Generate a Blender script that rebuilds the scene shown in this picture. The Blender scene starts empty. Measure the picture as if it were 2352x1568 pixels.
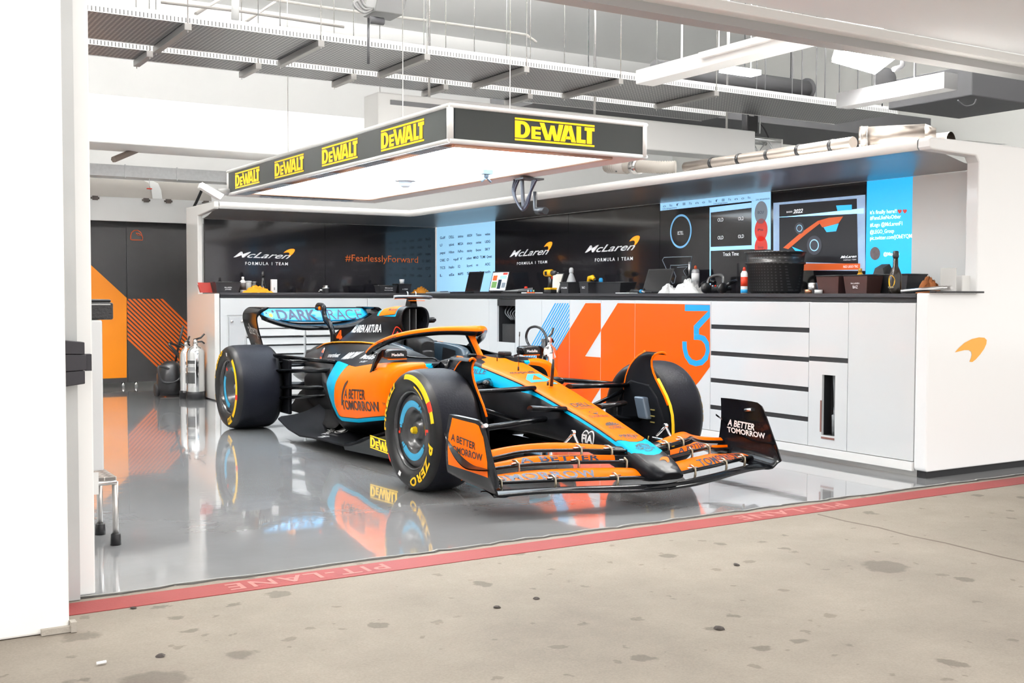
import bpy, bmesh, math, random
from mathutils import Vector, Matrix
from mathutils.bvhtree import BVHTree

SC = bpy.context.scene
COL = SC.collection
random.seed(7)
R = math.radians

# ------------------------------------------------------------------ camera
CF, CYAW, CPIT, CROL, CH = 2579.4, .5481, -.0416, .0027, 1.1577
_F = Vector((math.sin(CYAW)*math.cos(CPIT), math.cos(CYAW)*math.cos(CPIT), math.sin(CPIT)))
_R0 = Vector((math.cos(CYAW), -math.sin(CYAW), 0)); _U0 = _R0.cross(_F)
_R = _R0*math.cos(CROL)+_U0*math.sin(CROL); _U = -_R0*math.sin(CROL)+_U0*math.cos(CROL)
cd = bpy.data.cameras.new('camera'); cam = bpy.data.objects.new('camera', cd); COL.objects.link(cam)
cd.sensor_width = 36; cd.lens = 36*CF/2352; cd.clip_start = .05; cd.clip_end = 200
M3 = Matrix((_R, _U, -_F)).transposed()
cam.matrix_world = Matrix.Translation((0, 0, CH)) @ M3.to_4x4()
SC.camera = cam
SC.view_settings.view_transform = 'Standard'; SC.view_settings.look = 'None'
SC.view_settings.gamma = 1; SC.view_settings.use_curve_mapping = False
SC.view_settings.exposure = 0.35

# ------------------------------------------------------------------ world: bright white overcast daylight on the pit lane
wd = bpy.data.worlds.new('sky'); SC.world = wd; wd.use_nodes = True
bg = wd.node_tree.nodes['Background']; bg.inputs[0].default_value = (1, .985, .96, 1); bg.inputs[1].default_value = 1.6


def area(name, loc, rot, sx, sy, power, col=(1, 1, 1)):
    l = bpy.data.lights.new(name, 'AREA'); l.shape = 'RECTANGLE'; l.size = sx; l.size_y = sy; l.energy = power; l.color = col
    o = bpy.data.objects.new(name, l); COL.objects.link(o); o.location = loc; o.rotation_euler = rot
    return o


LAMP_STRENGTH = 18.0
ADDED_UPLIGHT_STRENGTH = 560.0
CANOPY_STRENGTH = 7.0


# ------------------------------------------------------------------ pixel of the photograph -> point on a plane of the room
def on(px, py, x=None, y=None, z=None):
    d = _F+_R*((px-1176)/CF)-_U*((py-784)/CF)
    if x is not None: t = x/d.x
    elif y is not None: t = y/d.y
    else: t = (z-CH)/d.z
    return Vector((d.x*t, d.y*t, CH+d.z*t))


# ------------------------------------------------------------------ materials
MATS = {}


def mat(name, col, rough=.5, metal=0., emit=0., coat=0., alpha=1., trans=0., ior=1.45, spec=.5, bump=0., bscale=60, var=0., vscale=8, aniso=0):
    if name in MATS: return MATS[name]
    m = bpy.data.materials.new(name); m.use_nodes = True; nt = m.node_tree
    b = nt.nodes['Principled BSDF']; c = (col[0], col[1], col[2], 1)
    b.inputs['Base Color'].default_value = c
    b.inputs['Roughness'].default_value = rough; b.inputs['Metallic'].default_value = metal
    b.inputs['IOR'].default_value = ior; b.inputs['Specular IOR Level'].default_value = spec
    if coat: b.inputs['Coat Weight'].default_value = coat; b.inputs['Coat Roughness'].default_value = .04
    if emit:
        b.inputs['Emission Color'].default_value = c; b.inputs['Emission Strength'].default_value = emit
    if trans: b.inputs['Transmission Weight'].default_value = trans
    if alpha < 1: b.inputs['Alpha'].default_value = alpha
    tc = nt.nodes.new('ShaderNodeTexCoord')
    if bump:
        n = nt.nodes.new('ShaderNodeTexNoise'); n.inputs['Scale'].default_value = bscale; n.inputs['Detail'].default_value = 4
        bp = nt.nodes.new('ShaderNodeBump'); bp.inputs['Strength'].default_value = bump; bp.inputs['Distance'].default_value = .01
        nt.links.new(tc.outputs['Object'], n.inputs['Vector']); nt.links.new(n.outputs['Fac'], bp.inputs['Height'])
        nt.links.new(bp.outputs['Normal'], b.inputs['Normal'])
    if var:
        n = nt.nodes.new('ShaderNodeTexNoise'); n.inputs['Scale'].default_value = vscale; n.inputs['Detail'].default_value = 5
        mx = nt.nodes.new('ShaderNodeMix'); mx.data_type = 'RGBA'
        mx.inputs['A'].default_value = c; mx.inputs['B'].default_value = tuple(min(1, k*(1+var)+var*.02) for k in col)+(1,)
        nt.links.new(tc.outputs['Object'], n.inputs['Vector']); nt.links.new(n.outputs['Fac'], mx.inputs['Factor'])
        nt.links.new(mx.outputs['Result'], b.inputs['Base Color'])
    MATS[name] = m
    return m


def srgb(r, g, b):
    f = lambda c: ((c/255+.055)/1.055)**2.4 if c > 10 else c/255/12.92
    return (f(r), f(g), f(b))


ORANGE = srgb(255, 110, 0); TEAL = srgb(0, 168, 210); YELLOW = srgb(255, 205, 0)
white_gloss = mat('white_gloss', (.70, .71, .715), .14, coat=.2)
panel_white_daylit = mat('panel_white_daylit', (.90, .90, .90), .16, coat=.2)  # paler copy of the cabinet white, strong daylight put into the colour
white_matt = mat('white_paint', (.86, .86, .85), .6, var=.02)
white_soft = mat('white_satin', (.85, .84, .82), .35)
black_gloss = mat('black_gloss', (.010, .010, .012), .08)
black_satin = mat('black_satin', (.014, .014, .016), .35)
black_matt = mat('black_matt', (.018, .018, .02), .7)
carbon = mat('carbon_fibre', (.005, .0055, .007), .16, spec=.24, bump=.02, bscale=220)
carbon_matt = mat('carbon_matt', (.005, .0055, .007), .45, spec=.08, bump=.06, bscale=160)
grey_dark = mat('grey_dark', (.055, .055, .06), .5)
grey_mid = mat('grey_mid', (.22, .22, .23), .5)
grey_light = mat('grey_light', (.5, .5, .5), .5)
steel = mat('brushed_steel', (.62, .61, .60), .25, 1., bump=.02, bscale=120)
chrome = mat('chrome', (.85, .85, .85), .08, 1.)
zinc = mat('galvanised', (.55, .56, .57), .45, .7, var=.35, vscale=25)
alu = mat('aluminium', (.72, .72, .72), .3, 1.)
orange = mat('orange_paint', ORANGE, .32, spec=.1)
teal = mat('teal_paint', TEAL, .3, spec=.12)
yellow = mat('yellow_paint', YELLOW, .4)
orange_flat = mat('orange_print', srgb(255, 92, 0), .35)
blue_flat = mat('blue_print', srgb(40, 160, 225), .35)
amber_flat = mat('amber_print', srgb(255, 160, 20), .35)
white_print = mat('white_print', (.85, .85, .85), .5)
black_print = mat('black_print', (.012, .012, .014), .5)
navy_print = mat('navy_print', srgb(22, 40, 70), .4)
orange_print = mat('orange_letter', srgb(245, 110, 30), .4)
red_print = mat('red_print', srgb(225, 45, 15), .5)
rubber = mat('tyre_rubber', (.004, .0048, .0085), .5, spec=.13, bump=.12, bscale=90, var=.25, vscale=6)
rubber_side = mat('sidewall_rubber', (.006, .006, .0065), .4, spec=.3, bump=.03, bscale=60)
yellow_tyre = mat('tyre_yellow', srgb(255, 200, 0), .5)


# ------------------------------------------------------------------ mesh builder
class MB:
    def __init__(s): s.v = []; s.f = []; s.m = []; s.s = []

    def add(s, vs, fs, mi=0, sm=False):
        o = len(s.v); s.v += [tuple(v) for v in vs]
        for f in fs: s.f.append(tuple(o+i for i in f)); s.m.append(mi); s.s.append(sm)
        return s

    def box(s, x0, x1, y0, y1, z0, z1, mi=0):
        vs = [(x, y, z) for z in (z0, z1) for y in (y0, y1) for x in (x0, x1)]
        return s.add(vs, [(0, 2, 3, 1), (4, 5, 7, 6), (0, 1, 5, 4), (2, 6, 7, 3), (0, 4, 6, 2), (1, 3, 7, 5)], mi)

    def hexa(s, p, mi=0):   # 8 points: bottom ring 0-3, top ring 4-7
        return s.add(p, [(3, 2, 1, 0), (4, 5, 6, 7), (0, 1, 5, 4), (1, 2, 6, 5), (2, 3, 7, 6), (3, 0, 4, 7)], mi)

    def quad(s, a, b, c, d, mi=0): return s.add([a, b, c, d], [(0, 1, 2, 3)], mi)

    def grid(s, rows, cu=False, cv=False, mi=0, sm=True, cap0=False, cap1=False, mf=None):
        n = len(rows); k = len(rows[0]); vs = [p for r in rows for p in r]; o = len(s.v)
        s.v += [tuple(v) for v in vs]
        for i in range(n if cu else n-1):
            for j in range(k if cv else k-1):
                i2 = (i+1) % n; j2 = (j+1) % k
                s.f.append((o+i*k+j, o+i*k+j2, o+i2*k+j2, o+i2*k+j)); s.m.append(mf(i, j) if mf else mi); s.s.append(sm)
        if cap0: s.f.append(tuple(o+j for j in range(k))[::-1]); s.m.append(mf(0, 0) if mf else mi); s.s.append(False)
        if cap1: s.f.append(tuple(o+(n-1)*k+j for j in range(k))); s.m.append(mf(n-2, 0) if mf else mi); s.s.append(False)
        return s

    def tube(s, pts, r, n=10, mi=0, flat=1., cap=True, up=None, smooth=True):
        pts = [Vector(p) for p in pts]; rs = r if isinstance(r, (list, tuple)) else [r]*len(pts)
        rows = []; prev = None
        for i, p in enumerate(pts):
            d = (pts[min(i+1, len(pts)-1)]-pts[max(i-1, 0)]).normalized()
            if prev is None:
                a = Vector(up) if up else (Vector((0, 0, 1)) if abs(d.z) < .9 else Vector((1, 0, 0)))
                if up and abs(a.normalized().dot(d)) > .98: a = Vector((1, 0, 0))
            else: a = prev
            u = (a-d*a.dot(d)).normalized(); w = d.cross(u); prev = u
            rows.append([p+(u*math.sin(t)*flat+w*math.cos(t))*rs[i] for t in [2*math.pi*k/n for k in range(n)]])
        return s.grid(rows, False, True, mi, smooth, cap, cap)

    def lathe(s, prof, c=(0, 0, 0), ax=(0, 0, 1), n=24, mi=0, mf=None, sm=True, cap=True):
        # prof: (radius, height along the axis)
        ax = Vector(ax).normalized(); u = ax.orthogonal().normalized(); w = ax.cross(u); c = Vector(c)
        rows = [[c+ax*h+(u*math.cos(t)+w*math.sin(t))*max(r, 1e-4) for t in [2*math.pi*k/n for k in range(n)]] for r, h in prof]
        return s.grid(rows, False, True, mi, sm, cap, cap, mf)

    def prism(s, poly, f, c0, c1, mi=0):   # poly: 2D points, f(a,b,c) -> xyz
        n = len(poly); vs = [f(a, b, c0) for a, b in poly]+[f(a, b, c1) for a, b in poly]
        s.add(vs, [tuple(range(n))[::-1], tuple(range(n, 2*n))], mi)
        o = len(s.v)-2*n
        for i in range(n):
            j = (i+1) % n; s.f.append((o+i, o+j, o+n+j, o+n+i)); s.m.append(mi); s.s.append(False)
        return s

    def poly(s, pts, mi=0): return s.add(pts, [tuple(range(len(pts)))], mi)

    def build(s, name, mats, parent=None, bev=0, seg=2, sub=0, recalc=True, weld=False, loc=None):
        me = bpy.data.meshes.new(name); me.from_pydata(s.v, [], s.f)
        ms = mats if isinstance(mats, (list, tuple)) else [mats]
        for m in ms: me.materials.append(m)
        me.polygons.foreach_set('material_index', [min(i, len(ms)-1) for i in s.m]); me.polygons.foreach_set('use_smooth', s.s)
        if recalc or weld:
            bm = bmesh.new(); bm.from_mesh(me)
            if weld: bmesh.ops.remove_doubles(bm, verts=bm.verts, dist=1e-4)
            if recalc: bmesh.ops.recalc_face_normals(bm, faces=bm.faces)
            bm.to_mesh(me); bm.free()
        me.update()
        o = bpy.data.objects.new(name, me); COL.objects.link(o)
        if parent: o.parent = parent
        if loc: o.location = loc
        if bev:
            b = o.modifiers.new('bevel', 'BEVEL'); b.width = bev; b.segments = seg; b.limit_method = 'ANGLE'; b.angle_limit = R(40)
        if sub:
            b = o.modifiers.new('sub', 'SUBSURF'); b.levels = sub; b.render_levels = sub
        return o


def tag(o, label=None, cat=None, group=None, kind=None):
    if label: o['label'] = label
    if cat: o['category'] = cat
    if group: o['group'] = group
    if kind: o['kind'] = kind
    return o


def thing(name, label, cat, loc=(0, 0, 0), rz=0, group=None):
    o = bpy.data.objects.new(name, None); COL.objects.link(o); o.location = loc; o.rotation_euler = (0, 0, rz)
    o.empty_display_size = .1
    return tag(o, label, cat, group)


def struct(o, label=None): o['kind'] = 'structure'; return tag(o, label)


def copy_tree(o, parent=None):
    c = o.copy(); COL.objects.link(c)
    if parent: c.parent = parent
    for ch in list(o.children): copy_tree(ch, c)
    return c


# ------------------------------------------------------------------ lettering
_TX = {}


def glyphs(txt, bold=0., shear=0., space=1.):
    k = (txt, bold, shear, space)
    if k in _TX: return _TX[k]
    cu = bpy.data.curves.new('t', 'FONT'); cu.body = txt; cu.size = 1; cu.offset = bold; cu.shear = shear; cu.space_character = space
    cu.resolution_u = 3
    ob = bpy.data.objects.new('t', cu); me = ob.to_mesh()
    vs = [(v.co.x, v.co.y) for v in me.vertices]; fs = [tuple(p.vertices) for p in me.polygons]
    ob.to_mesh_clear(); bpy.data.objects.remove(ob); bpy.data.curves.remove(cu)
    x0 = min(v[0] for v in vs); x1 = max(v[0] for v in vs); y0 = min(v[1] for v in vs); y1 = max(v[1] for v in vs)
    _TX[k] = (vs, fs, x0, x1, y0, y1)
    return _TX[k]


def fit(txt, bold=0., shear=0., space=1., caps=True):
    """glyph mesh scaled so x 0..1 over its width, y 0..1 from baseline to cap height"""
    vs, fs, x0, x1, y0, y1 = glyphs(txt, bold, shear, space)
    b = .0 if caps else y0
    ch = .729 if not caps or any(c.islower() for c in txt) else y1
    return [((x-x0)/(x1-x0), y/ch) for x, y in vs], fs


def text_on(mb, txt, p, ex, ey, off=None, mi=0, **k):
    vs, fs = fit(txt, **k); p = Vector(p); ex = Vector(ex); ey = Vector(ey)
    n = ex.cross(ey).normalized(); o = n*(off if off is not None else .003)
    mb.add([p+ex*x+ey*y+o for x, y in vs], fs, mi)
    return mb


def text_px(mb, txt, pl, pr, pt, off=.003, mi=0, k={}, **pl_kw):
    """letters filling the parallelogram baseline-left, baseline-right, top-left (photo pixels on a plane of the room)"""
    a = on(*pl, **pl_kw); b = on(*pr, **pl_kw); c = on(*pt, **pl_kw)
    return text_on(mb, txt, a, b-a, c-a, off, mi, **k)


def subdiv2d(vs, fs, L):
    bm = bmesh.new(); vv = [bm.verts.new((x, y, 0)) for x, y in vs]
    for f in fs:
        try: bm.faces.new([vv[i] for i in f])
        except ValueError: pass
    bmesh.ops.triangulate(bm, faces=bm.faces)
    for it in range(5):
        es = [e for e in bm.edges if e.calc_length() > L]
        if not es: break
        bmesh.ops.subdivide_edges(bm, edges=es, cuts=1)
        bmesh.ops.triangulate(bm, faces=[f for f in bm.faces if len(f.verts) > 3])
    bm.verts.index_update()
    o = [(v.co.x, v.co.y) for v in bm.verts]; f = [tuple(v.index for v in q.verts) for q in bm.faces]; bm.free()
    return o, f


def bvh_of(objs):
    vs = []; fs = []
    for o in objs:
        k = len(vs); vs += [v.co.copy() for v in o.data.vertices]; fs += [tuple(k+i for i in p.vertices) for p in o.data.polygons]
    return BVHTree.FromPolygons(vs, fs)


def decal(mb, bvh, vs, fs, p, ex, ey, d, off=.002, mi=0, L=.02):
    """project a flat outline (x,y in ex,ey) along d onto the surface and lay it there"""
    p = Vector(p); ex = Vector(ex); ey = Vector(ey); d = Vector(d).normalized()
    w = ex.length; h = ey.length
    v2, f2 = subdiv2d([(x*w, y*h) for x, y in vs], fs, L); exn = ex.normalized(); eyn = ey.normalized()
    out = []; ok = []
    for x, y in v2:
        q = p+exn*x+eyn*y; hit, n, i, dist = bvh.ray_cast(q-d*1.0, d, 3.0)
        if hit is None: out.append(q); ok.append(False)
        else: out.append(hit-d*off+(n*off*.5 if n.dot(d) < 0 else -n*off*.5)); ok.append(True)
    mb.add(out, [f for f in f2 if all(ok[i] for i in f)], mi, True)


def decal_text(mb, bvh, txt, p, ex, ey, d, mi=0, off=.002, **k):
    vs, fs = fit(txt, **k); decal(mb, bvh, vs, fs, p, ex, ey, d, off, mi)


def poly_flat(mb, pts2, f, mi=0):
    mb.add([f(a, b) for a, b in pts2], [tuple(range(len(pts2)))], mi)


def smooth_path(pts, n=6):
    """Catmull-Rom through the points"""
    P = [Vector(p) for p in pts]; out = []
    for i in range(len(P)-1):
        p0 = P[max(i-1, 0)]; p1 = P[i]; p2 = P[i+1]; p3 = P[min(i+2, len(P)-1)]
        for k in range(n):
            t = k/n
            out.append(.5*((2*p1)+(p2-p0)*t+(2*p0-5*p1+4*p2-p3)*t*t+(3*p1-p0-3*p2+p3)*t**3))
    out.append(P[-1])
    return out


def lerp(tab, x):
    """table of (key, v1, v2 ...) rows, linear"""
    tab = sorted(tab)
    if x <= tab[0][0]: return tab[0][1:]
    for a, b in zip(tab, tab[1:]):
        if x <= b[0]:
            t = (x-a[0])/(b[0]-a[0]); return tuple(p+(q-p)*t for p, q in zip(a[1:], b[1:]))
    return tab[-1][1:]


# the speed mark: outline in a unit box
SWOOSH = [(0, .42), (.12, .60), (.30, .80), (.52, .94), (.75, 1.0), (.92, .98), (1.0, .88), (.99, .72), (.92, .52), (.80, .30), (.66, .10), (.55, 0), (.46, .02), (.50, .14), (.53, .30), (.51, .42), (.44, .49), (.30, .50), (.15, .46)]

# ================================================================== THE SETTING
def shader_floor():
    m = bpy.data.materials.new('epoxy_floor'); m.use_nodes = True; nt = m.node_tree; L = nt.links.new
    b = nt.nodes['Principled BSDF']; tc = nt.nodes.new('ShaderNodeTexCoord')
    n1 = nt.nodes.new('ShaderNodeTexNoise'); n1.inputs['Scale'].default_value = .9; n1.inputs['Detail'].default_value = 6
    cr = nt.nodes.new('ShaderNodeValToRGB'); cr.color_ramp.elements[0].position = .3; cr.color_ramp.elements[0].color = (.31, .31, .31, 1)
    cr.color_ramp.elements[1].position = .7; cr.color_ramp.elements[1].color = (.41, .42, .435, 1)
    L(tc.outputs['Object'], n1.inputs['Vector']); L(n1.outputs['Fac'], cr.inputs['Fac']); L(cr.outputs['Color'], b.inputs['Base Color'])
    n2 = nt.nodes.new('ShaderNodeTexNoise'); n2.inputs['Scale'].default_value = 2.2; n2.inputs['Detail'].default_value = 5
    mr = nt.nodes.new('ShaderNodeMapRange'); mr.inputs['To Min'].default_value = .02; mr.inputs['To Max'].default_value = .13
    L(tc.outputs['Object'], n2.inputs['Vector']); L(n2.outputs['Fac'], mr.inputs['Value']); L(mr.outputs['Result'], b.inputs['Roughness'])
    n3 = nt.nodes.new('ShaderNodeTexNoise'); n3.inputs['Scale'].default_value = 7; n3.inputs['Detail'].default_value = 3
    bp = nt.nodes.new('ShaderNodeBump'); bp.inputs['Strength'].default_value = .05; bp.inputs['Distance'].default_value = .02
    L(tc.outputs['Object'], n3.inputs['Vector']); L(n3.outputs['Fac'], bp.inputs['Height']); L(bp.outputs['Normal'], b.inputs['Normal'])
    b.inputs['IOR'].default_value = 1.6; b.inputs['Coat Weight'].default_value = .7; b.inputs['Coat Roughness'].default_value = .03
    return m


def shader_concrete():
    m = bpy.data.materials.new('pit_concrete'); m.use_nodes = True; nt = m.node_tree; L = nt.links.new
    b = nt.nodes['Principled BSDF']; tc = nt.nodes.new('ShaderNodeTexCoord'); b.inputs['Roughness'].default_value = .75

    def noise(scale, det=6, rough=.6):
        n = nt.nodes.new('ShaderNodeTexNoise'); n.inputs['Scale'].default_value = scale; n.inputs['Detail'].default_value = det
        n.inputs['Roughness'].default_value = rough; L(tc.outputs['Object'], n.inputs['Vector']); return n

    def ramp(src, p0, c0, p1, c1):
        r = nt.nodes.new('ShaderNodeValToRGB'); r.color_ramp.elements[0].position = p0; r.color_ramp.elements[0].color = c0+(1,)
        r.color_ramp.elements[1].position = p1; r.color_ramp.elements[1].color = c1+(1,); L(src, r.inputs['Fac']); return r

    def mul(a, c, f=1.):
        x = nt.nodes.new('ShaderNodeMix'); x.data_type = 'RGBA'; x.blend_type = 'MULTIPLY'; x.inputs['Factor'].default_value = f
        L(a, x.inputs['A']); L(c, x.inputs['B']); return x.outputs['Result']
    base = ramp(noise(1.1, 8, .65).outputs['Fac'], .32, (.20, .171, .138), .68, (.30, .26, .212)).outputs['Color']
    fine = ramp(noise(120, 3, .7).outputs['Fac'], .3, (.86, .86, .86), .7, (1.08, 1.08, 1.08)).outputs['Color']
    c = mul(base, fine)
    # drips and spots: voronoi cells, a few of them wet; distance broken up by noise
    vm = nt.nodes.new('ShaderNodeVectorMath'); vm.operation = 'ADD'
    ns = noise(9, 4); sc = nt.nodes.new('ShaderNodeVectorMath'); sc.operation = 'SCALE'; sc.inputs['Scale'].default_value = .12
    L(ns.outputs['Color'], sc.inputs[0]); L(tc.outputs['Object'], vm.inputs[0]); L(sc.outputs[0], vm.inputs[1])
    for scale, thr, lo in ((5.2, .26, .60), (9.5, .22, .72), (2.3, .20, .62)):
        v = nt.nodes.new('ShaderNodeTexVoronoi'); v.inputs['Scale'].default_value = scale; L(vm.outputs[0], v.inputs['Vector'])
        sep = nt.nodes.new('ShaderNodeSeparateColor'); L(v.outputs['Color'], sep.inputs[0])
        rad = nt.nodes.new('ShaderNodeMapRange'); rad.inputs['From Min'].default_value = .45; rad.inputs['From Max'].default_value = 1
        rad.inputs['To Min'].default_value = 0.; rad.inputs['To Max'].default_value = thr; L(sep.outputs[0], rad.inputs['Value'])
        sub = nt.nodes.new('ShaderNodeMath'); sub.operation = 'SUBTRACT'; L(v.outputs['Distance'], sub.inputs[0]); L(rad.outputs['Result'], sub.inputs[1])
        r = ramp(sub.outputs[0], .0, (lo, lo*.97, lo*.94), .05, (1, 1, 1)); c = mul(c, r.outputs['Color'])
    L(c, b.inputs['Base Color'])
    bp = nt.nodes.new('ShaderNodeBump'); bp.inputs['Strength'].default_value = .25; bp.inputs['Distance'].default_value = .004
    L(noise(40, 6).outputs['Fac'], bp.inputs['Height']); L(bp.outputs['Normal'], b.inputs['Normal'])
    return m


struct(MB().box(-5, 13, 4.47, 15.5, -.1, 0).build('floor', shader_floor()), 'glossy grey epoxy floor of the garage')
struct(MB().box(-14, 22, -8, 4.47, -.1, -.002).build('ground', shader_concrete()), 'beige stained concrete of the pit apron')
# broken slab edge, dark crack with chipped white filler
mb = MB(); x = -1.; edge = []
while x < 9:
    edge.append((x, 4.468+random.uniform(-.012, .012), .006+random.uniform(0, .010))); x += random.uniform(.03, .12)
rows = [[(x, y-w, -.001), (x, y-w*.3, .0035), (x, y+w*.5, .003), (x, y+w, -.001)] for x, y, w in edge]
mb.grid(rows, sm=False); struct(mb.build('trim_1', mat('crack_dirt', (.05, .045, .04), .9)), 'dark chipped joint between slab and apron')
mb = MB(); rows = [[(x, y+.008, -.001), (x, y+.012, .003), (x, y+.012+w*.9, .002), (x, y+.014+w*.9, -.001)] for x, y, w in edge]
mb.grid(rows, sm=False); struct(mb.build('trim_2', mat('chipped_filler', (.55, .55, .53), .4, var=-.6, vscale=30)), 'chipped white filler along slab edge')
# expansion joint running towards the viewer on the right and old scratches
mb = MB(); pts = [(4.47, 4.20), (4.455, 4.0), (4.475, 3.8), (4.45, 3.6), (4.465, 3.4), (4.44, 3.1), (4.45, 2.6), (4.44, 2.0), (4.45, 0)]
mb.grid([[(x-.006, y, -.0025), (x-.003, y, .0006), (x+.004, y, .0006), (x+.007, y, -.0025)] for x, y in pts], sm=False)
struct(mb.build('trim_3', mat('joint_dirt', (.16, .13, .11), .9)), 'dark expansion joint in the concrete')
# the red pit lane line
line = struct(MB().box(-6, 14, 4.243, 4.408, -.002, .0006).build('trim_4', mat('red_line_paint', srgb(128, 44, 42), .6, var=.25, vscale=5, bump=.1, bscale=80)), 'dull red painted line along garage front')
for n, (xr, xl) in enumerate(((2.02, 1.33), (4.80, 4.02), (7.55, 6.8))):
    mb = MB(); text_on(mb, 'PIT-LANE', (xr, 4.372, .0012), (xl-xr, 0, 0), (0, -.092, 0), .0004, bold=.012, space=1.15)
    mb.build('lettering', mat('faded_white_line_paint', srgb(176, 120, 114), .7), line)

# pillar at the left, garage wall behind it, track of the roller door
mb = MB(); mb.box(-4.5, .693, 4.05, 4.44, 0, 5.2)
p = mb.build('wall_left', mat('pillar_paint', (.93, .92, .89), .6, bump=.15, bscale=18, var=-.05, vscale=3), bev=.008); struct(p, 'white rendered pillar of the garage front')
struct(MB().box(.693, .712, 4.02, 4.06, 0, .035).box(.60, .70, 4.03, 4.05, 0, .02).build('trim_5', mat('chipped_plaster', (.42, .38, .33), .9, bump=.5, bscale=60)), 'chipped plaster at the pillar foot')
mb = MB()
for a, b_, c, d in ((.695, .80, 4.442, 4.462), (.788, .80, 4.462, 4.50), (.695, .712, 4.462, 4.50)): mb.box(a, b_, c, d, 0, 5.2)
struct(mb.build('trim_6', mat('door_track_metal', (.62, .63, .63), .4, .1, var=-.35, vscale=2.2)), 'grey metal roller door track beside pillar')
struct(MB().box(.80, .866, 4.50, 4.62, 0, 5.2).build('trim_7', white_matt, bev=.006), 'white painted door jamb')
struct(MB().box(-4.5, .80, 4.62, 4.75, 0, 5.2).build('wall_front', white_matt), 'inside of garage front wall')
struct(MB().box(-4.6, -4.5, 4.4, 15.5, 0, 5.2).build('wall_side', white_matt), 'left wall of garage')
struct(MB().box(-4.6, 13, 15.3, 15.45, 0, 5.2).build('wall_back', white_matt), 'white back wall of garage')
struct(MB().box(12.6, 12.75, 4.4, 15.4, 0, 5.2).build('wall_right', mat('side_wall_paint', (.80, .80, .77), .6, var=-.08, vscale=1.2)), 'pale side wall high on the right')
struct(MB().box(-4.6, 13, 4.6, 15.5, 5.1, 5.25).build('ceiling', white_matt), 'white garage ceiling')
# header over the garage door and soffit of the terrace above the apron
mb = MB(); z0 = 2.70; mb.box(2.2, 14, 4.66, 4.90, z0, z0+.06)
struct(mb.build('trim_8', white_matt, bev=.01), 'pale edge beam over the garage door')
mb = MB(); mb.box(2.2, 14, 4.74, 4.86, z0-.05, z0); struct(mb.build('trim_9', mat('header_rail_grey', (.42, .42, .42), .6)), 'grey underside rail of header')  # rail below the header in a plain mid grey
soff = mat('soffit_grey', (.93, .95, .97), .7)
struct(MB().box(2.2, 14, 3.60, 4.66, z0+.06, z0+.12).build('ceiling_1', soff), 'grey terrace soffit over apron')
struct(MB().box(4.0, 14, 3.56, 3.60, z0+.03, z0+.12).build('trim_10', white_matt), 'pale joint strip in soffit')
struct(MB().box(4.0, 14, 2.6, 3.56, z0+.06, z0+.12).build('ceiling_2', soff), 'front bay of the grey soffit')

# ------------------------------------------------------------------ ceiling services
tray_side = bpy.data.materials.new('slotted_steel'); tray_side.use_nodes = True


def slots(m, along, freq, duty, c0, c1, rough=.4, other=None, freq2=1, duty2=1):
    nt = m.node_tree; L = nt.links.new; b = nt.nodes['Principled BSDF']; b.inputs['Roughness'].default_value = rough; b.inputs['Metallic'].default_value = .3
    tc = nt.nodes.new('ShaderNodeTexCoord'); sp = nt.nodes.new('ShaderNodeSeparateXYZ'); L(tc.outputs['Object'], sp.inputs[0])

    def cell(ax, f, d, ph=None):
        mu = nt.nodes.new('ShaderNodeMath'); mu.operation = 'MULTIPLY'; mu.inputs[1].default_value = f; L(sp.outputs[ax], mu.inputs[0])
        src = mu.outputs[0]
        fr = nt.nodes.new('ShaderNodeMath'); fr.operation = 'FRACT'; L(src, fr.inputs[0])
        lt = nt.nodes.new('ShaderNodeMath'); lt.operation = 'LESS_THAN'; lt.inputs[1].default_value = d; L(fr.outputs[0], lt.inputs[0]); return lt.outputs[0]
    f = cell(along, freq, duty)
    if other is not None:
        g = cell(other, freq2, duty2); mm = nt.nodes.new('ShaderNodeMath'); mm.operation = 'MULTIPLY'; L(f, mm.inputs[0]); L(g, mm.inputs[1]); f = mm.outputs[0]
    mx = nt.nodes.new('ShaderNodeMix'); mx.data_type = 'RGBA'; mx.inputs['A'].default_value = c0+(1,); mx.inputs['B'].default_value = c1+(1,)
    L(f, mx.inputs['Factor']); L(mx.outputs['Result'], b.inputs['Base Color'])


slots(tray_side, 0, 38, .30, (.85, .85, .84), (.10, .10, .10), other=2, freq2=15.38, duty2=.5)
tray_bot = bpy.data.materials.new('perforated_steel'); tray_bot.use_nodes = True
slots(tray_bot, 0, 30, .45, (.13, .13, .14), (.52, .52, .50), other=1, freq2=26, duty2=.4)
ZT = 3.06


def tray(name, label, y0, y1, x0, x1, ribs, mid=None):
    t = thing(name, label, 'cable tray', ((x0+x1)/2, y0, ZT), group='perforated cable trays under the ceiling'); X = (x0+x1)/2
    MB().box(x0-X, x1-X, 0, y1-y0, 0, .006).build('tray_bottom', tray_bot, t)
    a = MB().box(x0-X, x1-X, -.004, 0, -.005, .06); a.box(x0-X, x1-X, y1-y0, y1-y0+.004, -.005, .06); a.build('side_flange', tray_side, t)
    for rx in ribs: MB().box(rx-X-.025, rx-X+.025, -.02, y1-y0+.02, -.055, -.006).build('support_channel', mat('channel_steel', (.30, .29, .28), .45, .5), t, bev=.004)
    for rx in ribs:
        for yy in (-.012, y1-y0+.012): MB().tube([(rx-X, yy, -.07), (rx-X, yy, 5.1-ZT)], .004, 6).build('hanger_rod', steel, t)
    return t


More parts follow.
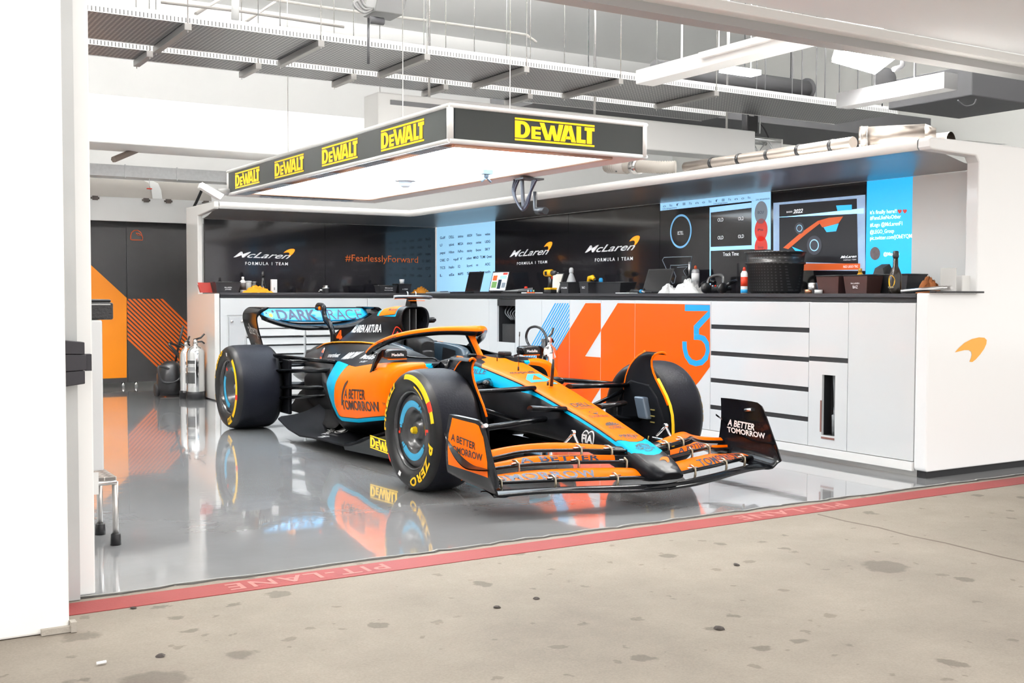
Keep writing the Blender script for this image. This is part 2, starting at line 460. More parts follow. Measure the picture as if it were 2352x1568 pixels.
rb = [on(400, 75, z=ZT).x, on(680, 120, z=ZT).x, on(910, 150, z=ZT).x, on(1120, 180, z=ZT).x, on(1310, 210, z=ZT).x, on(1500, 240, z=ZT).x]
tray('cable_tray', 'wide perforated steel cable tray, nearer of the two under the ceiling', 8.0, 8.86, 1.2, 9.6, rb)
tray('cable_tray', 'narrow perforated steel cable tray, behind the wide one under the ceiling', 9.06, 9.47, 1.2, 8.2, [on(340, 118, z=ZT).x, on(585, 148, z=ZT).x, on(820, 165, z=ZT).x, on(1030, 190, z=ZT).x, on(1225, 212, z=ZT).x])


def pipe_run(label, pts, r, m, cat='pipe', name='conduit_pipe', clips=0):
    mb = MB(); mb.tube(pts, r, 8)
    o = mb.build(name, m); tag(o, label, cat, 'thin service pipes under the ceiling')
    return o


gp = mat('service_pipe', (.34, .32, .30), .5)
Q = on
pipe_run('thin brown service pipe above the wide tray at far left', [Q(370, 5, y=9.2), Q(560, 27, y=9.2), Q(790, 62, y=9.2)], .012, gp)
pipe_run('thin service pipe with a bent end above the wide cable tray', smooth_path([Q(600, -5, y=9.6), Q(780, 22, y=9.6), Q(1000, 50, y=9.6), Q(1190, 77, y=9.6), Q(1215, 85, y=9.6), Q(1232, 97, y=9.6)], 4), .013, mat('pale_pipe', (.55, .53, .5), .5))
pipe_run('thin dark pipe hanging below the narrow tray', [Q(200, 115, y=10.2), Q(330, 130, y=10.2), Q(600, 158, y=10.2), Q(840, 183, y=10.2)], .011, gp)
for a, b_ in (((300, 2), (290, 30)), ((375, -5), (374, 22)), ((435, -5), (436, 42))): pass
pipe_run('short diagonal pipe rising behind the wide tray', [Q(450, 32, y=10.0), Q(515, -8, y=10.8)], .016, gp)
pipe_run('longer diagonal pipe rising behind the wide tray', [Q(565, 50, y=10.0), Q(642, -3, y=10.8)], .012, gp)
mb = MB()
for px in (540,): mb.tube([Q(px, 45, y=8.9), Q(px+1, -30, y=8.9)], .03, 10)
tag(mb.build('drop_post', mat('post_white', (.75, .75, .74), .4)), 'white vertical post dropping to the wide tray', 'post')

# white boxed ducts (bulkheads)
mb = MB(); a = Q(195, 325, y=12.6); mb.box(-4.4, Q(905, 300, y=12.6).x, 12.6, 13.3, Q(300, 332, y=12.6).z, Q(300, 222, y=12.6).z)
struct(mb.build('trim_11', white_matt, bev=.02), 'white boxed beam across the back of the garage')
xl, xr = Q(868, 240, y=8.81).x, Q(1735, 320, y=8.81).x
boom = thing('overhead_boom', 'long white boxed boom hanging behind the lit canopy', 'boom', ((xl+xr)/2, 8.96, 2.73))
MB().box(xl-(xl+xr)/2, xr-(xl+xr)/2, -.15, .15, -.14, .15).build('casing', white_soft, boom, bev=.012)
MB().box(-2.05, -1.2, -.155, -.15, .05, .09).build('access_slot', grey_mid, boom)
for q in (-1.6, .2, 1.9): MB().tube([(q, 0, .15), (q, 0, 2.4)], .012, 8).build('hanger_rod', steel, boom)
# truss at the boom end
tr = thing('lighting_truss', 'short aluminium truss section at the end of the white boom', 'truss', (xr+.13, 8.96, 2.70))
for zz in (-.11, .11):
    for yy in (-.11, .11): MB().tube([(-.12, yy, zz), (.27, yy, zz)], .022, 10).build('chord', alu, tr)
mb = MB()
for yy in (-.11, .11):
    mb.tube([(-.1, yy, -.11), (.08, yy, .11)], .009, 6); mb.tube([(.08, yy, .11), (.24, yy, -.11)], .009, 6)
for zz in (-.11, .11): mb.tube([(-.1, -.11, zz), (.24, .11, zz)], .009, 6)
mb.build('lacing', alu, tr)
MB().box(.271, .29, -.13, .13, -.13, .13).build('end_plate', white_soft, tr, bev=.006)
# black wireless box on the boom
wb = thing('wireless_box', 'black device with metal bracket standing on the white boom end', 'device', (Q(1726, 250, y=8.96).x, 8.96, 2.882))
MB().box(-.10, .06, -.05, .05, .0, .28).build('housing', black_satin, wb, bev=.02, seg=3)
mb = MB(); mb.tube(smooth_path([(.085, -.04, 0), (.085, -.04, .23), (.07, -.04, .285), (-.02, -.04, .292)], 4), .007, 8); mb.build('bracket', alu, wb)
mb = MB(); text_on(mb, 'Riedel', (-.085, -.051, .17), (.07, 0, 0), (0, 0, .018)); mb.build('lettering', white_print, wb)
MB().tube(smooth_path([(.13, 0, .12), (.20, 0, .05), (.26, 0, -.04)], 4), .008, 8).build('cable', black_matt, wb)

# galvanised duct, roller shutter drum and sectional door at the back left
mb = MB(); mb.box(-3, Q(520, 400, y=13.6).x+.1, 13.6, 13.9, 2.52, 2.655)
for k in range(6): mb.box(1.2+k*.6, 1.215+k*.6, 13.592, 13.6, 2.51, 2.665)
tag(mb.build('ventilation_duct', zinc), 'galvanised square air duct above the dark partition', 'duct')
door = thing('sectional_door', 'raised pale sectional door with hinges above the dark partition', 'door', (3.2, 14.2, 2.4))
mb = MB()
rows = [[(x, y, z) for y, z in ((.75, .20), (.45, .19), (.2, .14), (.05, .04), (0, -.07))] for x in (-2.2, 1.0)]
mb.grid(rows, sm=True); mb.build('door_panel', mat('door_pale', (.46, .43, .40), .5), door)
for x in (-.55, .32): MB().grid([[(x+d, y-.015, z+.01) for y, z in ((.75, .19), (.45, .18), (.2, .13), (.05, .03), (0, -.08))] for d in (-.06, .06)]).build('cover_strip', white_matt, door)
for x in (-.70, -.42, .18, .45, .92): MB().box(x-.03, x+.03, -.05, .0, -.12, -.07).tube([(x-.05, -.02, -.095), (x+.05, -.02, -.095)], .012, 8).build('hinge', mat('hinge_dark', (.12, .1, .09), .5), door)
MB().box(-2.2, 1.05, -.02, .05, -.36, -.08).build('lower_panel', white_matt, door)
MB().tube(smooth_path([Q(q[0], q[1], y=14.1)-Vector((3.2, 14.2, 2.4)) for q in ((443, 480), (452, 462), (466, 430), (470, 415))], 5), .018, 8).build('spring_cable', black_matt, door)
pull = thing('pull_cord', 'orange pull handle on a thin cord below the air duct', 'pull cord', tuple(Q(343, 432, y=13.65)))
MB().tube([(0, 0, 0), (0, 0, 2.525-Q(343, 432, y=13.65).z)], .003, 6).build('cord', white_print, pull)
MB().box(-.03, .03, -.01, .01, -.012, .0).build('handle', red_print, pull, bev=.003)
# dark fluorescent fitting above the duct
fx = thing('strip_fitting', 'dark strip light fitting slanting above the air duct', 'light fitting', tuple(Q(320, 360, y=13.0)))
MB().tube([(-.28, 0, -.05), (.1, .3, .14)], .035, 6).build('body', mat('fitting_brown', (.25, .2, .17), .5), fx)
MB().tube([(.0, .2, .09), (.0, .2, .5)], .006, 6).build('hanger', grey_mid, fx)

# ceiling box with cables above the tray (camera / sensor unit)
cb = thing('ceiling_sensor', 'grey ceiling sensor box with coiled cables above the wide tray', 'sensor', tuple(Q(885, 22, y=7.8)))
mb = MB(); mb.hexa([(-.13, -.1, -.05), (.10, -.1, -.05), (.10, .12, -.05), (-.13, .12, -.05), (-.10, -.1, .10), (.14, -.1, .10), (.14, .12, .10), (-.10, .12, .10)])
mb.build('housing', mat('sensor_grey', (.12, .12, .12), .4), cb, bev=.008)
for k in range(3): MB().tube(smooth_path([(-.12, -.05, .08), (-.22-.03*k, -.05, .10-.05*k), (-.20, -.05, .0-.03*k), (-.12, -.05, -.02)], 5), .010, 8).build('cable', mat('cable_grey', (.2, .2, .2), .4), cb)
MB().tube([(-.14, 0, -.08), (-.14, 0, -.42)], .010, 8).tube([(-.14, -.03, -.10), (-.03, -.03, -.10)], .028, 10).build('stem', grey_dark, cb)

# ------------------------------------------------------------------ ducts, floodlight and beams at the upper right
hz = mat('duct_haze_grey', (.075, .075, .08), .7); hz2 = mat('duct_haze_pale', (.15, .15, .155), .7)  # dark ductwork painted greyer, veiling glare mixed into the base colours
d1 = Q(2140, 300, y=9.0)
mb = MB(); mb.box(6.3, Q(2138, 300, y=9.6).x, 9.6, 10.8, Q(2138, 325, y=9.6).z, Q(2138, 272, y=9.6).z)
for d_ in (7.2, 9.5): mb.tube([(d_, 10.2, Q(2138, 280, y=9.6).z), (d_, 10.2, 5.098)], .008, 6)
tag(mb.build('air_duct', hz, bev=.02), 'large grey square duct behind the black wireless box', 'duct')
c0 = Q(1690, 188, y=9.95); c1 = Q(1850, 206, y=9.95)
mb = MB(); mb.tube([c0-Vector((1.2, 0, -.02)), c1], .11, 20); mb.tube([c1, c1+Vector((.03, 0, 0))], .14, 20)
for d_ in (.25, .9): mb.tube([c1-Vector((d_, 0, -.1)), Vector((c1.x-d_, c1.y, 5.098))], .008, 6)
tag(mb.build('round_duct', hz), 'round grey duct with flanged end above the square duct', 'duct')
a = Q(1920, 232, z=2.62); b_ = Q(2200, 190, z=2.62); mb = MB(); mb.box((a.x+b_.x)/2-.07, (a.x+b_.x)/2+.07, b_.y, a.y, 2.57, 2.68)
for yy in (b_.y+.3, a.y-.3): mb.tube([((a.x+b_.x)/2, yy, 2.6), ((a.x+b_.x)/2, yy, 5.1)], .008, 6)
tag(mb.build('support_beam', hz2), 'grey beam running to the dark fan box at upper right', 'beam')
fb = Q(2270, 190, y=6.3); mb = MB(); mb.box(fb.x-.22, fb.x+.8, 6.3, 7.2, fb.z-.13, fb.z+.14)
o = tag(mb.build('fan_box', hz, bev=.01), 'dark grey fan box high at the right edge', 'fan box')
tag(MB().tube(smooth_path([Q(2200, 230, y=6.3), Q(2215, 243, y=6.3), Q(2235, 240, y=6.3), Q(2242, 228, y=6.3)], 4), .006, 6).build('loose_cable', grey_dark), 'loose cable sagging under the fan box', 'cable')
a = Q(1552, 168, z=3.02); b_ = Q(1926, 82, z=3.02); xm = (a.x+b_.x)/2; mb = MB(); mb.box(xm-.10, xm+.10, 4.95, 7.9, 3.0, 3.12)
for yy in (5.4, 7.4): mb.tube([(xm, yy, 3.1), (xm, yy, 5.1)], .01, 6)
tag(mb.build('roof_girder', white_matt, bev=.01), 'white roof girder running back from the header', 'girder')
a = Q(1608, 130, z=3.08); b_ = Q(1845, 70, z=3.08); xm = (a.x+b_.x)/2; mb = MB(); mb.box(xm-.04, xm+.04, b_.y, a.y, 3.06, 3.11)
for yy in (b_.y+.2, a.y-.2): mb.tube([(xm, yy, 3.1), (xm, yy, 5.1)], .006, 6)
tag(mb.build('batten_light', white_soft, bev=.01), 'slim white batten fitting beside the roof girder', 'light fitting')
mb = MB(); a = Q(1712, 160, y=8.6); mb.box(a.x-.22, a.x+.22, 8.6, 8.75, a.z-.03, a.z+.02)  # glowing box added for a bright slit of light
for d_ in (-.15, .15): mb.tube([(a.x+d_, 8.68, a.z), (a.x+d_, 8.68, 5.1)], .005, 6)
tl = tag(mb.build('lit_slit', mat('lit_slit_glow', (1, 1, 1), .4, emit=3)), 'small glowing box for the lit slit beyond the roof girder', 'light')
for k, px in enumerate((1735, 1755, 1817, 1839, 1872, 1892, 1925, 1967, 2000, 2010)):
    a = Q(px, 145+k*2, y=9.2)
    e_ = Q(px+2, 250, y=9.2)
    tag(MB().tube([(e_.x, 9.2, 5.1), e_], .006, 6).build('drop_rod', grey_mid), 'thin steel drop rod holding the grey ducts', 'rod', 'drop rods over the grey ducts')
disc = Q(2032, 182, z=2.80); tag(MB().lathe([(0, 0), (.085, 0), (.085, .02), (0, .02)], disc, (-.4, -1, 0), 20).tube([disc, disc+Vector((0, .02, -.2)), disc+Vector((0, .02, .12)), disc+Vector((0, .02, 2.298))], .005, 6).build('round_sign', hz), 'small dark round disc hanging below the floodlight', 'disc')
# flood light
fl = thing('floodlight', 'large white floodlight glaring under the header at upper right', 'floodlight', tuple(Q(1988, 108, y=5.5)))
MB().hexa([(-.26, -.10, -.02), (.22, -.12, -.05), (.26, .14, -.14), (-.22, .12, -.10), (-.2, -.06, .07), (.16, -.08, .07), (.2, .12, .06), (-.18, .1, .06)]).build('housing', white_soft, fl, bev=.015)
MB().quad((-.25, -.098, -.026), (.212, -.118, -.056), (.25, .13, -.142), (-.21, .115, -.106)).build('lens', mat('flood_glow', (1, .98, .94), .4, emit=140), fl)
MB().tube(smooth_path([(.22, -.02, -.02), (.34, -.02, .0), (.36, -.02, -.09), (.27, -.02, -.13)], 5), .018, 8).build('yoke', grey_mid, fl)
MB().tube([(0, 0, .05), (0, 0, .4)], .02, 8).build('hanger', grey_light, fl)
# small white flood at the canopy's far left corner
f2 = thing('work_light', 'tilted white work light on the canopy rear corner', 'light', tuple(Q(490, 432, y=10.18)))
MB().hexa([(-.12, 0, -.0), (.06, 0, -.10), (.06, .1, -.10), (-.12, .1, 0), (-.10, 0, .05), (.10, 0, -.05), (.10, .1, -.05), (-.10, .1, .05)]).build('housing', white_soft, f2, bev=.008)
MB().quad((-.118, -.002, .002), (.062, -.002, -.098), (.098, -.002, -.054), (-.102, -.002, .048)).build('lens', mat('work_glow', (1, .98, .95), .4, emit=4), f2)
MB().tube([(.06, .05, -.03), (.19, .05, -.02)], .03, 12).build('pivot', grey_light, f2)

# ceiling luminaires with an added top glow that whitens the ceiling
glow = mat('luminaire_glow', (1, .985, .96), .4, emit=LAMP_STRENGTH)
lum = None
for k, (x, y) in enumerate(((1.6, 6.2), (4.2, 6.2), (6.8, 6.2), (1.6, 10.8), (4.2, 10.8), (6.8, 10.8), (-1.6, 6.6), (-1.6, 10.8), (9, 7.5))):
    if lum is None:
        lum = thing('ceiling_luminaire', 'long white ceiling luminaire hanging high above the garage', 'ceiling light', (x, y, 4.7), group='rows of ceiling luminaires above the garage')
        MB().box(-.7, .7, -.14, .14, .0, .09).build('housing', white_soft, lum); MB().box(-.68, .68, -.12, .12, -.008, .0).build('diffuser', glow, lum); MB().box(-.68, .68, -.12, .12, .0905, .096).build('added_uplight', mat('added_uplight_glow', (1, .985, .96), .4, emit=ADDED_UPLIGHT_STRENGTH), lum)
        for s in (-.5, .5): MB().tube([(s, 0, .09), (s, 0, .4)], .008, 6).build('hanger', steel, lum)
    else:
        c = copy_tree(lum); c.location = (x, y, 4.7)

# ================================================================== LIT CANOPY OVER THE CAR
cx0, cx1, cy0, cy1, cz0, cz1 = 3.19, 4.673, 5.95, 10.28, 2.075, 2.285
can = thing('lit_canopy', 'dark rimmed rectangular canopy with glowing underside hanging over the car', 'canopy', (3.93, 8.1, 2.075))
LX, LY = cx0-3.93, cy0-8.1; HX, HY = cx1-3.93, cy1-8.1; HZ = cz1-cz0
fasc = mat('canopy_fascia', (.035, .04, .038), .3)
mb = MB()
for a, b_, c, d in ((LX, LX+.03, LY+.04, HY-.02), (HX-.03, HX, LY+.04, HY-.02)): mb.box(a, b_, c, d, 0.012, HZ-.012)
for c, d in ((LY, LY+.03), (HY-.03, HY)): mb.box(LX+.04, HX-.02, c, d, .012, HZ-.012)
mb.build('fascia', fasc, can)
mb = MB()   # white frame strips, rounded
rr = .014
for z in (0, HZ): mb.tube([(LX, LY, z), (HX, LY, z), (HX, HY, z), (LX, HY, z), (LX, LY, z)], rr, 8)
for x, y in ((LX, LY), (HX, LY), (HX, HY), (LX, HY)): mb.tube([(x+.012*(1 if x < 0 else -1), y+.012*(1 if y < 0 else -1), 0), (x+.012*(1 if x < 0 else -1), y+.012*(1 if y < 0 else -1), HZ)], .022, 10)
mb.box(LX+.01, HX-.01, LY+.01, HY-.01, HZ-.01, HZ)
mb.build('frame', white_soft, can)
mb = MB()   # sloping inner lip down to the light panel
i1, i2 = .05, .20
o1 = [(LX+.01, LY+.01, -.012), (HX-.01, LY+.01, -.012), (HX-.01, HY-.01, -.012), (LX+.01, HY-.01, -.012)]
o2 = [(LX+i2*.7, LY+i2, .012), (HX-i2*.7, LY+i2, .012), (HX-i2*.7, HY-i2, .012), (LX+i2*.7, HY-i2, .012)]
for k in range(4): mb.quad(o1[k], o1[(k+1) % 4], o2[(k+1) % 4], o2[k])
mb.build('inner_lip', mat('lip_pink_white', (.78, .70, .66), .35), can)
mb = MB(); mb.box(LX+i2*.7-.002, HX-i2*.7+.002, LY+i2-.002, HY-i2+.002, .013, .02)
mb.build('light_panel', mat('canopy_glow', (.80, .92, 1.0), .4, emit=CANOPY_STRENGTH), can)
mb = MB(); P = [(LX+i2*.7, LY+i2, .004), (HX-i2*.7, LY+i2, .004), (HX-i2*.7, HY-i2, .004), (LX+i2*.7, HY-i2, .004)]
mb.tube(P+[P[0]], .012, 8); mb.build('copper_trim', mat('copper_trim', (.80, .50, .36), .3, .6), can)
vm_ = mat('vent_blue_grey', (.32, .37, .42), .4)
for y in (-1.75, -.9, 0, 1.0, 1.8):
    mb = MB()
    for k in range(7): mb.box(LX+.03, LX+.11, y-.16+k*.05, y-.13+k*.05, -.016, -.006)
    mb.box(LX+.02, LX+.12, y-.2, y+.22, -.0125, -.009); mb.build('vent', vm_, can)
mb = MB(); mb.box(LX+.28, LX+1.2, HY-.135, HY-.045, -.0125, -.009)
for k in range(9): mb.box(LX+.3+k*.1, LX+.36+k*.1, HY-.13, HY-.05, -.016, -.006)
mb.build('vent', vm_, can)
for k in (-.9, 1.4):
    for x in (LX+.3, HX-.3): MB().tube([(x, k, HZ), (x, k, 3.02)], .004, 8).build('hanger_rod', steel, can)
# brand boards: yellow stencilled word between two bars


def brand(mb, p, ex, ey, n=None, mi=0, ink=1):
    p = Vector(p); ex = Vector(ex); ey = Vector(ey); nn = ex.cross(ey).normalized()*.003

    def q(x, y): return p+ex*x+ey*y+nn
    for y0, y1 in ((0, .085), (.915, 1)): mb.add([q(0, y0), q(1, y0), q(1, y1), q(0, y1)], [(0, 1, 2, 3)], mi)
    W = {'D': (0, .185), 'E': (.20, .315), 'W': (.30, .60), 'A': (.56, .76), 'L': (.765, .885), 'T': (.87, 1.0)}
    b0, b1 = .125, .875

    def pl(pts): mb.add([q(x, b0+(b1-b0)*y) for x, y in pts], [tuple(range(len(pts)))], mi)
    # D with a counter (two halves)
    x0, x1 = W['D']; w = x1-x0
    out = [(x0, 0), (x0+w*.5, 0)]+[(x0+w*.5+w*.5*math.cos(t), .5+.5*math.sin(t)) for t in [R(a) for a in range(-75, 76, 15)]]+[(x0+w*.5, 1), (x0, 1)]
    inn = [(x0+w*.38, .2), (x0+w*.48, .2)]+[(x0+w*.48+w*.2*math.cos(t), .5+.3*math.sin(t)) for t in [R(a) for a in range(-75, 76, 15)]]+[(x0+w*.48, .8), (x0+w*.38, .8)]
    k = len(mb.v); n = len(out); mb.v += [tuple(q(x, b0+(b1-b0)*y)) for x, y in out+inn]
    for i in range(n):
        j = (i+1) % n; mb.f.append((k+i, k+j, k+n+j, k+n+i)); mb.m.append(mi); mb.s.append(False)
    x0, x1 = W['E']; w = x1-x0
    pl([(x0, 0), (x0+w*.42, 0), (x0+w*.42, .74), (x0, .74)])
    for y in (0, .28, .58): pl([(x0+w*.42, y), (x1, y), (x1, y+.17), (x0+w*.42, y+.17)])
    x0, x1 = W['W']; w = x1-x0
    for a, b_, c, d in ((0, .22, .30, .44), (.30, .44, .42, .62), (.42, .62, .60, .74), (.60, .74, .80, 1.0)):
        pass
    pl([(x0, 1), (x0+w*.20, 1), (x0+w*.36, .30), (x0+w*.36, 0), (x0+w*.24, 0)])
    pl([(x0+w*.36, 0), (x0+w*.36, .30), (x0+w*.46, .9), (x0+w*.58, .9), (x0+w*.46, 0)])
    pl([(x0+w*.52, .45), (x0+w*.58, .9), (x0+w*.62, .9), (x0+w*.72, .30), (x0+w*.72, 0), (x0+w*.60, 0)])
    pl([(x0+w*.72, 0), (x0+w*.72, .30), (x0+w*.80, 1), (x0+w*1.0, 1), (x0+w*.84, 0)])
    x0, x1 = W['A']; w = x1-x0
    pl([(x0, 0), (x0+w*.30, 0), (x0+w*.52, .72), (x0+w*.58, 1), (x0+w*.28, 1)])
    pl([(x0+w*.70, 0), (x1, 0), (x0+w*.72, 1), (x0+w*.50, 1), (x0+w*.52, .72)])
    pl([(x0+w*.28, .16), (x0+w*.74, .16), (x0+w*.70, .34), (x0+w*.34, .34)])
    x0, x1 = W['L']; w = x1-x0
    pl([(x0, 0), (x0+w*.5, 0), (x0+w*.5, 1), (x0, 1)]); pl([(x0+w*.5, 0), (x1, 0), (x1, .22), (x0+w*.5, .22)])
    x0, x1 = W['T']; w = x1-x0
    pl([(x0+w*.22, 0), (x0+w*.74, 0), (x0+w*.74, .78), (x0+w*.22, .78)]); pl([(x0, .78), (x1, .78), (x1, 1), (x0, 1)])


brand_y = mat('brand_yellow_glow', srgb(255, 205, 0), .4, emit=.35)  # emission added to lift the dim yellow print, also on the car
O = Vector((3.93, 8.1, 2.075))
for (x0, x1) in ((876, 975), (740, 822), (631, 698), (540, 596)):     # left side, reading towards the viewer
    a = Q(x0, 300, x=cx0); b_ = Q(x1, 300, x=cx0); y0, y1 = a.y-8.1, b_.y-8.1
    mb = MB(); brand(mb, (LX, y0, .035), (0, y1-y0, 0), (0, 0, HZ-.07)); mb.build('brand_lettering', brand_y, can)
a = Q(1182, 300, y=cy0).x-3.93; b_ = Q(1365, 300, y=cy0).x-3.93
mb = MB(); brand(mb, (a, LY, .035), (b_-a, 0, 0), (0, 0, HZ-.07))
mb.build('brand_lettering', brand_y, can)
mb = MB(); sm = Q(931, 415, z=2.09)-O
mb.lathe([(.0, -.05), (.03, -.048), (.05, -.03), (.055, 0), (.085, .0), (.085, .012), (0, .012)], sm+Vector((0, 0, -.005)), (0, 0, 1), 20)
mb.build('smoke_detector', mat('detector_pale', (.55, .62, .68), .3), can)
hk = Q(1117, 386, z=2.09)-O
MB().box(hk.x-.04, hk.x+.04, hk.y-.03, hk.y+.03, -.03, .0).tube([hk+Vector((0, 0, -.02)), hk+Vector((0, 0, -.07))], .018, 8).tube([hk+Vector((-.04, 0, -.10)), hk+Vector((0, 0, -.07)), hk+Vector((.04, 0, -.10))], .008, 6).build('hook', mat('hook_blue', (.15, .2, .25), .4), can)
# hose drop at the right edge of the canopy
ho = thing('hose_drop', 'black looped hoses hanging from the right edge of the lit canopy', 'hose', tuple(Q(1205, 415, x=cx1-.05)))
mb = MB(); S = lambda x, y: Q(x, y, x=cx1-.05)-Vector(ho.location)
for k in range(3): mb.tube(smooth_path([S(1192-k*5, 412), S(1182-k*2, 440), S(1188, 465), S(1200, 482), S(1212-k*3, 470), S(1219, 440), S(1224+k*4, 412)], 5), .010, 8)
mb.build('hose', mat('hose_blue_black', (.03, .03, .045), .25), ho)
MB().tube(smooth_path([S(1199, 410), S(1200, 440), S(1203, 480)], 4), .016, 10).build('straight_hose', mat('hose_dark', (.04, .04, .05), .3), ho)
MB().tube([S(1229, 440), S(1229, 482), S(1240, 485)], .016, 10).tube([S(1234, 484), S(1253, 484)], .028, 12).build('coupling', black_satin, ho)
MB().box(-.05, .14, -.06, .06, 2.045-ho.location.z, 2.059-ho.location.z).build('bracket', grey_dark, ho)

# ================================================================== BACK AND RIGHT-HAND SERVICE WALL
XR, YB, ZK, ZC, ZTOP = 5.9, 11.98, .10, 1.115, 1.172
door_m = white_gloss


def cabinet(label, axis, a, b, group='white base cabinets', dep=.02):
    """a base unit on the right run (axis 'y': front x=XR, from y=a to y=b) or the back run (axis 'x')"""
    lo, hi = min(a, b), max(a, b)
    if axis == 'y':
        t = thing('base_cabinet', label, 'cabinet', (XR, (lo+hi)/2, 0), group=group); o = (lo+hi)/2; lo -= o; hi -= o
        MB().box(dep, .66, lo+.001, hi-.001, ZK, ZC-.002).build('carcass', white_matt, t)
        MB().box(-.012, .012, lo, hi, .042, ZK-.002).box(.05, .6, lo, hi, 0, .06).build('plinth', white_soft, t)
        f = lambda u, z, d: (d, u, z)
    else:
        t = thing('base_cabinet', label, 'cabinet', ((lo+hi)/2, YB, 0), group=group); o = (lo+hi)/2; lo -= o; hi -= o
        MB().box(lo+.001, hi-.001, .02, .66, ZK, ZC-.002).build('carcass', white_matt, t)
        MB().box(lo, hi, -.012, .012, .042, ZK-.002).box(lo, hi, .05, .6, 0, .06).build('plinth', white_soft, t)
        f = lambda u, z, d: (u, d, z)
    return t, o, lo, hi, f


def panel(t, f, u0, u1, z0, z1, name='door', m=None, d0=0., d1=.02):
    mb = MB(); mb.hexa([f(u0, z0, d0), f(u1, z0, d0), f(u1, z0, d1), f(u0, z0, d1), f(u0, z1, d0), f(u1, z1, d0), f(u1, z1, d1), f(u0, z1, d1)])
    return mb.build(name, m or door_m, t, bev=.0015)


def clip(poly, u0, u1):
    for s, c in ((1, u0), (-1, -u1)):
        out = []
        for i in range(len(poly)):
            p, q = poly[i], poly[(i+1) % len(poly)]; a, b_ = s*p[0]-c, s*q[0]-c
            if a >= 0: out.append(p)
            if a*b_ < 0: k = a/(a-b_); out.append((p[0]+(q[0]-p[0])*k, p[1]+(q[1]-p[1])*k))
        poly = out
        if len(poly) < 3: return []
    return poly


def yz(px, py): v = on(px, py, x=XR); return (v.y, v.z)


# printed 4 and 3 with the blue stripes, measured on the front plane x=XR
G_or = [[yz(1345, 696), yz(1380, 696), yz(1380, 760), yz(1344, 818), yz(1380, 820.5), yz(1380, 890), yz(1358, 925), yz(1308, 925), yz(1240, 925), yz(1240, 868)],
        [yz(1380, 758), yz(1419, 696), yz(1631, 699), yz(1631, 842), yz(1606, 876), yz(1560, 925), yz(1380, 925)]]
stripes = []
for k in range(12):
    a = 1275+k*5.7
    q = clip([yz(a, 696), yz(a+3.0, 696), yz(a+3.0-106, 884), yz(a-106, 884)], yz(1308, 700)[0], 99)
    if len(q) > 2: stripes.append(q)
G_bl = stripes
# the 3: ring segment and the flag
cx, cz = yz(1599, 801); three = []
rw_ = .0


def ringpt(px, py): return yz(px, py)


arc_o = [(1567.5, 784), (1568, 800), (1573, 820), (1584, 836), (1598, 841), (1614, 838), (1626, 826), (1630.5, 806), (1629, 786), (1620, 772), (1608, 768), (1594, 768)]
arc_i = [(1577.5, 784), (1578, 800), (1582, 815), (1590, 825), (1600, 828), (1611, 825), (1619, 815), (1622, 803), (1619, 790), (1612, 782), (1604, 780), (1594, 780)]
THREE = [[yz(*arc_o[i]), yz(*arc_o[i+1]), yz(*arc_i[i+1]), yz(*arc_i[i])] for i in range(len(arc_o)-1)]
THREE += [[yz(1573.5, 699), yz(1631, 700), yz(1631, 714), yz(1573.5, 714)], [yz(1594, 748), yz(1627, 714.2), yz(1631, 714.2), yz(1631, 728), yz(1606, 755)], [yz(1594, 748.2), yz(1606, 755.2), yz(1606, 767.8), yz(1594, 767.8)]]


def graphics(t, o, lo, hi):
    for name, polys, m in (('printed_numeral', G_or, orange_flat), ('printed_stripes', G_bl, blue_flat), ('printed_numeral_three', THREE, blue_flat)):
        mb = MB()
        for p in polys:
            q = clip([(u-o, max(z, ZK+.002)) for u, z in p], lo+.002, hi-.002)
            if len(q) >= 3:
                d = -.0012 if 'three' not in name else -.0022
                mb.add([(d, u, z) for u, z in q], [tuple(range(len(q)))])
        if mb.v:
            ob = mb.build(name, m, t)


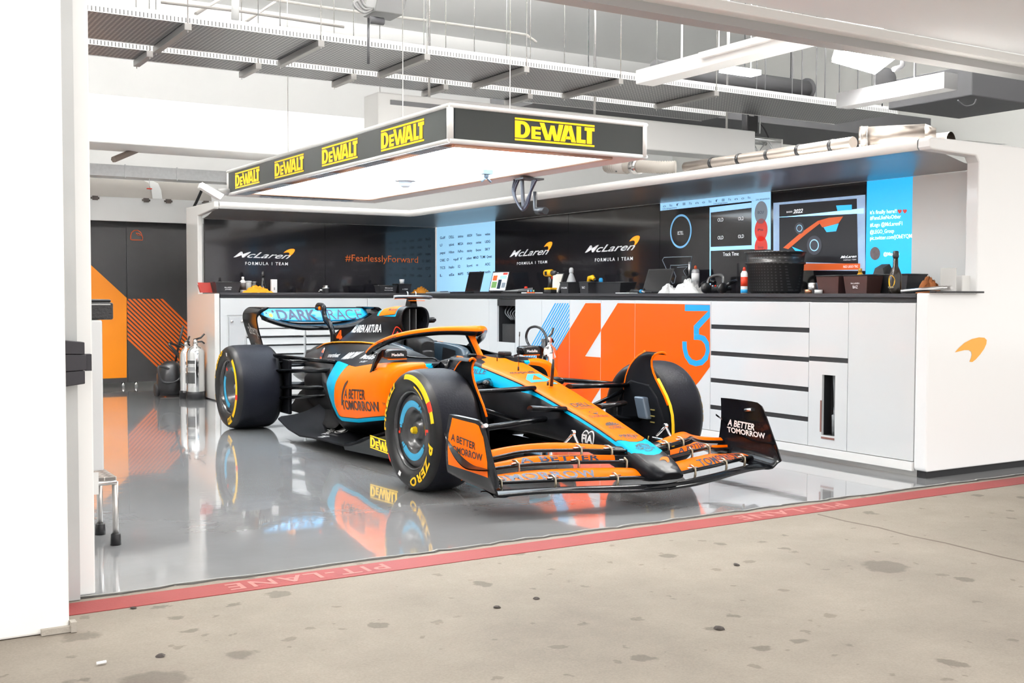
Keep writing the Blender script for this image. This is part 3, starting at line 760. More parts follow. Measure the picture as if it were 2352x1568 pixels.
seam = [11.98, 10.126, 9.957, 9.605, 9.114, 8.637, 8.141, 7.647, 6.682, 5.652, 5.297, 4.75]
labs = ['plain white base cabinet in the corner behind the car', 'narrow white filler cabinet beside the black niche', None, 'plain white base cabinet right of the black niche',
        'white base cabinet with blue diagonal stripes', 'base cabinet with the left part of the orange numeral', 'base cabinet with white triangle inside the orange numeral', 'wide orange base cabinet with the blue numeral three',
        'white drawer cabinet with black handle gaps', 'slim white cabinet with slot holding a torch', 'plain white cabinet at the pit lane end']
for k in range(len(seam)-1):
    hi_, lo_ = seam[k], seam[k+1]
    if k == 2:
        t = thing('equipment_niche', 'black open niche with cables between white base cabinets', 'niche', (XR, (hi_+lo_)/2, 0)); o = (hi_+lo_)/2
        MB().box(.3, .32, lo_-o, hi_-o, .62, ZC-.004).box(.02, .3, lo_-o, lo_-o+.006, .62, ZC-.004).box(.02, .3, hi_-o-.006, hi_-o, .62, ZC-.004).box(.02, .3, lo_-o+.006, hi_-o-.006, .65, .665).box(.0, .02, lo_-o, hi_-o, 1.045, ZC-.004).build('back_panel', black_matt, t)
        MB().box(.0, .02, lo_-o+.004, hi_-o, ZK, .675).build('lower_door', door_m, t, bev=.002)
        MB().box(.03, .28, lo_-o+.02, hi_-o-.05, .666, .86).build('computer', black_satin, t, bev=.004)
        mb = MB()
        for q in range(5): mb.tube(smooth_path([(.1+.02*q, hi_-o-.04-.05*q, 1.04), (.06, hi_-o-.06-.05*q, .97), (.1, hi_-o-.12-.03*q, .90)], 4), .006, 6)
        mb.build('cables', grey_mid, t)
        MB().box(-.012, .012, lo_-o, hi_-o, .042, ZK-.002).box(.05, .6, lo_-o, hi_-o, 0, .06).build('plinth', white_soft, t)
        continue
    t, o, lo, hi, f = cabinet(labs[k], 'y', lo_, hi_, dep=.14 if k == 9 else .02)
    if k == 8:     # drawers
        zs = [on(1640, y, x=XR).z for y in (745, 755, 806, 816, 868, 878, 930, 940)]
        edges = [ZC-.004]+zs+[ZK+.002]
        for i in range(0, 10, 2): panel(t, f, lo+.002, hi-.002, edges[i+1], edges[i], 'drawer_front')
        mb = MB()
        for i in range(1, 9, 2): mb.add([(.006, lo+.002, edges[i+1]), (.006, hi-.002, edges[i+1]), (.006, hi-.002, edges[i]), (.006, lo+.002, edges[i])], [(0, 1, 2, 3)])
        mb.build('handle_gaps', black_matt, t)
    elif k == 9:
        z1, z0 = on(1900, 820, x=XR).z, on(1900, 831, x=XR).z
        panel(t, f, lo+.002, hi-.002, z1, ZC-.004, 'drawer_front')
        MB().add([(.006, lo+.002, z0), (.006, hi-.002, z0), (.006, hi-.002, z1), (.006, lo+.002, z1)], [(0, 1, 2, 3)]).build('handle_gap', black_matt, t)
        ua, ub = on(1918, 900, x=XR).y-o, on(1888, 900, x=XR).y-o; za, zb = on(1900, 1000, x=XR).z, on(1900, 861, x=XR).z
        mb = MB()
        for u0, u1, v0, v1 in ((lo+.002, ua, ZK+.002, z0), (ub, hi-.002, ZK+.002, z0), (ua, ub, ZK+.002, za), (ua, ub, zb, z0)):
            mb.hexa([f(u0, v0, 0), f(u1, v0, 0), f(u1, v0, .02), f(u0, v0, .02), f(u0, v1, 0), f(u1, v1, 0), f(u1, v1, .02), f(u0, v1, .02)])
        mb.build('door', door_m, t)
        MB().box(.10, .12, ua-.01, ub+.01, za-.01, zb+.01).box(.021, .12, ua-.03, ub+.03, za-.012, za-.001).box(.021, .12, ua-.03, ua-.01, za, zb+.02).box(.021, .12, ub+.01, ub+.03, za, zb+.02).box(.021, .12, ua-.03, ub+.03, zb+.01, zb+.03).build('slot_recess', black_matt, t)
        tr_ = thing('torch', 'grey ribbed torch standing in slot of the slim white cabinet', 'torch', (XR+.058, o+(ua+ub)/2-.01, za))
        MB().lathe([(.020, .0), (.024, .14), (.012, .145), (.012, .19), (.010, .20), (.013, .30), (.020, .42), (.022, .44), (0, .44)], (.0, .0, 0), (.0, .0, 1), 14).build('body', mat('torch_grey', (.2, .21, .22), .4), tr_)
        MB().box(-.004, 0, ub, ub+.012, za+.02, za+.24).box(-.004, 0, ua, ub, za-.025, za-.012).build('slot_trim', mat('slot_trim', (.25, .12, .10), .4), t)
    else:
        panel(t, f, lo+.0015, hi-.0015, ZK+.002, ZC-.004)
        graphics(t, o, lo, hi)

# back run behind the rear wing
for lab, a, b_ in (('white workbench cabinet with tool drawers behind the rear wing', 3.625, 5.35), ('plain white base cabinet behind the airbox', 5.35, 5.88)):
    t, o, lo, hi, f = cabinet(lab, 'x', a, b_)
    if b_ < 5.5:
        zt_ = on(600, 727, y=YB).z
        panel(t, f, lo+.002, hi-.002, zt_+.02, ZC-.004, 'upper_panel')
        panel(t, f, lo+.002, on(522, 740, y=YB).x-o, ZK+.002, zt_+.02, 'side_panel')
        u0, u1 = on(526, 740, y=YB).x-o, on(562, 740, y=YB).x-o
        panel(t, f, u0, u1, ZK+.002, zt_, 'door', mat('door_grey_white', (.58, .59, .60), .3))
        for u in (u0+.03, u1-.03): MB().lathe([(0, 0), (.016, 0), (.016, .012), (0, .012)], (u, -.012, zt_-.05), (0, 1, 0), 12).build('lock', steel, t)
        x0, xm0, xm1, x1 = (on(px, 740, y=YB).x-o for px in (566, 697, 702, 830))
        dr = [(on(600, y0, y=YB).z, on(600, y1, y=YB).z) for y0, y1 in ((756, 771), (776, 791), (795, 812), (816, 850), (855, 890))]
        for c, d in ((x0, xm0), (xm1, x1)):
            for z1, z0 in dr:
                dd = MB().hexa([f(c, z0, -.03), f(d, z0, -.03), f(d, z0, .02), f(c, z0, .02), f(c, z1, -.012), f(d, z1, -.012), f(d, z1, .02), f(c, z1, .02)]).build('drawer', mat('drawer_white', (.64, .65, .655), .3), t)
                MB().box(c+.005, d-.005, -.012, .01, z1+.002, z1+.014).build('grip', black_matt, dd)
    else: panel(t, f, lo+.002, hi-.002, ZK+.002, ZC-.004)

# worktop: one continuous L-shaped slab
wt = mat('worktop_charcoal', (.028, .028, .032), .35, var=.2, vscale=20)
w_o = thing('worktop', 'long charcoal L-shaped worktop over the white base cabinets', 'worktop', (XR, YB, ZC))
mb = MB(); mb.box(.0, .70, 4.749-YB, 12.66-YB, .032, ZTOP-ZC).box(3.623-XR, 0.0, 0, .70, .032, ZTOP-ZC); mb.build('slab', wt, w_o)
mb = MB(); mb.box(.015, .60, 4.75-YB, 12.6-YB, .0005, .032).box(3.63-XR, 0.015, .015, .60, .0005, .032); mb.build('recessed_rail', mat('worktop_rail', (.016, .016, .018), .5), w_o)  # dark rail set slightly back below the slab

# hood over the counter: white bull-nosed edge and sloping metallic soffit
hood = thing('counter_hood', 'white bull-nosed L-shaped hood above the counter screens', 'hood', (XR, YB, 2.07))
mb = MB()
z0, z1 = .005, .078; X0 = 3.622-XR
prof = [(0, z0), (-.012, z0+.012), (-.016, (z0+z1)/2), (-.012, z1-.012), (0, z1), (.35, z1+.02), (.9, z1+.03)]   # (inwards, z)
mb.grid([[Vector((X0, d, z)) for d, z in prof], [Vector((d, d, z)) for d, z in prof], [Vector((d, 4.749-YB, z)) for d, z in prof]], sm=True)
mb.build('edge', white_soft, hood)
mb = MB(); sp = [(0.0, .003), (.10, .018), (.25, .0), (.45, -.045), (.60, -.062), (.69, -.066)]
mb.grid([[Vector((X0+.01, d, z)) for d, z in sp], [Vector((d, d, z)) for d, z in sp], [Vector((d, 4.75-YB, z)) for d, z in sp]], sm=True)
mb.build('soffit', mat('soffit_bronze', (.36, .34, .33), .32, .55), hood)
mb = MB(); mb.box(.25, .255, 5.6-YB, 10.2-YB, .0, .004); 
mb.build('light_slot', mat('slot_blue', (.5, .65, .75), .3), hood)

# end panels
ep = thing('end_panel', 'big white end panel with orange mark facing the pit lane', 'panel', (XR, 4.652, 0))
pr = [(0.015, .045), (0, .06), (0, ZTOP+.003), (.46, ZTOP+.003), (.47, ZTOP+.02), (.47, 2.02), (.44, 2.06), (0, 2.072), (-.014, 2.09), (-.014, 2.135), (0, 2.148), (4.2, 2.148), (4.2, .045)]
mb = MB(); mb.prism(pr, lambda a, b_, c: (a, c, b_), 0, .095); mb.build('board', panel_white_daylit, ep, bev=.01, seg=3)
MB().box(.03, 4.2, .02, .09, 0, .045).build('kick_gap', black_matt, ep)
a, b_, c = on(2193, 800, y=4.652), on(2266, 776, y=4.652), on(2235, 831, y=4.652)
mb = MB(); q = [Vector((a.x-XR+(b_.x-a.x)*x, -.002, c.z+(b_.z+.006-c.z)*y)) for x, y in SWOOSH]; mb.add(q, [tuple(range(len(q)))])
mb.build('orange_mark', mat('mark_orange', srgb(250, 178, 70), .4), ep)
MB().box(.685, .70, .1, 5.345-4.652, ZTOP+.003, 2.0).build('return_panel', mat('return_white', (.9, .9, .89), .5), ep)
MB().box(.005, .48, -.05, -.0005, ZTOP+.004, ZTOP+.016).build('end_shelf', black_satin, ep, bev=.003)
el = thing('end_panel', 'white end panel of the back counter beside the dark partition', 'panel', (3.60, YB, 0))
pl_ = [(0.0, .012), (0, ZTOP-.01), (.62, ZTOP-.01), (.62, 2.03), (.0, 2.07), (-.012, 2.09), (-.012, 2.135), (0, 2.148), (1.09, 2.15), (1.09, .012)]
mb = MB(); mb.prism(pl_, lambda a, b_, c: (c, a, b_), -.035, .02); mb.build('board', mat('warm_gloss_white', (.80, .78, .75), .1, coat=.4), el, bev=.012, seg=3)

# dark partition with the orange prints at the back left
YD = 14.35
part = [(1.2, 3.175, 'dark grey partition with solid orange field at the left'), (3.18, 3.968, 'dark grey partition with diagonal orange stripes and helmet outline')]
pd = mat('partition_charcoal', (.030, .029, .030), .45, var=.25, vscale=4)
def xz(px, py): v = on(px, py, y=YD); return (v.x, v.z)


for k, (x0, x1, lab) in enumerate(part):
    t = thing('partition_panel', lab, 'partition', ((x0+x1)/2, YD, 0), group='dark partitions at the back'); o = (x0+x1)/2
    MB().box(x0-o, x1-o, 0, .05, .06, 2.13).build('board', pd, t)
    for q in (x0-o+.1, x1-o-.05): MB().tube([(q, .02, 0), (q, .02, .06)], .02, 10).build('foot', chrome, t)
    if k == 0:
        p = [xz(191, 592), xz(291, 684), xz(291, 867), xz(191, 871)]; p = [p[0], p[1], p[2], p[3], (p[3][0]-.6, p[3][1]), (p[0][0]-.6, p[0][1]+.46)]
        MB().add([(x-o, -.002, z) for x, z in p], [tuple(range(6))]).build('orange_field', mat('orange_board', srgb(255, 150, 22), .4), t)
    else:
        mb = MB(); tl_, bl = xz(291.5, 686), xz(291.5, 778); tr_x = xz(378, 686)[0]; rx = xz(436, 745); bot = xz(379, 861)
        n = 15; L0 = [xz(291.5+(379-291.5)*t_, 686) for t_ in [1-i/8 for i in range(9)]]+[xz(291.5, 686+i*(780-686)/8) for i in range(1, 9)]
        for i in range(17):
            s = xz(293+i*0, 686) if 0 else None
        # stripes run down-right at 45 degrees of the board
        c_lo, c_hi = bl[1]-bl[0], tl_[1]+ (-(tr_x))
        c0_ = bl[0]+bl[1]; c1_ = tr_x+tl_[1]; m_ = 17; w_ = (c1_-c0_)/m_
        for i in range(m_):
            ca = c0_+i*w_; cb_ = ca+w_*.58
            def seg(c):
                # line x+z=c from the top/left border to the right/bottom border
                xa = max(tl_[0], c-tl_[1]); 
                xe = min(rx[0], (c+ (bot[0]-bot[1]))/2) if True else 0
                return (xa, c-xa), (xe, c-xe)
            (a1, b1), (a2, b2) = seg(ca); (a3, b3), (a4, b4) = seg(cb_)
            mb.add([(a1-o, -.002, b1), (a2-o, -.002, b2), (a4-o, -.002, b4), (a3-o, -.002, b3)], [(0, 1, 2, 3)])
        mb.build('orange_stripes', mat('stripe_orange', srgb(238, 108, 26), .4), t)
        hp = [(0, .05), (.0, .45), (.08, .75), (.3, .97), (.6, 1), (.85, .8), (1, .3), (1, .02), (.1, .02), (0, .05)]
        a = xz(300, 551); b_ = xz(327, 529); mb = MB()
        mb.tube([(a[0]+(b_[0]-a[0])*x-o, -.004, a[1]+(b_[1]-a[1])*y) for x, y in hp], .006, 6)
        mb.tube([(a[0]+(b_[0]-a[0])*x-o, -.004, a[1]+(b_[1]-a[1])*y) for x, y in ((.45, .72), (.72, .66), (.92, .45), (.62, .50), (.45, .72))], .004, 6)
        mb.build('helmet_outline', mat('outline_orange', srgb(225, 95, 50), .4), t)
        mb = MB(); a = xz(300, 514); b_ = xz(362, 515); text_on(mb, 'Daniel - 3', (a[0]-o, -.002, a[1]), (b_[0]-a[0], 0, 0), (0, 0, .045), .001); mb.build('faded_lettering', mat('faded_black', (.025, .025, .027), .5), t)
struct(MB().box(2.2, 3.62, YD-.03, YD, 2.13, 2.17).build('trim_12', white_matt), 'white strip above dark partition')

# ================================================================== SCREENS
scr_black = mat('screen_black', (.014, .013, .016), .10, coat=.3)
XS, YS, ZS0, ZS1 = 6.6, 12.68, ZTOP+.002, 2.004
glow_blue = mat('screen_blue', srgb(150, 200, 232), .3, emit=.75)
glow_cyan = mat('screen_cyan', srgb(40, 170, 232), .25, emit=.8)
glow_white = mat('screen_white', (.9, .92, .95), .4, emit=.55)
glow_grey = mat('screen_grey', srgb(120, 130, 140), .4, emit=.5)
glow_orange = mat('screen_orange', srgb(250, 150, 30), .4, emit=.8)
glow_rust = mat('screen_rust', srgb(190, 85, 40), .4, emit=.7)
glow_red = mat('screen_red', srgb(190, 60, 50), .4, emit=.6)
glow_navy = mat('screen_navy', srgb(30, 45, 60), .4, emit=.6)
glow_dim = mat('screen_dim', srgb(60, 62, 70), .4, emit=.5)


def screen(label, pxa, pxb, m=None, back=False):
    """a wall screen between two photo columns; children are drawn in its own coordinates"""
    if not back:
        ya, yb = on(pxa, 600, x=XS).y, on(pxb, 600, x=XS).y; o = Vector((XS, (ya+yb)/2, ZS0))
        t = thing('wall_screen', label, 'screen', tuple(o), group='wall screens over the counter')
        MB().box(0, .04, yb-o.y+.002, ya-o.y-.002, 0, ZS1-ZS0).build('display', m or scr_black, t)
        return t, (lambda x, y, d=.003: on(x, y, x=XS)-o-Vector((d, 0, 0)))
    xa, xb = on(pxa, 600, y=YS).x, on(pxb, 600, y=YS).x; o = Vector(((xa+xb)/2, YS, ZS0))
    t = thing('wall_screen', label, 'screen', tuple(o), group='wall screens over the counter')
    MB().box(xa-o.x+.002, xb-o.x-.002, 0, .04, 0, ZS1-ZS0).build('display', m or scr_black, t)
    return t, (lambda x, y, d=.003: on(x, y, y=YS)-o-Vector((0, d, 0)))


def txt(mb, g, s, pl, pr, pt, mi=0, d=.003, **k):
    a, b_, c = g(*pl, d), g(*pr, d), g(*pt, d); return text_on(mb, s, a, b_-a, c-a, 0, mi, **k)


def shp(mb, g, pts, mi=0, d=.003): mb.add([g(x, y, d) for x, y in pts], [tuple(range(len(pts)))], mi)


def logo(t, g, pl, pr, pt, sw, sub):
    """team word with the speed mark and the line below; pixel corners"""
    mb = MB(); txt(mb, g, 'McLaren', pl, pr, pt, bold=.010, shear=.12, space=1.0); txt(mb, g, 'FORMULA 1 TEAM', *sub, bold=.02, space=1.35); mb.build('team_lettering', mat('screen_letter_white', (.85, .85, .86), .4, emit=.25), t)
    mb = MB(); (x0, y0), (x1, y1) = sw; sk = (pr[1]-pl[1])/(pr[0]-pl[0])
    shp(mb, g, [(x0+(x1-x0)*x, y0+(y1-y0)*y+sk*(x1-x0)*(x-.5)*.6) for x, y in SWOOSH]); mb.build('speed_mark', glow_orange, t)


t, g = screen('black wall screen with white team lettering at the far left', 470, 747, back=True)
logo(t, g, (536, 590.5), (661, 594), (536+14, 577), ((651, 588), (677, 571)), ((563, 608), (661, 609), (563, 601)))
t, g = screen('black wall screen with an orange hashtag in the corner', 747, 1000, back=True)
mb = MB(); txt(mb, g, '#FearlesslyForward', (793, 599), (960, 603.5), (793, 583)); mb.build('hashtag', orange_print, t)

t, g = screen('pale blue screen covered in small dark sponsor marks', 1003, 1137, glow_blue)
mb = MB(); rnd = random.Random(3)
names = [['Gulf', 'DELL', 'darktrace', 'ARROW', 'Tezos', 'webex'], ['U', 'splunk', 'MEGA', 'alteryx', 'smartsheet', 'UDG'], ['pepsi', 'Hilton', 'FxPro', 'stanley', 'box', 'SKY'], ['CNBC', 'O', 'gopuff', 'V', 'unilever', 'MIND', 'TUMI', 'Qwest'], ['TCS', 'halo', 'EQ', 'logi', 'go', 'AOC'], ['L', 'eEa', 'MAPFS', 'Spi', 'pirelli', 'ash']]
for r, row in enumerate(names):
    for c, n in enumerate(row):
        x = 1011+c*(118/(len(row)-.3)); ww = 12 if len(n) > 2 else 5; y = 549+r*17.3-(c/len(row))*10
        mb = MB(); txt(mb, g, n, (x, y), (x+ww, y-1), (x, y-6), bold=.02); mb.build('sponsor_mark', mat('mark_navy', (.03, .05, .07), .5), t)
t, g = screen('black wall screen with white lettering right of the sponsor board', 1137, 1305)
logo(t, g, (1171, 590), (1256.5, 584), (1171+9, 574), ((1250, 575), (1269, 555)), ((1188, 608), (1257, 604), (1188, 602)))
t, g = screen('middle black wall screen with large white team lettering', 1305, 1515)
logo(t, g, (1344, 580), (1454, 574), (1344+10, 563), ((1446, 563), (1470, 541)), ((1367, 600.5), (1454, 597), (1367, 593)))

t, g = screen('telemetry screen with gauge circle, track map and red buttons', 1515, 1772)
for q in ([(1517, 465), (1771, 440), (1771, 457), (1517, 484)], [(1633.2, 476), (1726.8, 465), (1726.8, 477), (1633.2, 488)], [(1633.2, 567), (1726.8, 563), (1726.8, 572), (1633.2, 576)], [(1727, 462), (1771, 457.2), (1771, 573), (1727, 572)], [(1630.5, 476), (1633, 476), (1633, 668), (1630.5, 668)]): mb = MB(); shp(mb, g, q); mb.build('window_bar', glow_blue, t)
mb = MB()
for k in range(14): mb = MB(); txt(mb, g, ['o', 'n', 'Fix', '88', 'f', 'Res'][k*5 % 6], (1524+k*15, 476-k*1.5), (1530+k*15, 475.4-k*1.5), (1524+k*15, 470-k*1.5), d=.005); mb.build('toolbar_mark', glow_navy, t)
for x in (1523, 1640, 1737): mb = MB(); txt(mb, g, 'Live temperature', (x, 481.5-(x-1523)*.1), (x+32, 478.5-(x-1523)*.1), (x, 477-(x-1523)*.1), d=.005); mb.build('window_title', glow_navy, t)
mb = MB(); C = g(1564, 531); rx_, ry_ = abs(g(1589, 531).y-C.y), abs(g(1564, 492).z-C.z)
for k in range(48):
    a0, a1 = 2*math.pi*k/48, 2*math.pi*(k+1)/48
    mb.add([C+Vector((0, rx_*math.cos(a), ry_*math.sin(a)))*f_ if False else Vector((C.x, C.y+rx_*math.cos(a)*f_, C.z+ry_*math.sin(a)*f_)) for a, f_ in ((a0, 1), (a1, 1), (a1, .88), (a0, .88))], [(0, 1, 2, 3)])
mb.build('gauge_ring', mat('gauge_blue', srgb(110, 165, 205), .3, emit=.6), t)
mb = MB(); txt(mb, g, 'LAP TIME 1', (1557, 535), (1569, 534.5), (1557, 531)); txt(mb, g, 'Bias 33.6', (1557, 539), (1570, 538.5), (1557, 535.8))
for x, y in ((1649, 509), (1696, 506), (1649, 550), (1696, 547)): txt(mb, g, 'OLD', (x, y), (x+13, y-1), (x, y-8))
txt(mb, g, 'Track Time', (1661, 588), (1697, 586.5), (1661, 579)); mb.build('readouts', glow_white, t)
mb = MB(); tp = [(1522, 597), (1526, 591), (1548, 590), (1590, 589), (1586, 607), (1560, 609), (1541, 609), (1540, 616), (1548, 622), (1553, 634), (1549, 650), (1545, 651), (1540, 640), (1536, 628), (1522, 597)]
mb.tube([g(x, y, .004) for x, y in tp], .003, 4); mb.tube([g(x, y, .004) for x, y in ((1556, 614), (1580, 612), (1570, 622), (1580, 640))], .0025, 4); mb.build('track_map', glow_grey, t)
for nm, y, m_ in (('grey_button', 488, glow_grey), ('red_button', 528, glow_red), ('red_button', 568, glow_red)):
    mb = MB(); C = g(1749, y, .005); shpp = [Vector((C.x, C.y+.075*math.cos(a), C.z+.094*math.sin(a))) for a in [2*math.pi*k/32 for k in range(32)]]
    if y == 568: shpp = [v for v in shpp if v.z > C.z-.02]
    mb.add(shpp, [tuple(range(len(shpp)))]); txt(mb, g, {488: 'ECU', 528: 'Pit', 568: 'Stop'}[y], (1742, y+3), (1755, y+2), (1742, y-3), mi=1, d=.007); mb.build(nm, [m_, glow_navy], t)

t, g = screen('screen showing a picture of an orange racing car', 1772, 1988)
mb = MB(); shp(mb, g, [(1777, 466), (1988, 447), (1988, 622), (1777, 620)])
mb.build('crumpled_border', mat('picture_border', srgb(135, 160, 195), .4, emit=.55, var=1.2, vscale=9), t)
mb = MB(); shp(mb, g, [(1791, 470), (1969, 456), (1972, 606), (1791, 600)], d=.005); mb.build('picture_ground', mat('picture_dark', srgb(28, 28, 32), .4, emit=.5), t)
mb = MB(); shp(mb, g, [(1791, 499), (1985, 478), (1985, 490), (1900, 494), (1791, 498)], d=.006); mb.build('light_streak', mat('streak', srgb(170, 215, 245), .4, emit=.9), t)
mb = MB(); shp(mb, g, [(1800, 569), (1840, 535), (1880, 507), (1890, 509), (1850, 540), (1812, 572)], d=.007); shp(mb, g, [(1880, 507), (1905, 500), (1938, 497), (1928, 512), (1905, 520), (1890, 522)], d=.007); shp(mb, g, [(1846, 605), (1977, 605), (1977, 619), (1846, 621)], d=.007); mb.build('pictured_car_body', glow_rust, t)
for q in ([(1922, 472), (1958, 470), (1958, 482), (1925, 484)], [(1893, 522), (1928, 513), (1922, 531), (1900, 533)], [(1820, 566), (1850, 578), (1840, 590)]): mb = MB(); shp(mb, g, q, d=.0075); mb.build('pictured_car_trim', glow_cyan, t)
for nm, x, y, r1, r2 in (('pictured_wheel', 1872, 563, 17, 22), ('pictured_wheel', 1838, 524, 11, 13)):
    mb = MB()
    for mi, f_, d in ((0, 1, .008), (1, .62, .009), (0, .52, .010)): shp(mb, g, [(x+r1*f_*math.cos(a), y+r2*f_*math.sin(a)) for a in [2*math.pi*k/28 for k in range(28)]], mi, d)
    mb.build(nm, [glow_dim, glow_blue], t)
mb = MB(); txt(mb, g, '2022', (1823, 490), (1845, 488), (1824, 481), d=.007, bold=.03, shear=.2); txt(mb, g, 'BAHRAIN', (1808, 489), (1821, 488), (1808, 485), d=.007); txt(mb, g, 'McLaren', (1932, 593), (1968, 591), (1934, 587), d=.007, bold=.02, shear=.2); txt(mb, g, 'FORMULA 1 TEAM', (1939, 598.5), (1968, 597), (1939, 596), d=.007); txt(mb, g, 'RED LEGO TEC', (1939, 615), (1973, 614), (1939, 610), d=.009); mb.build('picture_lettering', glow_white, t)

t, g = screen('bright cyan screen with white social media lines', 1988, 2098, glow_cyan)
for s, y, x1 in (("it's finally here!!", 492, 2060), ('#FansLikeNoOther', 505, 2070), ('#Lego @McLarenF1', 521, 2073), ('@LEGO_Group', 537, 2054), ('pic.twitter.com/JObEYQM', 551, 2095)):
    mb = MB(); txt(mb, g, s, (1999, y), (x1, y-.055*(x1-1999)), (1999, y-9), bold=.004); mb.build('message_line', mat('message_white', (1, 1, 1), .4, emit=.9), t)
mb = MB(); txt(mb, g, '@Maxime', (2030, 587), (2066, 586), (2030, 579), bold=.01); mb.build('message_line', mat('message_white', (1, 1, 1), .4, emit=.9), t)
for x in (2067, 2079):
    mb = MB(); C = (x, 485.5-(x-2067)*.04); shp(mb, g, [(C[0]+5*a, C[1]+5*b_) for a, b_ in ((0, 1.1), (-.8, .2), (-1, -.4), (-.6, -.95), (-.15, -.8), (0, -.45), (.15, -.8), (.6, -.95), (1, -.4), (.8, .2))]); mb.build('heart', glow_red, t)
mb = MB(); shp(mb, g, [(2010.5+11.5*math.cos(a), 582+15*math.sin(a)) for a in [2*math.pi*k/32 for k in range(32)]]); mb.build('portrait_disc', mat('portrait_dark', (.07, .055, .06), .4, var=3, vscale=22), t)
mb = MB(); shp(mb, g, [(1990, 481), (2040, 476), (2036, 491), (1992, 496)], d=.001); shp(mb, g, [(2060, 474), (2075, 473), (2075, 477), (2060, 478)], d=.001)

# ================================================================== THE RACING CAR  (local: x forward, y to its left, z up; origin under the front axle)
CARX, CARY = 3.879, 6.013
car = thing('racing_car', 'orange, black and blue single-seat racing car parked in the garage', 'racing car', (CARX, CARY, 0), -math.pi/2)


def cpx(px, py, l=None, u=None, z=None):
    v = on(px, py, x=CARX+l) if l is not None else on(px, py, y=CARY-u) if u is not None else on(px, py, z=z)
    return Vector((CARY-v.y, v.x-CARX, v.z))


def paint_mat(name, base=(.005, .0055, .007)):
    m = bpy.data.materials.new(name); m.use_nodes = True; nt = m.node_tree; L = nt.links.new; b = nt.nodes['Principled BSDF']
    b.inputs['Roughness'].default_value = .3; b.inputs['Specular IOR Level'].default_value = .07; b.inputs['Coat Weight'].default_value = .0; b.inputs['Coat Roughness'].default_value = .05

    def gate(attr, thr):
        a = nt.nodes.new('ShaderNodeAttribute'); a.attribute_name = attr
        g = nt.nodes.new('ShaderNodeMath'); g.operation = 'GREATER_THAN'; g.inputs[1].default_value = thr; L(a.outputs['Fac'], g.inputs[0]); return g.outputs[0]

    def mix(a, col, f):
        x = nt.nodes.new('ShaderNodeMix'); x.data_type = 'RGBA'; x.inputs['B'].default_value = col+(1,)
        if isinstance(a, tuple): x.inputs['A'].default_value = a+(1,)
        else: L(a, x.inputs['A'])
        L(f, x.inputs['Factor']); return x.outputs['Result']
    c = mix(base, TEAL, gate('B', 0)); c = mix(c, base, gate('A', -.006)); c = mix(c, ORANGE, gate('A', 0))
    L(c, b.inputs['Base Color']); return m


livery = paint_mat('team_livery')


def paint(o, fa, fb=None):
    me = o.data
    for nm, f in (('A', fa), ('B', fb)):
        at = me.attributes.new(nm, 'FLOAT', 'POINT')
        at.data.foreach_set('value', [f(*v.co) if f else -1. for v in me.vertices])
    return o


def sdp(poly, x, y):
    """signed distance to a polygon, positive inside"""
    d = 1e9; ins = False; n = len(poly)
    for i in range(n):
        ax, ay = poly[i]; bx, by = poly[(i+1) % n]
        ex, ey = bx-ax, by-ay; wx, wy = x-ax, y-ay
        t = max(0, min(1, (wx*ex+wy*ey)/(ex*ex+ey*ey+1e-12))); d = min(d, math.hypot(wx-ex*t, wy-ey*t))
        if (ay > y) != (by > y) and x < (bx-ax)*(y-ay)/(by-ay)+ax: ins = not ins
    return d if ins else -d


def crom(seq, n):
    out = []
    for i in range(len(seq)-1):
        p0, p1, p2, p3 = seq[max(i-1, 0)], seq[i], seq[i+1], seq[min(i+2, len(seq)-1)]
        for k in range(n):
            t = k/n; out.append(tuple(.5*((2*b)+(c-a)*t+(2*a-5*b+4*c-d)*t*t+(3*b-a-3*c+d)*t**3) for a, b, c, d in zip(p0, p1, p2, p3)))
    out.append(tuple(seq[-1])); return out


def loft(stations, nu=5, nr=4, closed=False):
    """stations: (u, [(l, z) ...]) open or closed rings of equal count -> dense rows of 3D points"""
    rings = []
    for u, ring in stations:
        r = [tuple(p) for p in ring]
        if closed: r = crom([r[-1]]+r+[r[0], r[1]], nr)[nr:-nr-1] if nr > 1 else r
        else: r = crom(r, nr) if nr > 1 else r
        rings.append([(u, l, z) for l, z in r])
    if nu <= 1: return [[Vector(p) for p in r] for r in rings]
    m = len(rings[0]); cols = [crom([r[j] for r in rings], nu) for j in range(m)]
    return [[Vector(cols[j][i]) for j in range(m)] for i in range(len(cols[0]))]


def mirror(half):  # half ring from the top centre to the bottom centre -> closed ring
    return half+[(-l, z) for l, z in half[-2:0:-1]]


# ---------------------------------------------------------------- nose and front of the monocoque
NOSE = [(1.325, .060, .192, .075, .182, .06, .172), (1.305, .078, .205, .092, .182, .08, .160), (1.25, .096, .236, .112, .19, .095, .148), (1.2, .102, .258, .120, .20, .098, .142),
        (1.1, .104, .297, .126, .225, .10, .145), (1.0, .101, .332, .126, .25, .10, .165), (.9, .098, .364, .127, .275, .10, .19), (.8, .099, .395, .13, .30, .10, .215), (.6, .105, .453, .14, .34, .105, .25),
        (.4, .118, .505, .155, .38, .11, .27), (.2, .126, .557, .172, .42, .12, .28), (0, .136, .604, .188, .45, .13, .285), (-.2, .151, .642, .21, .48, .15, .28), (-.4, .178, .682, .24, .5, .17, .27), (-.6, .205, .720, .275, .5, .2, .26), (-.78, .235, .735, .30, .5, .22, .26)]


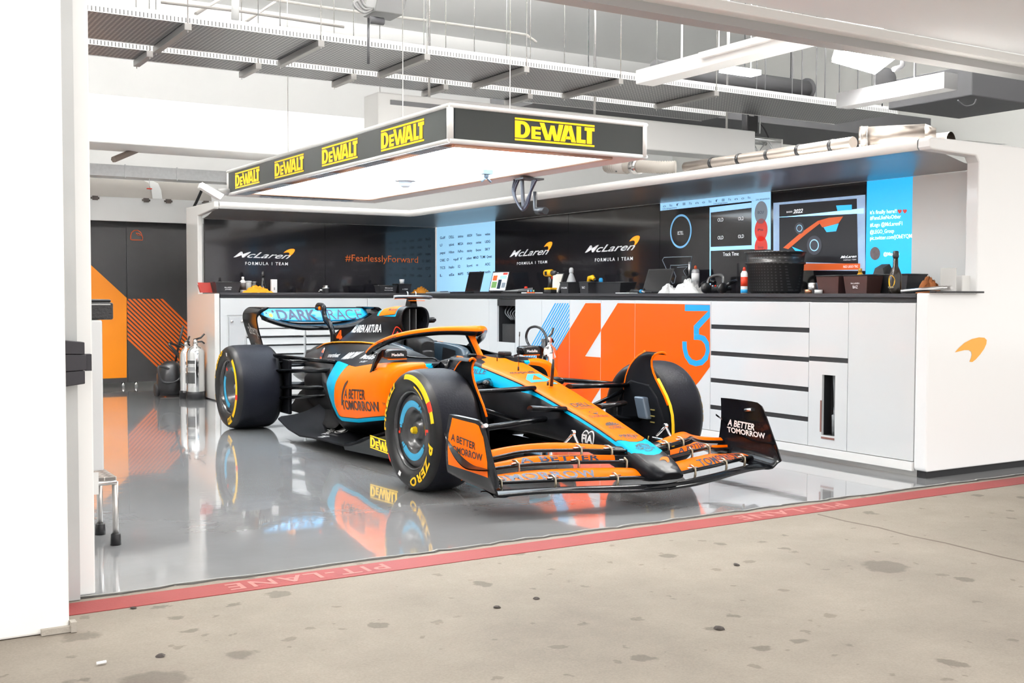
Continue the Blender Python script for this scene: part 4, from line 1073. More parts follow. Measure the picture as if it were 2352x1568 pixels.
def nring(w, zt, wm, zm, wb, zb):
    h = [(0, zt+.006), (w*.45, zt+.005), (w*.85, zt+.002), (w, zt-.006)]
    for t in (.08, .16, .28, .45, .7): h.append((w+(wm-w)*(1-(1-t)**2)*1.0, zt-.006+(zm-zt+.006)*t))
    h += [(wm, zm), (wm*.97+wb*.03, zm+(zb-zm)*.4), (wb+(wm-wb)*.35, zm+(zb-zm)*.85), (wb*.7, zb), (0, zb)]
    return mirror(h)


NT = sorted(NOSE)
fin_u = [1.325, 1.318, 1.305, 1.29, 1.27, 1.25, 1.225]+[1.2-.025*i for i in range(80)]
rows = []
for u in fin_u:
    if u < -.78: break
    a = lerp(NT, u); rows.append([Vector((u, l, z)) for l, z in nring(*a)])
mb = MB(); mb.grid(rows, cv=True, cap0=True, cap1=True)
nose = mb.build('nose_and_monocoque', livery, car)


def nz(u): return lerp(NT, u)


TH = [(-.8, .15), (-.6, .125), (-.35, .09), (-.1, .05), (.12, .02), (.25, .014), (1.2, .014)]


def nA(x, y, z):
    w, zt = nz(x)[:2]; f = .955+.055*(1-(y/.1)**2)
    return min(z-(zt-.009)+.0, f-x, x+.74-1.7*abs(y)) if abs(y) < w+.02 else -.05


def nB(x, y, z):
    w, zt, wm, zm, wb, zb = nz(x); f = 1.115+.05*(1-(y/.1)**2); th = lerp(TH, x)[0]
    top = min(z-(zt-.012), f-x, x-.90)
    side = min(zt-.016-z, z-(zt-.016-th), f-.03-x, x+.50)
    return max(top, side) if abs(y) > .03 or x > .85 else top


paint(nose, nA, nB)
nose_b = bvh_of([nose])


def nose_text(s, u, h, w, mi=0, flip=False, l0=0, **k):
    """lettering on the nose deck, reading for a viewer in front: baseline towards the tip"""
    # text 'up' points backwards (-x), reading direction: viewer in front looks back -> left to right = from the car's right (-y) to its left (+y)
    mb = MB()
    if not flip: decal_text(mb, nose_b, s, (u, l0-w/2, 1.), (0, w, 0), (-h, 0, 0), (0, 0, -1), mi, .0012, **k)
    else: decal_text(mb, nose_b, s, (u-h, l0+w/2, 1.), (0, -w, 0), (h, 0, 0), (0, 0, -1), mi, .0012, **k)
    mb.build('nose_lettering', black_print, nose)


nose_text('gopuff', -.19, .05, .20, bold=.02)
nose_text('DELL', .49, .06, .13, bold=.02); nose_text('Technologies', .525, .028, .13)
nose_text('DataRobot', .665, .04, .13); nose_text('CNBC', .835, .035, .10, bold=.01)
nose_text('PIRELLI', .945, .03, .12, bold=.03); nose_text('11:59', .975, .03, .07, bold=.01)
nose_text('A BETTER', 1.075, .03, .10, bold=.012); nose_text('TOMORROW', 1.105, .026, .13, bold=.012)
mb = MB()
for k in range(7):
    a = R(20+k*23.5); f_ = [(.0, 0)]+[(.05*math.cos(a+d), .05*math.sin(a+d)) for d in (-.16, 0, .16)]
    decal(mb, nose_b, [(y, -x) for x, y in [(q[1], q[0]) for q in f_]], [(0, 1, 2, 3)], (.79, .0, 1.), (0, 1, 0), (1, 0, 0), (0, 0, -1), .0012, 0, .03) if False else decal(mb, nose_b, f_, [(0, 1, 2, 3)], (.795, 0, 1.), (0, 1, 0), (-1, 0, 0), (0, 0, -1), .0012, 0, .03)
mb.build('feather_mark', black_print, nose); mb = MB()
for k in range(20):   # robot head and ring marks
    t0, t1 = 2*math.pi*k/20, 2*math.pi*(k+1)/20
    decal(mb, nose_b, [(.03*math.cos(t0), .022*math.sin(t0)), (.03*math.cos(t1), .022*math.sin(t1)), (.026*math.cos(t1), .018*math.sin(t1)), (.026*math.cos(t0), .018*math.sin(t0))], [(0, 1, 2, 3)], (.59, 0, 1.), (0, 1, 0), (-1, 0, 0), (0, 0, -1), .0012, 0, .1)
    if 2 < k < 9 or 12 < k < 18: decal(mb, nose_b, [(.045*math.cos(t0), .045*math.sin(t0)), (.045*math.cos(t1), .045*math.sin(t1)), (.038*math.cos(t1), .04*math.sin(t1)), (.038*math.cos(t0), .04*math.sin(t0))], [(0, 1, 2, 3)], (1.08, 0, 1.), (0, 1, 0), (-1, 0, 0), (0, 0, -1), .0012, 0, .1)
decal(mb, nose_b, [(-.012, 0), (.012, 0), (.016, .018), (-.016, .018)], [(0, 1, 2, 3)], (.62, 0, 1.), (0, 1, 0), (-1, 0, 0), (0, 0, -1), .0012, 0, .1)
mb.build('nose_marks', black_print, nose)
mb = MB()   # slanted 4
CC = Vector((CARY, -CARX, CH))
for pl in ([(795, 515), (932, 512), (905, 600), (900, 635), (880, 690), (765, 625)], [(932, 512), (1040, 510), (1240, 632), (1120, 632), (925, 532)], [(900, 634), (1242, 632), (1180, 662), (876, 690)], [(1235, 675), (1350, 685), (1405, 715), (1290, 716)]):
    q = [nose_b.ray_cast(CC, (cpx(1120+x/8.71, 800+y/8.71, l=0)-CC).normalized(), 30)[0] for x, y in pl]
    if all(q): decal(mb, nose_b, [(p.y, -p.x) for p in q], [tuple(range(len(q)))], (0, 0, 1.), (0, 1, 0), (-1, 0, 0), (0, 0, -1), .0014, 0, .03)
mb.build('nose_numeral', mat('numeral_blue', srgb(60, 170, 225), .3), nose)
mb = MB(); decal(mb, nose_b, SWOOSH, [tuple(range(len(SWOOSH)))], (1.245, -.005, 1.), (0, .075, 0), (-.055, 0, 0), (0, 0, -1), .0014, 0, .02)
mb.build('nose_mark', orange, nose)
for s in (1, -1):  # roundels on the nose sides, dark cooling hole on the tip
    mb = MB()
    for cx_ in (0., .045):
        c = [(cx_+.034*math.cos(t), .05*math.sin(t)) for t in [2*math.pi*k/24 for k in range(24)]]
        decal(mb, nose_b, c, [tuple(range(24))], (.70, s*.4, .325), (1, 0, 0), (0, 0, 1), (0, -s, 0), .001, 0, .03)
    for cx_ in (0., .045):
        c = [(cx_+.027*math.cos(t), .042*math.sin(t)) for t in [2*math.pi*k/24 for k in range(24)]]; decal(mb, nose_b, c, [tuple(range(24))], (.70, s*.4, .325), (1, 0, 0), (0, 0, 1), (0, -s, 0), .002+.0004*(cx_ > 0), 1, .03)
    decal_text(mb, nose_b, 'FIA', (.672, -.4, .305) if s < 0 else (.772, .4, .305), (-s*.1, 0, 0), (0, 0, .045), (0, -s, 0), 0, .0045, bold=.04)
    mb.build('roundel', [white_print, black_print], nose)
mb = MB(); decal(mb, nose_b, [(.022*math.cos(t), .014*math.sin(t)) for t in [2*math.pi*k/20 for k in range(20)]], [tuple(range(20))], (1.285, .045, 1.), (0, 1, 0), (1, 0, 0), (0, 0, -1), .001, 0, .02)
mb.build('nose_hole', black_matt, nose)
mb = MB()
for s in (1, -1): decal_text(mb, nose_b, 'DECK ORVILLE', (-.80, -.5, .625) if s < 0 else (-.36, .5, .625), (-s*.44, 0, -.012*s), (0, 0, .032), (0, -s, 0), 0, .0015, bold=.01)
mb.build('side_lettering', navy_print, nose)

# ---------------------------------------------------------------- cockpit
mb = MB()
U = []
for u, zr in ((-.74, .728), (-.9, .692), (-1.1, .678), (-1.4, .70), (-1.6, .742), (-1.8, .77)):
    k = .235 if u > -.8 else .29
    w = k if u > -1.0 else .30
    h = [(0, .33), (w-.08, .36), (w-.055, zr-.06), (w-.05, zr-.01), (w-.025, zr+.006), (w+.02, zr-.01), (w+.04, zr-.08), (w+.04, .5), (w, .3), (0, .26)]
    U.append((u, mirror(h)))
mb.grid(loft(U, 4, 1), cv=True, cap0=True, cap1=True)
tub = mb.build('cockpit_tub', carbon, car)
pads = []   # side protection pads
for s in (1, -1):
    mb = MB()
    rows = loft([(u, [(s*a, z0), (s*(a+.005), z0+.05), (s*(a+.02), z1), (s*(a+.08), z1+.004), (s*(a+.10), z1-.03), (s*(a+.10), z0)]) for u, a, z0, z1 in ((-1.34, .19, .62, .675), (-1.40, .175, .62, .748), (-1.52, .165, .6, .772), (-1.66, .15, .6, .782), (-1.78, .13, .6, .79))], 3, 1)
    mb.grid(rows, cv=True, cap0=True, cap1=True)
    pads.append(mb.build('headrest_pad', mat('pad_pale_blue', (.030, .048, .065), .18, spec=.45), car, bev=.01))
    mb = MB(); mb.add([(-1.44, s*.168, .65), (-1.62, s*.150, .65), (-1.62, s*.158, .755), (-1.44, s*.172, .735)], [(0, 1, 2, 3)]); mb.build('pad_insert', black_satin, pads[-1])
mb = MB(); rows = loft([(u, [(-w, .45), (-w, z-.06), (-w*.75, z-.01), (0, z), (w*.75, z-.01), (w, z-.06), (w, .45)]) for u, w, z in ((-1.56, .055, .80), (-1.59, .068, .825), (-1.66, .075, .838), (-1.78, .078, .84))], 3, 3)
mb.grid(rows, cap0=True, cap1=True)
seat = mb.build('headrest', mat('headrest_leather', (.010, .010, .011), .45, spec=.25, bump=.1, bscale=120), car)
MB().grid(loft([(-1.56, [(-.05, .56), (-.05, .71), (-.035, .735), (.035, .735), (.05, .71), (.05, .56)]), (-1.545, [(-.042, .56), (-.042, .70), (-.03, .725), (.03, .725), (.042, .70), (.042, .56)])], 1, 3), cap1=True).build('headrest_cushion', mat('leather_soft', (.018, .018, .019), .4, spec=.25), seat)
MB().grid(loft([(u, [(-.14, z), (-.10, z-.06), (0, z-.08), (.10, z-.06), (.14, z)]) for u, z in ((-1.5, .62), (-1.3, .5), (-1.0, .48), (-.85, .5))], 3, 3)).build('seat_shell', black_matt, car)
mb = MB(); c_ = Vector((-.86, 0, .60)); mb.lathe([(.03, -.01), (.13, -.012), (.14, 0), (.13, .012), (.03, .01)], c_, (-1, 0, .35), 24)
mb.build('steering_wheel', black_satin, car)
MB().lathe([(0, 0), (.035, 0), (.03, .014), (0, .016)], (-.70, -.10, .738), (0, 0, 1), 14).build('mirror_pod', carbon, nose)
mb = MB(); mb.box(-.70, -.60, .10, .16, .735, .765); mb.build('windscreen_lip', black_satin, nose, bev=.01)

# ---------------------------------------------------------------- halo
hp = [(-1.72, .415, .715), (-1.64, .415, .755), (-1.53, .405, .795), (-1.38, .365, .840), (-1.24, .292, .873), (-1.06, .195, .898), (-.93, .10, .905), (-.86, .04, .904), (-.835, .0, .902)]
full = smooth_path([(a, -b_, c) for a, b_, c in hp]+hp[-2::-1], 6)
mb = MB(); n = 16
rows = []; prev = None
for i, p in enumerate(full):
    d = (full[min(i+1, len(full)-1)]-full[max(i-1, 0)]).normalized()
    upv = Vector((0, 0, 1)); side = d.cross(upv).normalized(); up = side.cross(d)
    t_ = min(i, len(full)-1-i)/(len(full)/2); rw, rh = .026+.024*t_**4, .028+.012*t_**4
    rows.append([p+side*rw*math.cos(a)+up*rh*math.sin(a) for a in [2*math.pi*k/n for k in range(n)]])
tmp = MB(); tmp.grid(rows, cv=True, cap0=True, cap1=True, mf=lambda i, j: 0 if j in (0, 1, 2, 3, 4, 5) else 1)
# outer side is the one away from the car centre: decide by the direction of 'side'
s0 = rows[2][0].y-full[2].y
halo = tmp.build('halo', [orange, carbon], car) if s0*full[2].y > 0 else None
if halo is None:
    tmp = MB(); tmp.grid(rows, cv=True, cap0=True, cap1=True, mf=lambda i, j: 0 if j in (2, 3, 4, 5, 6, 7) else 1); halo = tmp.build('halo', [orange, carbon], car)
mb = MB(); rows = []
for u, z, w, L_ in ((-.755, .69, .024, .10), (-.785, .735, .019, .09), (-.838, .79, .018, .085), (-.885, .842, .022, .085), (-.900, .875, .036, .085), (-.895, .905, .05, .08)):
    rows.append([Vector((u+L_/2*math.cos(a), w*math.sin(a), z+L_/2*math.cos(a)*.3)) for a in [2*math.pi*k/14 for k in range(14)]])
mb.grid(rows, cv=True, cap0=True, cap1=True, mf=lambda i, j: 0 if (j < 4 or j > 10) else 1); mb.build('halo_pillar', [orange, carbon], halo)
mb = MB(); b_ = bvh_of([halo]); decal_text(mb, b_, 'DELL Technologies', (-1.53, -.8, .783), (.20, 0, .062), (-.008, 0, .026), (0, 1, 0), 0, .0015, bold=.01); mb.build('halo_lettering', black_print, halo)

# ---------------------------------------------------------------- airbox and engine cover
EC = [(-1.79, [(0, 1.062), (.075, 1.056), (.112, 1.01), (.116, .94), (.095, .875), (.085, .84), (.09, .80), (.10, .74), (.10, .6), (0, .6)]),
      (-1.9, [(0, 1.068), (.07, 1.06), (.11, 1.01), (.116, .94), (.105, .87), (.12, .83), (.19, .79), (.275, .775), (.27, .6), (0, .6)]),
      (-2.15, [(0, 1.058), (.055, 1.046), (.095, .99), (.11, .92), (.118, .86), (.145, .81), (.20, .782), (.28, .774), (.27, .6), (0, .6)]),
      (-2.45, [(0, 1.015), (.04, 1.0), (.078, .945), (.10, .88), (.122, .83), (.155, .79), (.21, .768), (.28, .764), (.26, .6), (0, .6)]),
      (-2.75, [(0, .936), (.03, .922), (.062, .875), (.09, .83), (.12, .795), (.155, .767), (.20, .752), (.272, .75), (.25, .58), (0, .58)]),
      (-3.0, [(0, .842), (.022, .832), (.05, .805), (.08, .78), (.11, .76), (.15, .742), (.19, .73), (.245, .727), (.22, .55), (0, .55)]),
      (-3.3, [(0, .745), (.02, .740), (.045, .728), (.07, .715), (.095, .705), (.12, .695), (.15, .685), (.195, .672), (.17, .5), (0, .5)]),
      (-3.75, [(0, .69), (.02, .687), (.035, .68), (.05, .672), (.065, .664), (.08, .655), (.1, .645), (.135, .625), (.11, .42), (0, .42)])]
mb = MB(); mb.grid(loft([(u, mirror(h)) for u, h in EC], 8, 3, closed=True), cv=True, cap1=True)
eng = mb.build('engine_cover', livery, car)
paint(eng, lambda x, y, z: min(-1.90-x, x+2.27, z-(.985+.02*(x+2.27)/.37)), lambda x, y, z: min(x+2.33, z-.985, -1.88-x))
eng_b = bvh_of([eng])
mb = MB(); mouth = loft([(-1.79, mirror(EC[0][1][:6]+[(0, .835)])), (-1.772, mirror([(l*1.03, z+.002) for l, z in EC[0][1][:6]]+[(0, .832)])), (-1.785, mirror([(l*.90, .955+(z-.955)*.90) for l, z in EC[0][1][:6]]+[(0, .845)])), (-1.95, mirror([(l*.8, .95+(z-.95)*.8) for l, z in EC[0][1][:6]]+[(0, .86)]))], 1, 3, closed=True)
mb.grid(mouth, cv=True, cap1=True); mb.build('airbox_lip', carbon, eng)
for s in (-.035, .02): mb = MB(); mb.box(-1.93, -1.80, s-.004, s+.004, .85, 1.045); mb.build('airbox_strut', mat('strut_grey', (.07, .07, .07), .35), eng)
mb = MB(); mb.tube([(-1.86, .10, .955), (-1.86, .205, .957), (-1.86, .222, .957)], [.022, .022, .010], 12); mb.build('camera_stub', carbon, eng)
cam_t = MB().tube(smooth_path([(-1.84, -.15, 1.135), (-1.83, -.10, 1.138), (-1.83, .10, 1.138), (-1.84, .15, 1.135)], 4), .044, 14, flat=.36).build('camera_pod', mat('pod_dark', (.05, .055, .065), .15, coat=.5), car)
MB().hexa([(-1.90, -.03, 1.055), (-1.79, -.03, 1.055), (-1.79, .03, 1.055), (-1.90, .03, 1.055), (-1.87, -.028, 1.13), (-1.81, -.028, 1.13), (-1.81, .028, 1.13), (-1.87, .028, 1.13)]).build('pod_stem', carbon, cam_t, bev=.006)
for q in (-.03, .04): MB().tube([(-1.84, q, 1.14), (-1.845, q, 1.175), (-1.86, q, 1.178)], .004, 6).build('pod_aerial', chrome, cam_t)
MB().hexa([(-1.80, -.05, 1.108), (-1.77, -.05, 1.108), (-1.77, .08, 1.108), (-1.80, .08, 1.108), (-1.80, -.05, 1.112), (-1.77, -.05, 1.112), (-1.77, .08, 1.112), (-1.80, .08, 1.112)]).build('pod_stripe', orange, cam_t)
for s in (1, -1): mb = MB(); mb.tube([(u, s*l, z+.003) for u, l, z in ((-1.86, .282, .777), (-2.15, .284, .778), (-2.45, .284, .768), (-2.75, .276, .755), (-3.0, .249, .732), (-3.3, .198, .678))], .011, 8, flat=.5); mb.build('coach_line', mat('coach_orange', srgb(255, 150, 10), .4, spec=.2), eng)
mb = MB(); mb.prism([(-2.85, .88), (-3.15, .77), (-3.42, .70), (-3.40, .80), (-3.22, .86)], lambda a, b_, c: (a, c, b_), -.006, .006)
fin_ = mb.build('shark_fin', carbon, eng)
mb = MB()
for s in (1, -1): text_on(mb, '4', (-3.33, s*.0075, .742) if s < 0 else (-3.2, s*.0075, .742), (-s*.13, 0, 0), (0, 0, .10), .0, bold=.05)
mb.build('fin_numeral', orange_flat, fin_)
mb = MB(); decal_text(mb, eng_b, 'McLAREN ARTURA', cpx(800, 763, l=-.09), cpx(884, 762, l=-.09)-cpx(800, 763, l=-.09), (0, 0, .062), (0, 1, 0), 0, .002, bold=.03)
decal_text(mb, eng_b, 'McLaren', cpx(892, 713, l=-.08), cpx(918, 712, l=-.08)-cpx(892, 713, l=-.08), (0, 0, .018), (0, 1, 0), 1, .002, bold=.01, shear=.2)
mb.build('cover_lettering', [white_print, black_print], eng)
mb = MB(); A0, A1 = cpx(902, 770, l=-.11), cpx(922, 768, l=-.11); w_ = (A1-A0)
for k in range(12):
    t0, t1 = math.pi*k/12, math.pi*(k+1)/12
    decal(mb, eng_b, [(.5+.5*math.cos(t), .0+.9*math.sin(t)**1.3) for t in (t0, t1)]+[(.5+.42*math.cos(t), .0+.78*math.sin(t)**1.3) for t in (t1, t0)], [(0, 1, 2, 3)], A0, w_, (0, 0, .075), (0, 1, 0), .002)
decal(mb, eng_b, [(.25, 0), (.75, 0), (.5, .4)], [(0, 1, 2)], A0, w_, (0, 0, .075), (0, 1, 0), .002)
mb.build('warning_triangle', red_print, eng)

# ---------------------------------------------------------------- sidepods
SP = [(-.775, [(.36, .66), (.43, .655), (.51, .64), (.56, .60), (.575, .53), (.565, .45), (.52, .39), (.42, .35)]), (-.785, [(.31, .69), (.44, .685), (.56, .665), (.625, .615), (.645, .53), (.63, .42), (.565, .335), (.41, .29)]),
      (-.84, [(.28, .705), (.45, .70), (.60, .68), (.68, .615), (.705, .52), (.685, .40), (.61, .30), (.41, .24)]),
      (-1.0, [(.28, .72), (.47, .705), (.62, .68), (.70, .61), (.73, .50), (.715, .38), (.65, .27), (.45, .2)]),
      (-1.3, [(.28, .76), (.45, .705), (.61, .655), (.70, .57), (.735, .46), (.715, .34), (.65, .22), (.45, .14)]),
      (-1.6, [(.28, .775), (.43, .705), (.59, .628), (.69, .54), (.72, .43), (.70, .30), (.64, .17), (.45, .11)]),
      (-1.9, [(.28, .778), (.41, .705), (.545, .615), (.63, .52), (.655, .43), (.625, .30), (.56, .16), (.42, .1)]),
      (-2.2, [(.28, .775), (.38, .70), (.48, .605), (.545, .51), (.56, .43), (.52, .3), (.46, .16), (.36, .1)]),
      (-2.6, [(.275, .762), (.34, .685), (.395, .59), (.43, .5), (.43, .42), (.39, .3), (.35, .17), (.28, .1)]),
      (-3.0, [(.245, .73), (.28, .66), (.305, .57), (.315, .49), (.305, .41), (.28, .3), (.25, .18), (.2, .1)]),
      (-3.4, [(.185, .665), (.21, .61), (.22, .55), (.22, .48), (.21, .41), (.19, .32), (.17, .22), (.14, .12)]),
      (-3.75, [(.13, .62), (.145, .58), (.15, .53), (.15, .48), (.145, .42), (.13, .36), (.115, .30), (.1, .25)])]
P_or = [(-.3, .70), (-.5, .690), (-.84, .698), (-1.0, .690), (-1.28, .664), (-1.55, .630), (-1.72, .628), (-1.80, .634), (-1.71, .54), (-1.69, .44), (-1.71, .35), (-1.68, .285), (-1.62, .268), (-1.3, .284), (-.9, .338), (-.4, .37)]
P_te = [(-.3, .69), (-.5, .68), (-.84, .69), (-1.0, .685), (-1.55, .626), (-1.9, .632), (-2.26, .634), (-2.21, .56), (-2.19, .47), (-2.03, .385), (-1.93, .3), (-1.77, .25), (-1.6, .236), (-1.3, .252), (-.9, .308), (-.4, .34)]
pods = []
for s in (-1, 1):
    mb = MB(); mb.grid(loft([(u, [(s*l, z) for l, z in r]) for u, r in SP], 8, 6), cap0=False, cap1=False)
    o = mb.build('sidepod', livery, car)
    paint(o, lambda x, y, z: sdp(P_or, x, z) if abs(y) > .4 else -1, lambda x, y, z: sdp(P_te, x, z) if abs(y) > .36 else -1)
    pods.append(o)
    mb = MB(); r = [(s*l, z) for l, z in SP[0][1]]; rr_ = crom(r, 6)
    mb.grid([[Vector((-.775, l, z)) for l, z in rr_], [Vector((-.79, l+(s*.46-l)*.10, z+(.5-z)*.10)) for l, z in rr_], [Vector((-1.0, l+(s*.46-l)*.3, z+(.5-z)*.3)) for l, z in rr_]], cap1=True)
    mb.build('inlet', black_matt, o)
pb = bvh_of([pods[0]])


CC = Vector((CARY, -CARX, CH))


def seen(bv, px, py):
    """the point of the bodywork that shows at a photo pixel"""
    q = cpx(px, py, l=-1.5); d = (q-CC).normalized(); return bv.ray_cast(CC, d, 30)[0]


def pod_text(mb, s, pl, pr, h, mi=0, **k):
    a, b_ = seen(pb, *pl), seen(pb, *pr); e = b_-a; e.y = 0; decal_text(mb, pb, s, (a.x, -.9, a.z), e, (0, 0, h), (0, 1, 0), mi, .0022, **k)


mb = MB()
pod_text(mb, 'A BETTER', (791, 914), (839.7, 917.5), .068, bold=.022)
pod_text(mb, 'TOMORROW', (788, 939), (877, 945), .068, bold=.022); pod_text(mb, 'TM', (880, 931), (887, 931), .02)
arc = [seen(pb, x, y) for x, y in ((785, 930), (785, 910), (788, 893), (793, 880), (800, 872), (800, 877), (795, 885), (791, 896), (788, 912), (788, 930))]
a0 = Vector((arc[0].x, -.9, arc[0].z)); decal(mb, pb, [(p.x-a0.x, p.z-a0.z) for p in arc], [tuple(range(10))], a0, (1, 0, 0), (0, 0, 1), (0, 1, 0), .002)
mb.build('sidepod_lettering', mat('pod_letter_brown', (.03, .012, .008), .4), pods[0])
mb = MB()
pod_text(mb, 'smartsheet', (753, 820), (777, 820), .034, bold=.01); pod_text(mb, 'ARROW', (784, 825), (813, 823), .052, bold=.02, shear=.35); pod_text(mb, 'webex', (825, 823), (855, 825), .048, bold=.012); pod_text(mb, 'by CISCO', (826, 832), (838, 832), .012)
mb.build('sponsor_lettering', white_print, pods[0])
mb = MB(); c0_ = seen(pb, 739.5, 815)
for mi, f_ in ((0, 1.), (1, .8)): decal(mb, pb, [(f_*.05*math.cos(t), f_*.062*math.sin(t)) for t in [2*math.pi*k/24 for k in range(24)]], [tuple(range(24))], Vector((c0_.x, -.9, c0_.z)), (1, 0, 0), (0, 0, 1), (0, 1, 0), .002+.001*mi, mi)
decal(mb, pb, [(-.05, -.014), (.05, -.014), (.05, .02), (-.05, .02)], [(0, 1, 2, 3)], Vector((c0_.x, -.9, c0_.z)), (1, 0, 0), (0, 0, 1), (0, 1, 0), .004, 2)
mb.build('roundel', [white_print, orange_flat, navy_print], pods[0])

# ---------------------------------------------------------------- floor
FL = [(-.66, .60, .28, .26), (-.8, .70, .245, .24), (-1.0, .775, .185, .21), (-1.15, .79, .135, .20), (-1.3, .80, .104, .18), (-1.6, .80, .102, .17), (-1.9, .80, .092, .16), (-2.15, .80, .078, .18), (-2.4, .80, .105, .24), (-2.66, .79, .160, .32), (-2.72, .74, .168, .34)]
mb = MB(); rows = []
for s in (-1, 1):
    rows = []
    for u, e, ze, zi in FL:
        rows.append([Vector((u, s*(.30+(e-.30)*t), zi+(ze-zi)*(t**.7)-.03*math.sin(math.pi*t)*(1 if u < -1.2 else .3))) for t in [k/8 for k in range(9)]])
    mb.grid(rows); mb.grid([[p-Vector((0, 0, .012)) for p in r] for r in rows])
    mb.grid([[r[-1] for r in rows], [r[-1]-Vector((0, 0, .012)) for r in rows]])
floor_o = mb.build('floor_plate', carbon_matt, car)
MB().box(-3.0, -.6, -.33, .33, .055, .085).box(-2.9, -.7, -.6, .6, .075, .085).build('plank', black_matt, car)
for s in (-1, 1):
    mb = MB(); mb.hexa([(-1.38, s*.755, .055), (-.58, s*.66, .06), (-.58, s*.64, .06), (-1.38, s*.735, .055), (-1.38, s*.77, .100), (-.58, s*.70, .255), (-.58, s*.68, .255), (-1.38, s*.75, .100)])
    fe = mb.build('floor_fence', mat('fence_dark', (.012, .017, .022), .35), floor_o)
    if s < 0:
        a, b_, c = cpx(858, 1027, l=-.735), cpx(922, 1050, l=-.735), cpx(858, 998, l=-.745); mb = MB(); brand(mb, a+Vector((0, -.022, 0)), b_-a, c-a); mb.build('fence_lettering', brand_y, fe)
for s in (-1, 1):   # diffuser walls and rear floor arches beside the gearbox
    mb = MB()
    rows = loft([(u, [(s*a, z), (s*(a+.05), z-.02), (s*(a+.13), z*.55), (s*(a+.20), .13)]) for u, a, z in ((-2.1, .40, .22), (-2.4, .32, .36), (-2.7, .26, .45), (-3.0, .22, .46), (-3.3, .20, .40), (-3.6, .2, .3))], 4, 4)
    mb.grid(rows); mb.build('diffuser_arch', mat('arch_black', (.004, .004, .0045), .75, spec=.08), floor_o)
fb_ = bvh_of([floor_o]); mb = MB()
decal_text(mb, fb_, 'splunk', (-2.20, -.52, 1), (.10, -.13, 0), (.06, .035, 0), (0, 0, -1), 0, .002, bold=.03, shear=.3); mb.build('floor_lettering', white_print, floor_o); mb = MB(); decal_text(mb, fb_, 'plus', (-1.98, -.66, 1), (.13, -.12, 0), (.05, .05, 0), (0, 0, -1), 0, .002, bold=.03, shear=.3)
mb.build('floor_lettering', white_print, floor_o); mb = MB()
for k in range(24):
    t0, t1 = 2*math.pi*k/24, 2*math.pi*(k+1)/24
    decal(mb, fb_, [(.07*math.cos(t0), .05*math.sin(t0)), (.07*math.cos(t1), .05*math.sin(t1)), (.062*math.cos(t1), .043*math.sin(t1)), (.062*math.cos(t0), .043*math.sin(t0))], [(0, 1, 2, 3)], (-2.05, -.50, 1), (1, 0, 0), (0, 1, 0), (0, 0, -1), .003, 0, .05)
decal(mb, fb_, [(-.05, -.02), (.05, -.02), (0, .045)], [(0, 1, 2)], (-2.05, -.50, 1), (1, 0, 0), (0, 1, 0), (0, 0, -1), .003, 0, .05)
mb.build('star_mark', white_print, floor_o)

for s in (-1, 1):   # dark rear bodywork between gearbox and wheels
    mb = MB(); mb.grid(loft([(u, [(s*a, z1), (s*b_, z1-.06), (s*(b_+.02), (z1+z0)/2), (s*b_, z0+.04), (s*a, z0)]) for u, a, b_, z0, z1 in ((-2.25, .2, .40, .14, .60), (-2.6, .18, .40, .14, .585), (-3.0, .15, .36, .16, .56), (-3.3, .12, .30, .22, .52), (-3.6, .1, .16, .3, .48))], 3, 3), cap0=True, cap1=True)
    mb.build('rear_bodywork', mat('arch_black', (.004, .004, .0045), .75, spec=.08), car)

# ---------------------------------------------------------------- wheels
cover_dark = mat('cover_dark', (.02, .02, .022), .3, coat=.3)


def polar(vs, r0, r1, t0, t1):
    """unit text box -> arc: x along the arc from angle t0 to t1 (degrees), y from radius r0 to r1"""
    return [((r0+(r1-r0)*y)*math.cos(R(t0+(t1-t0)*x)), (r0+(r1-r0)*y)*math.sin(R(t0+(t1-t0)*x))) for x, y in vs]


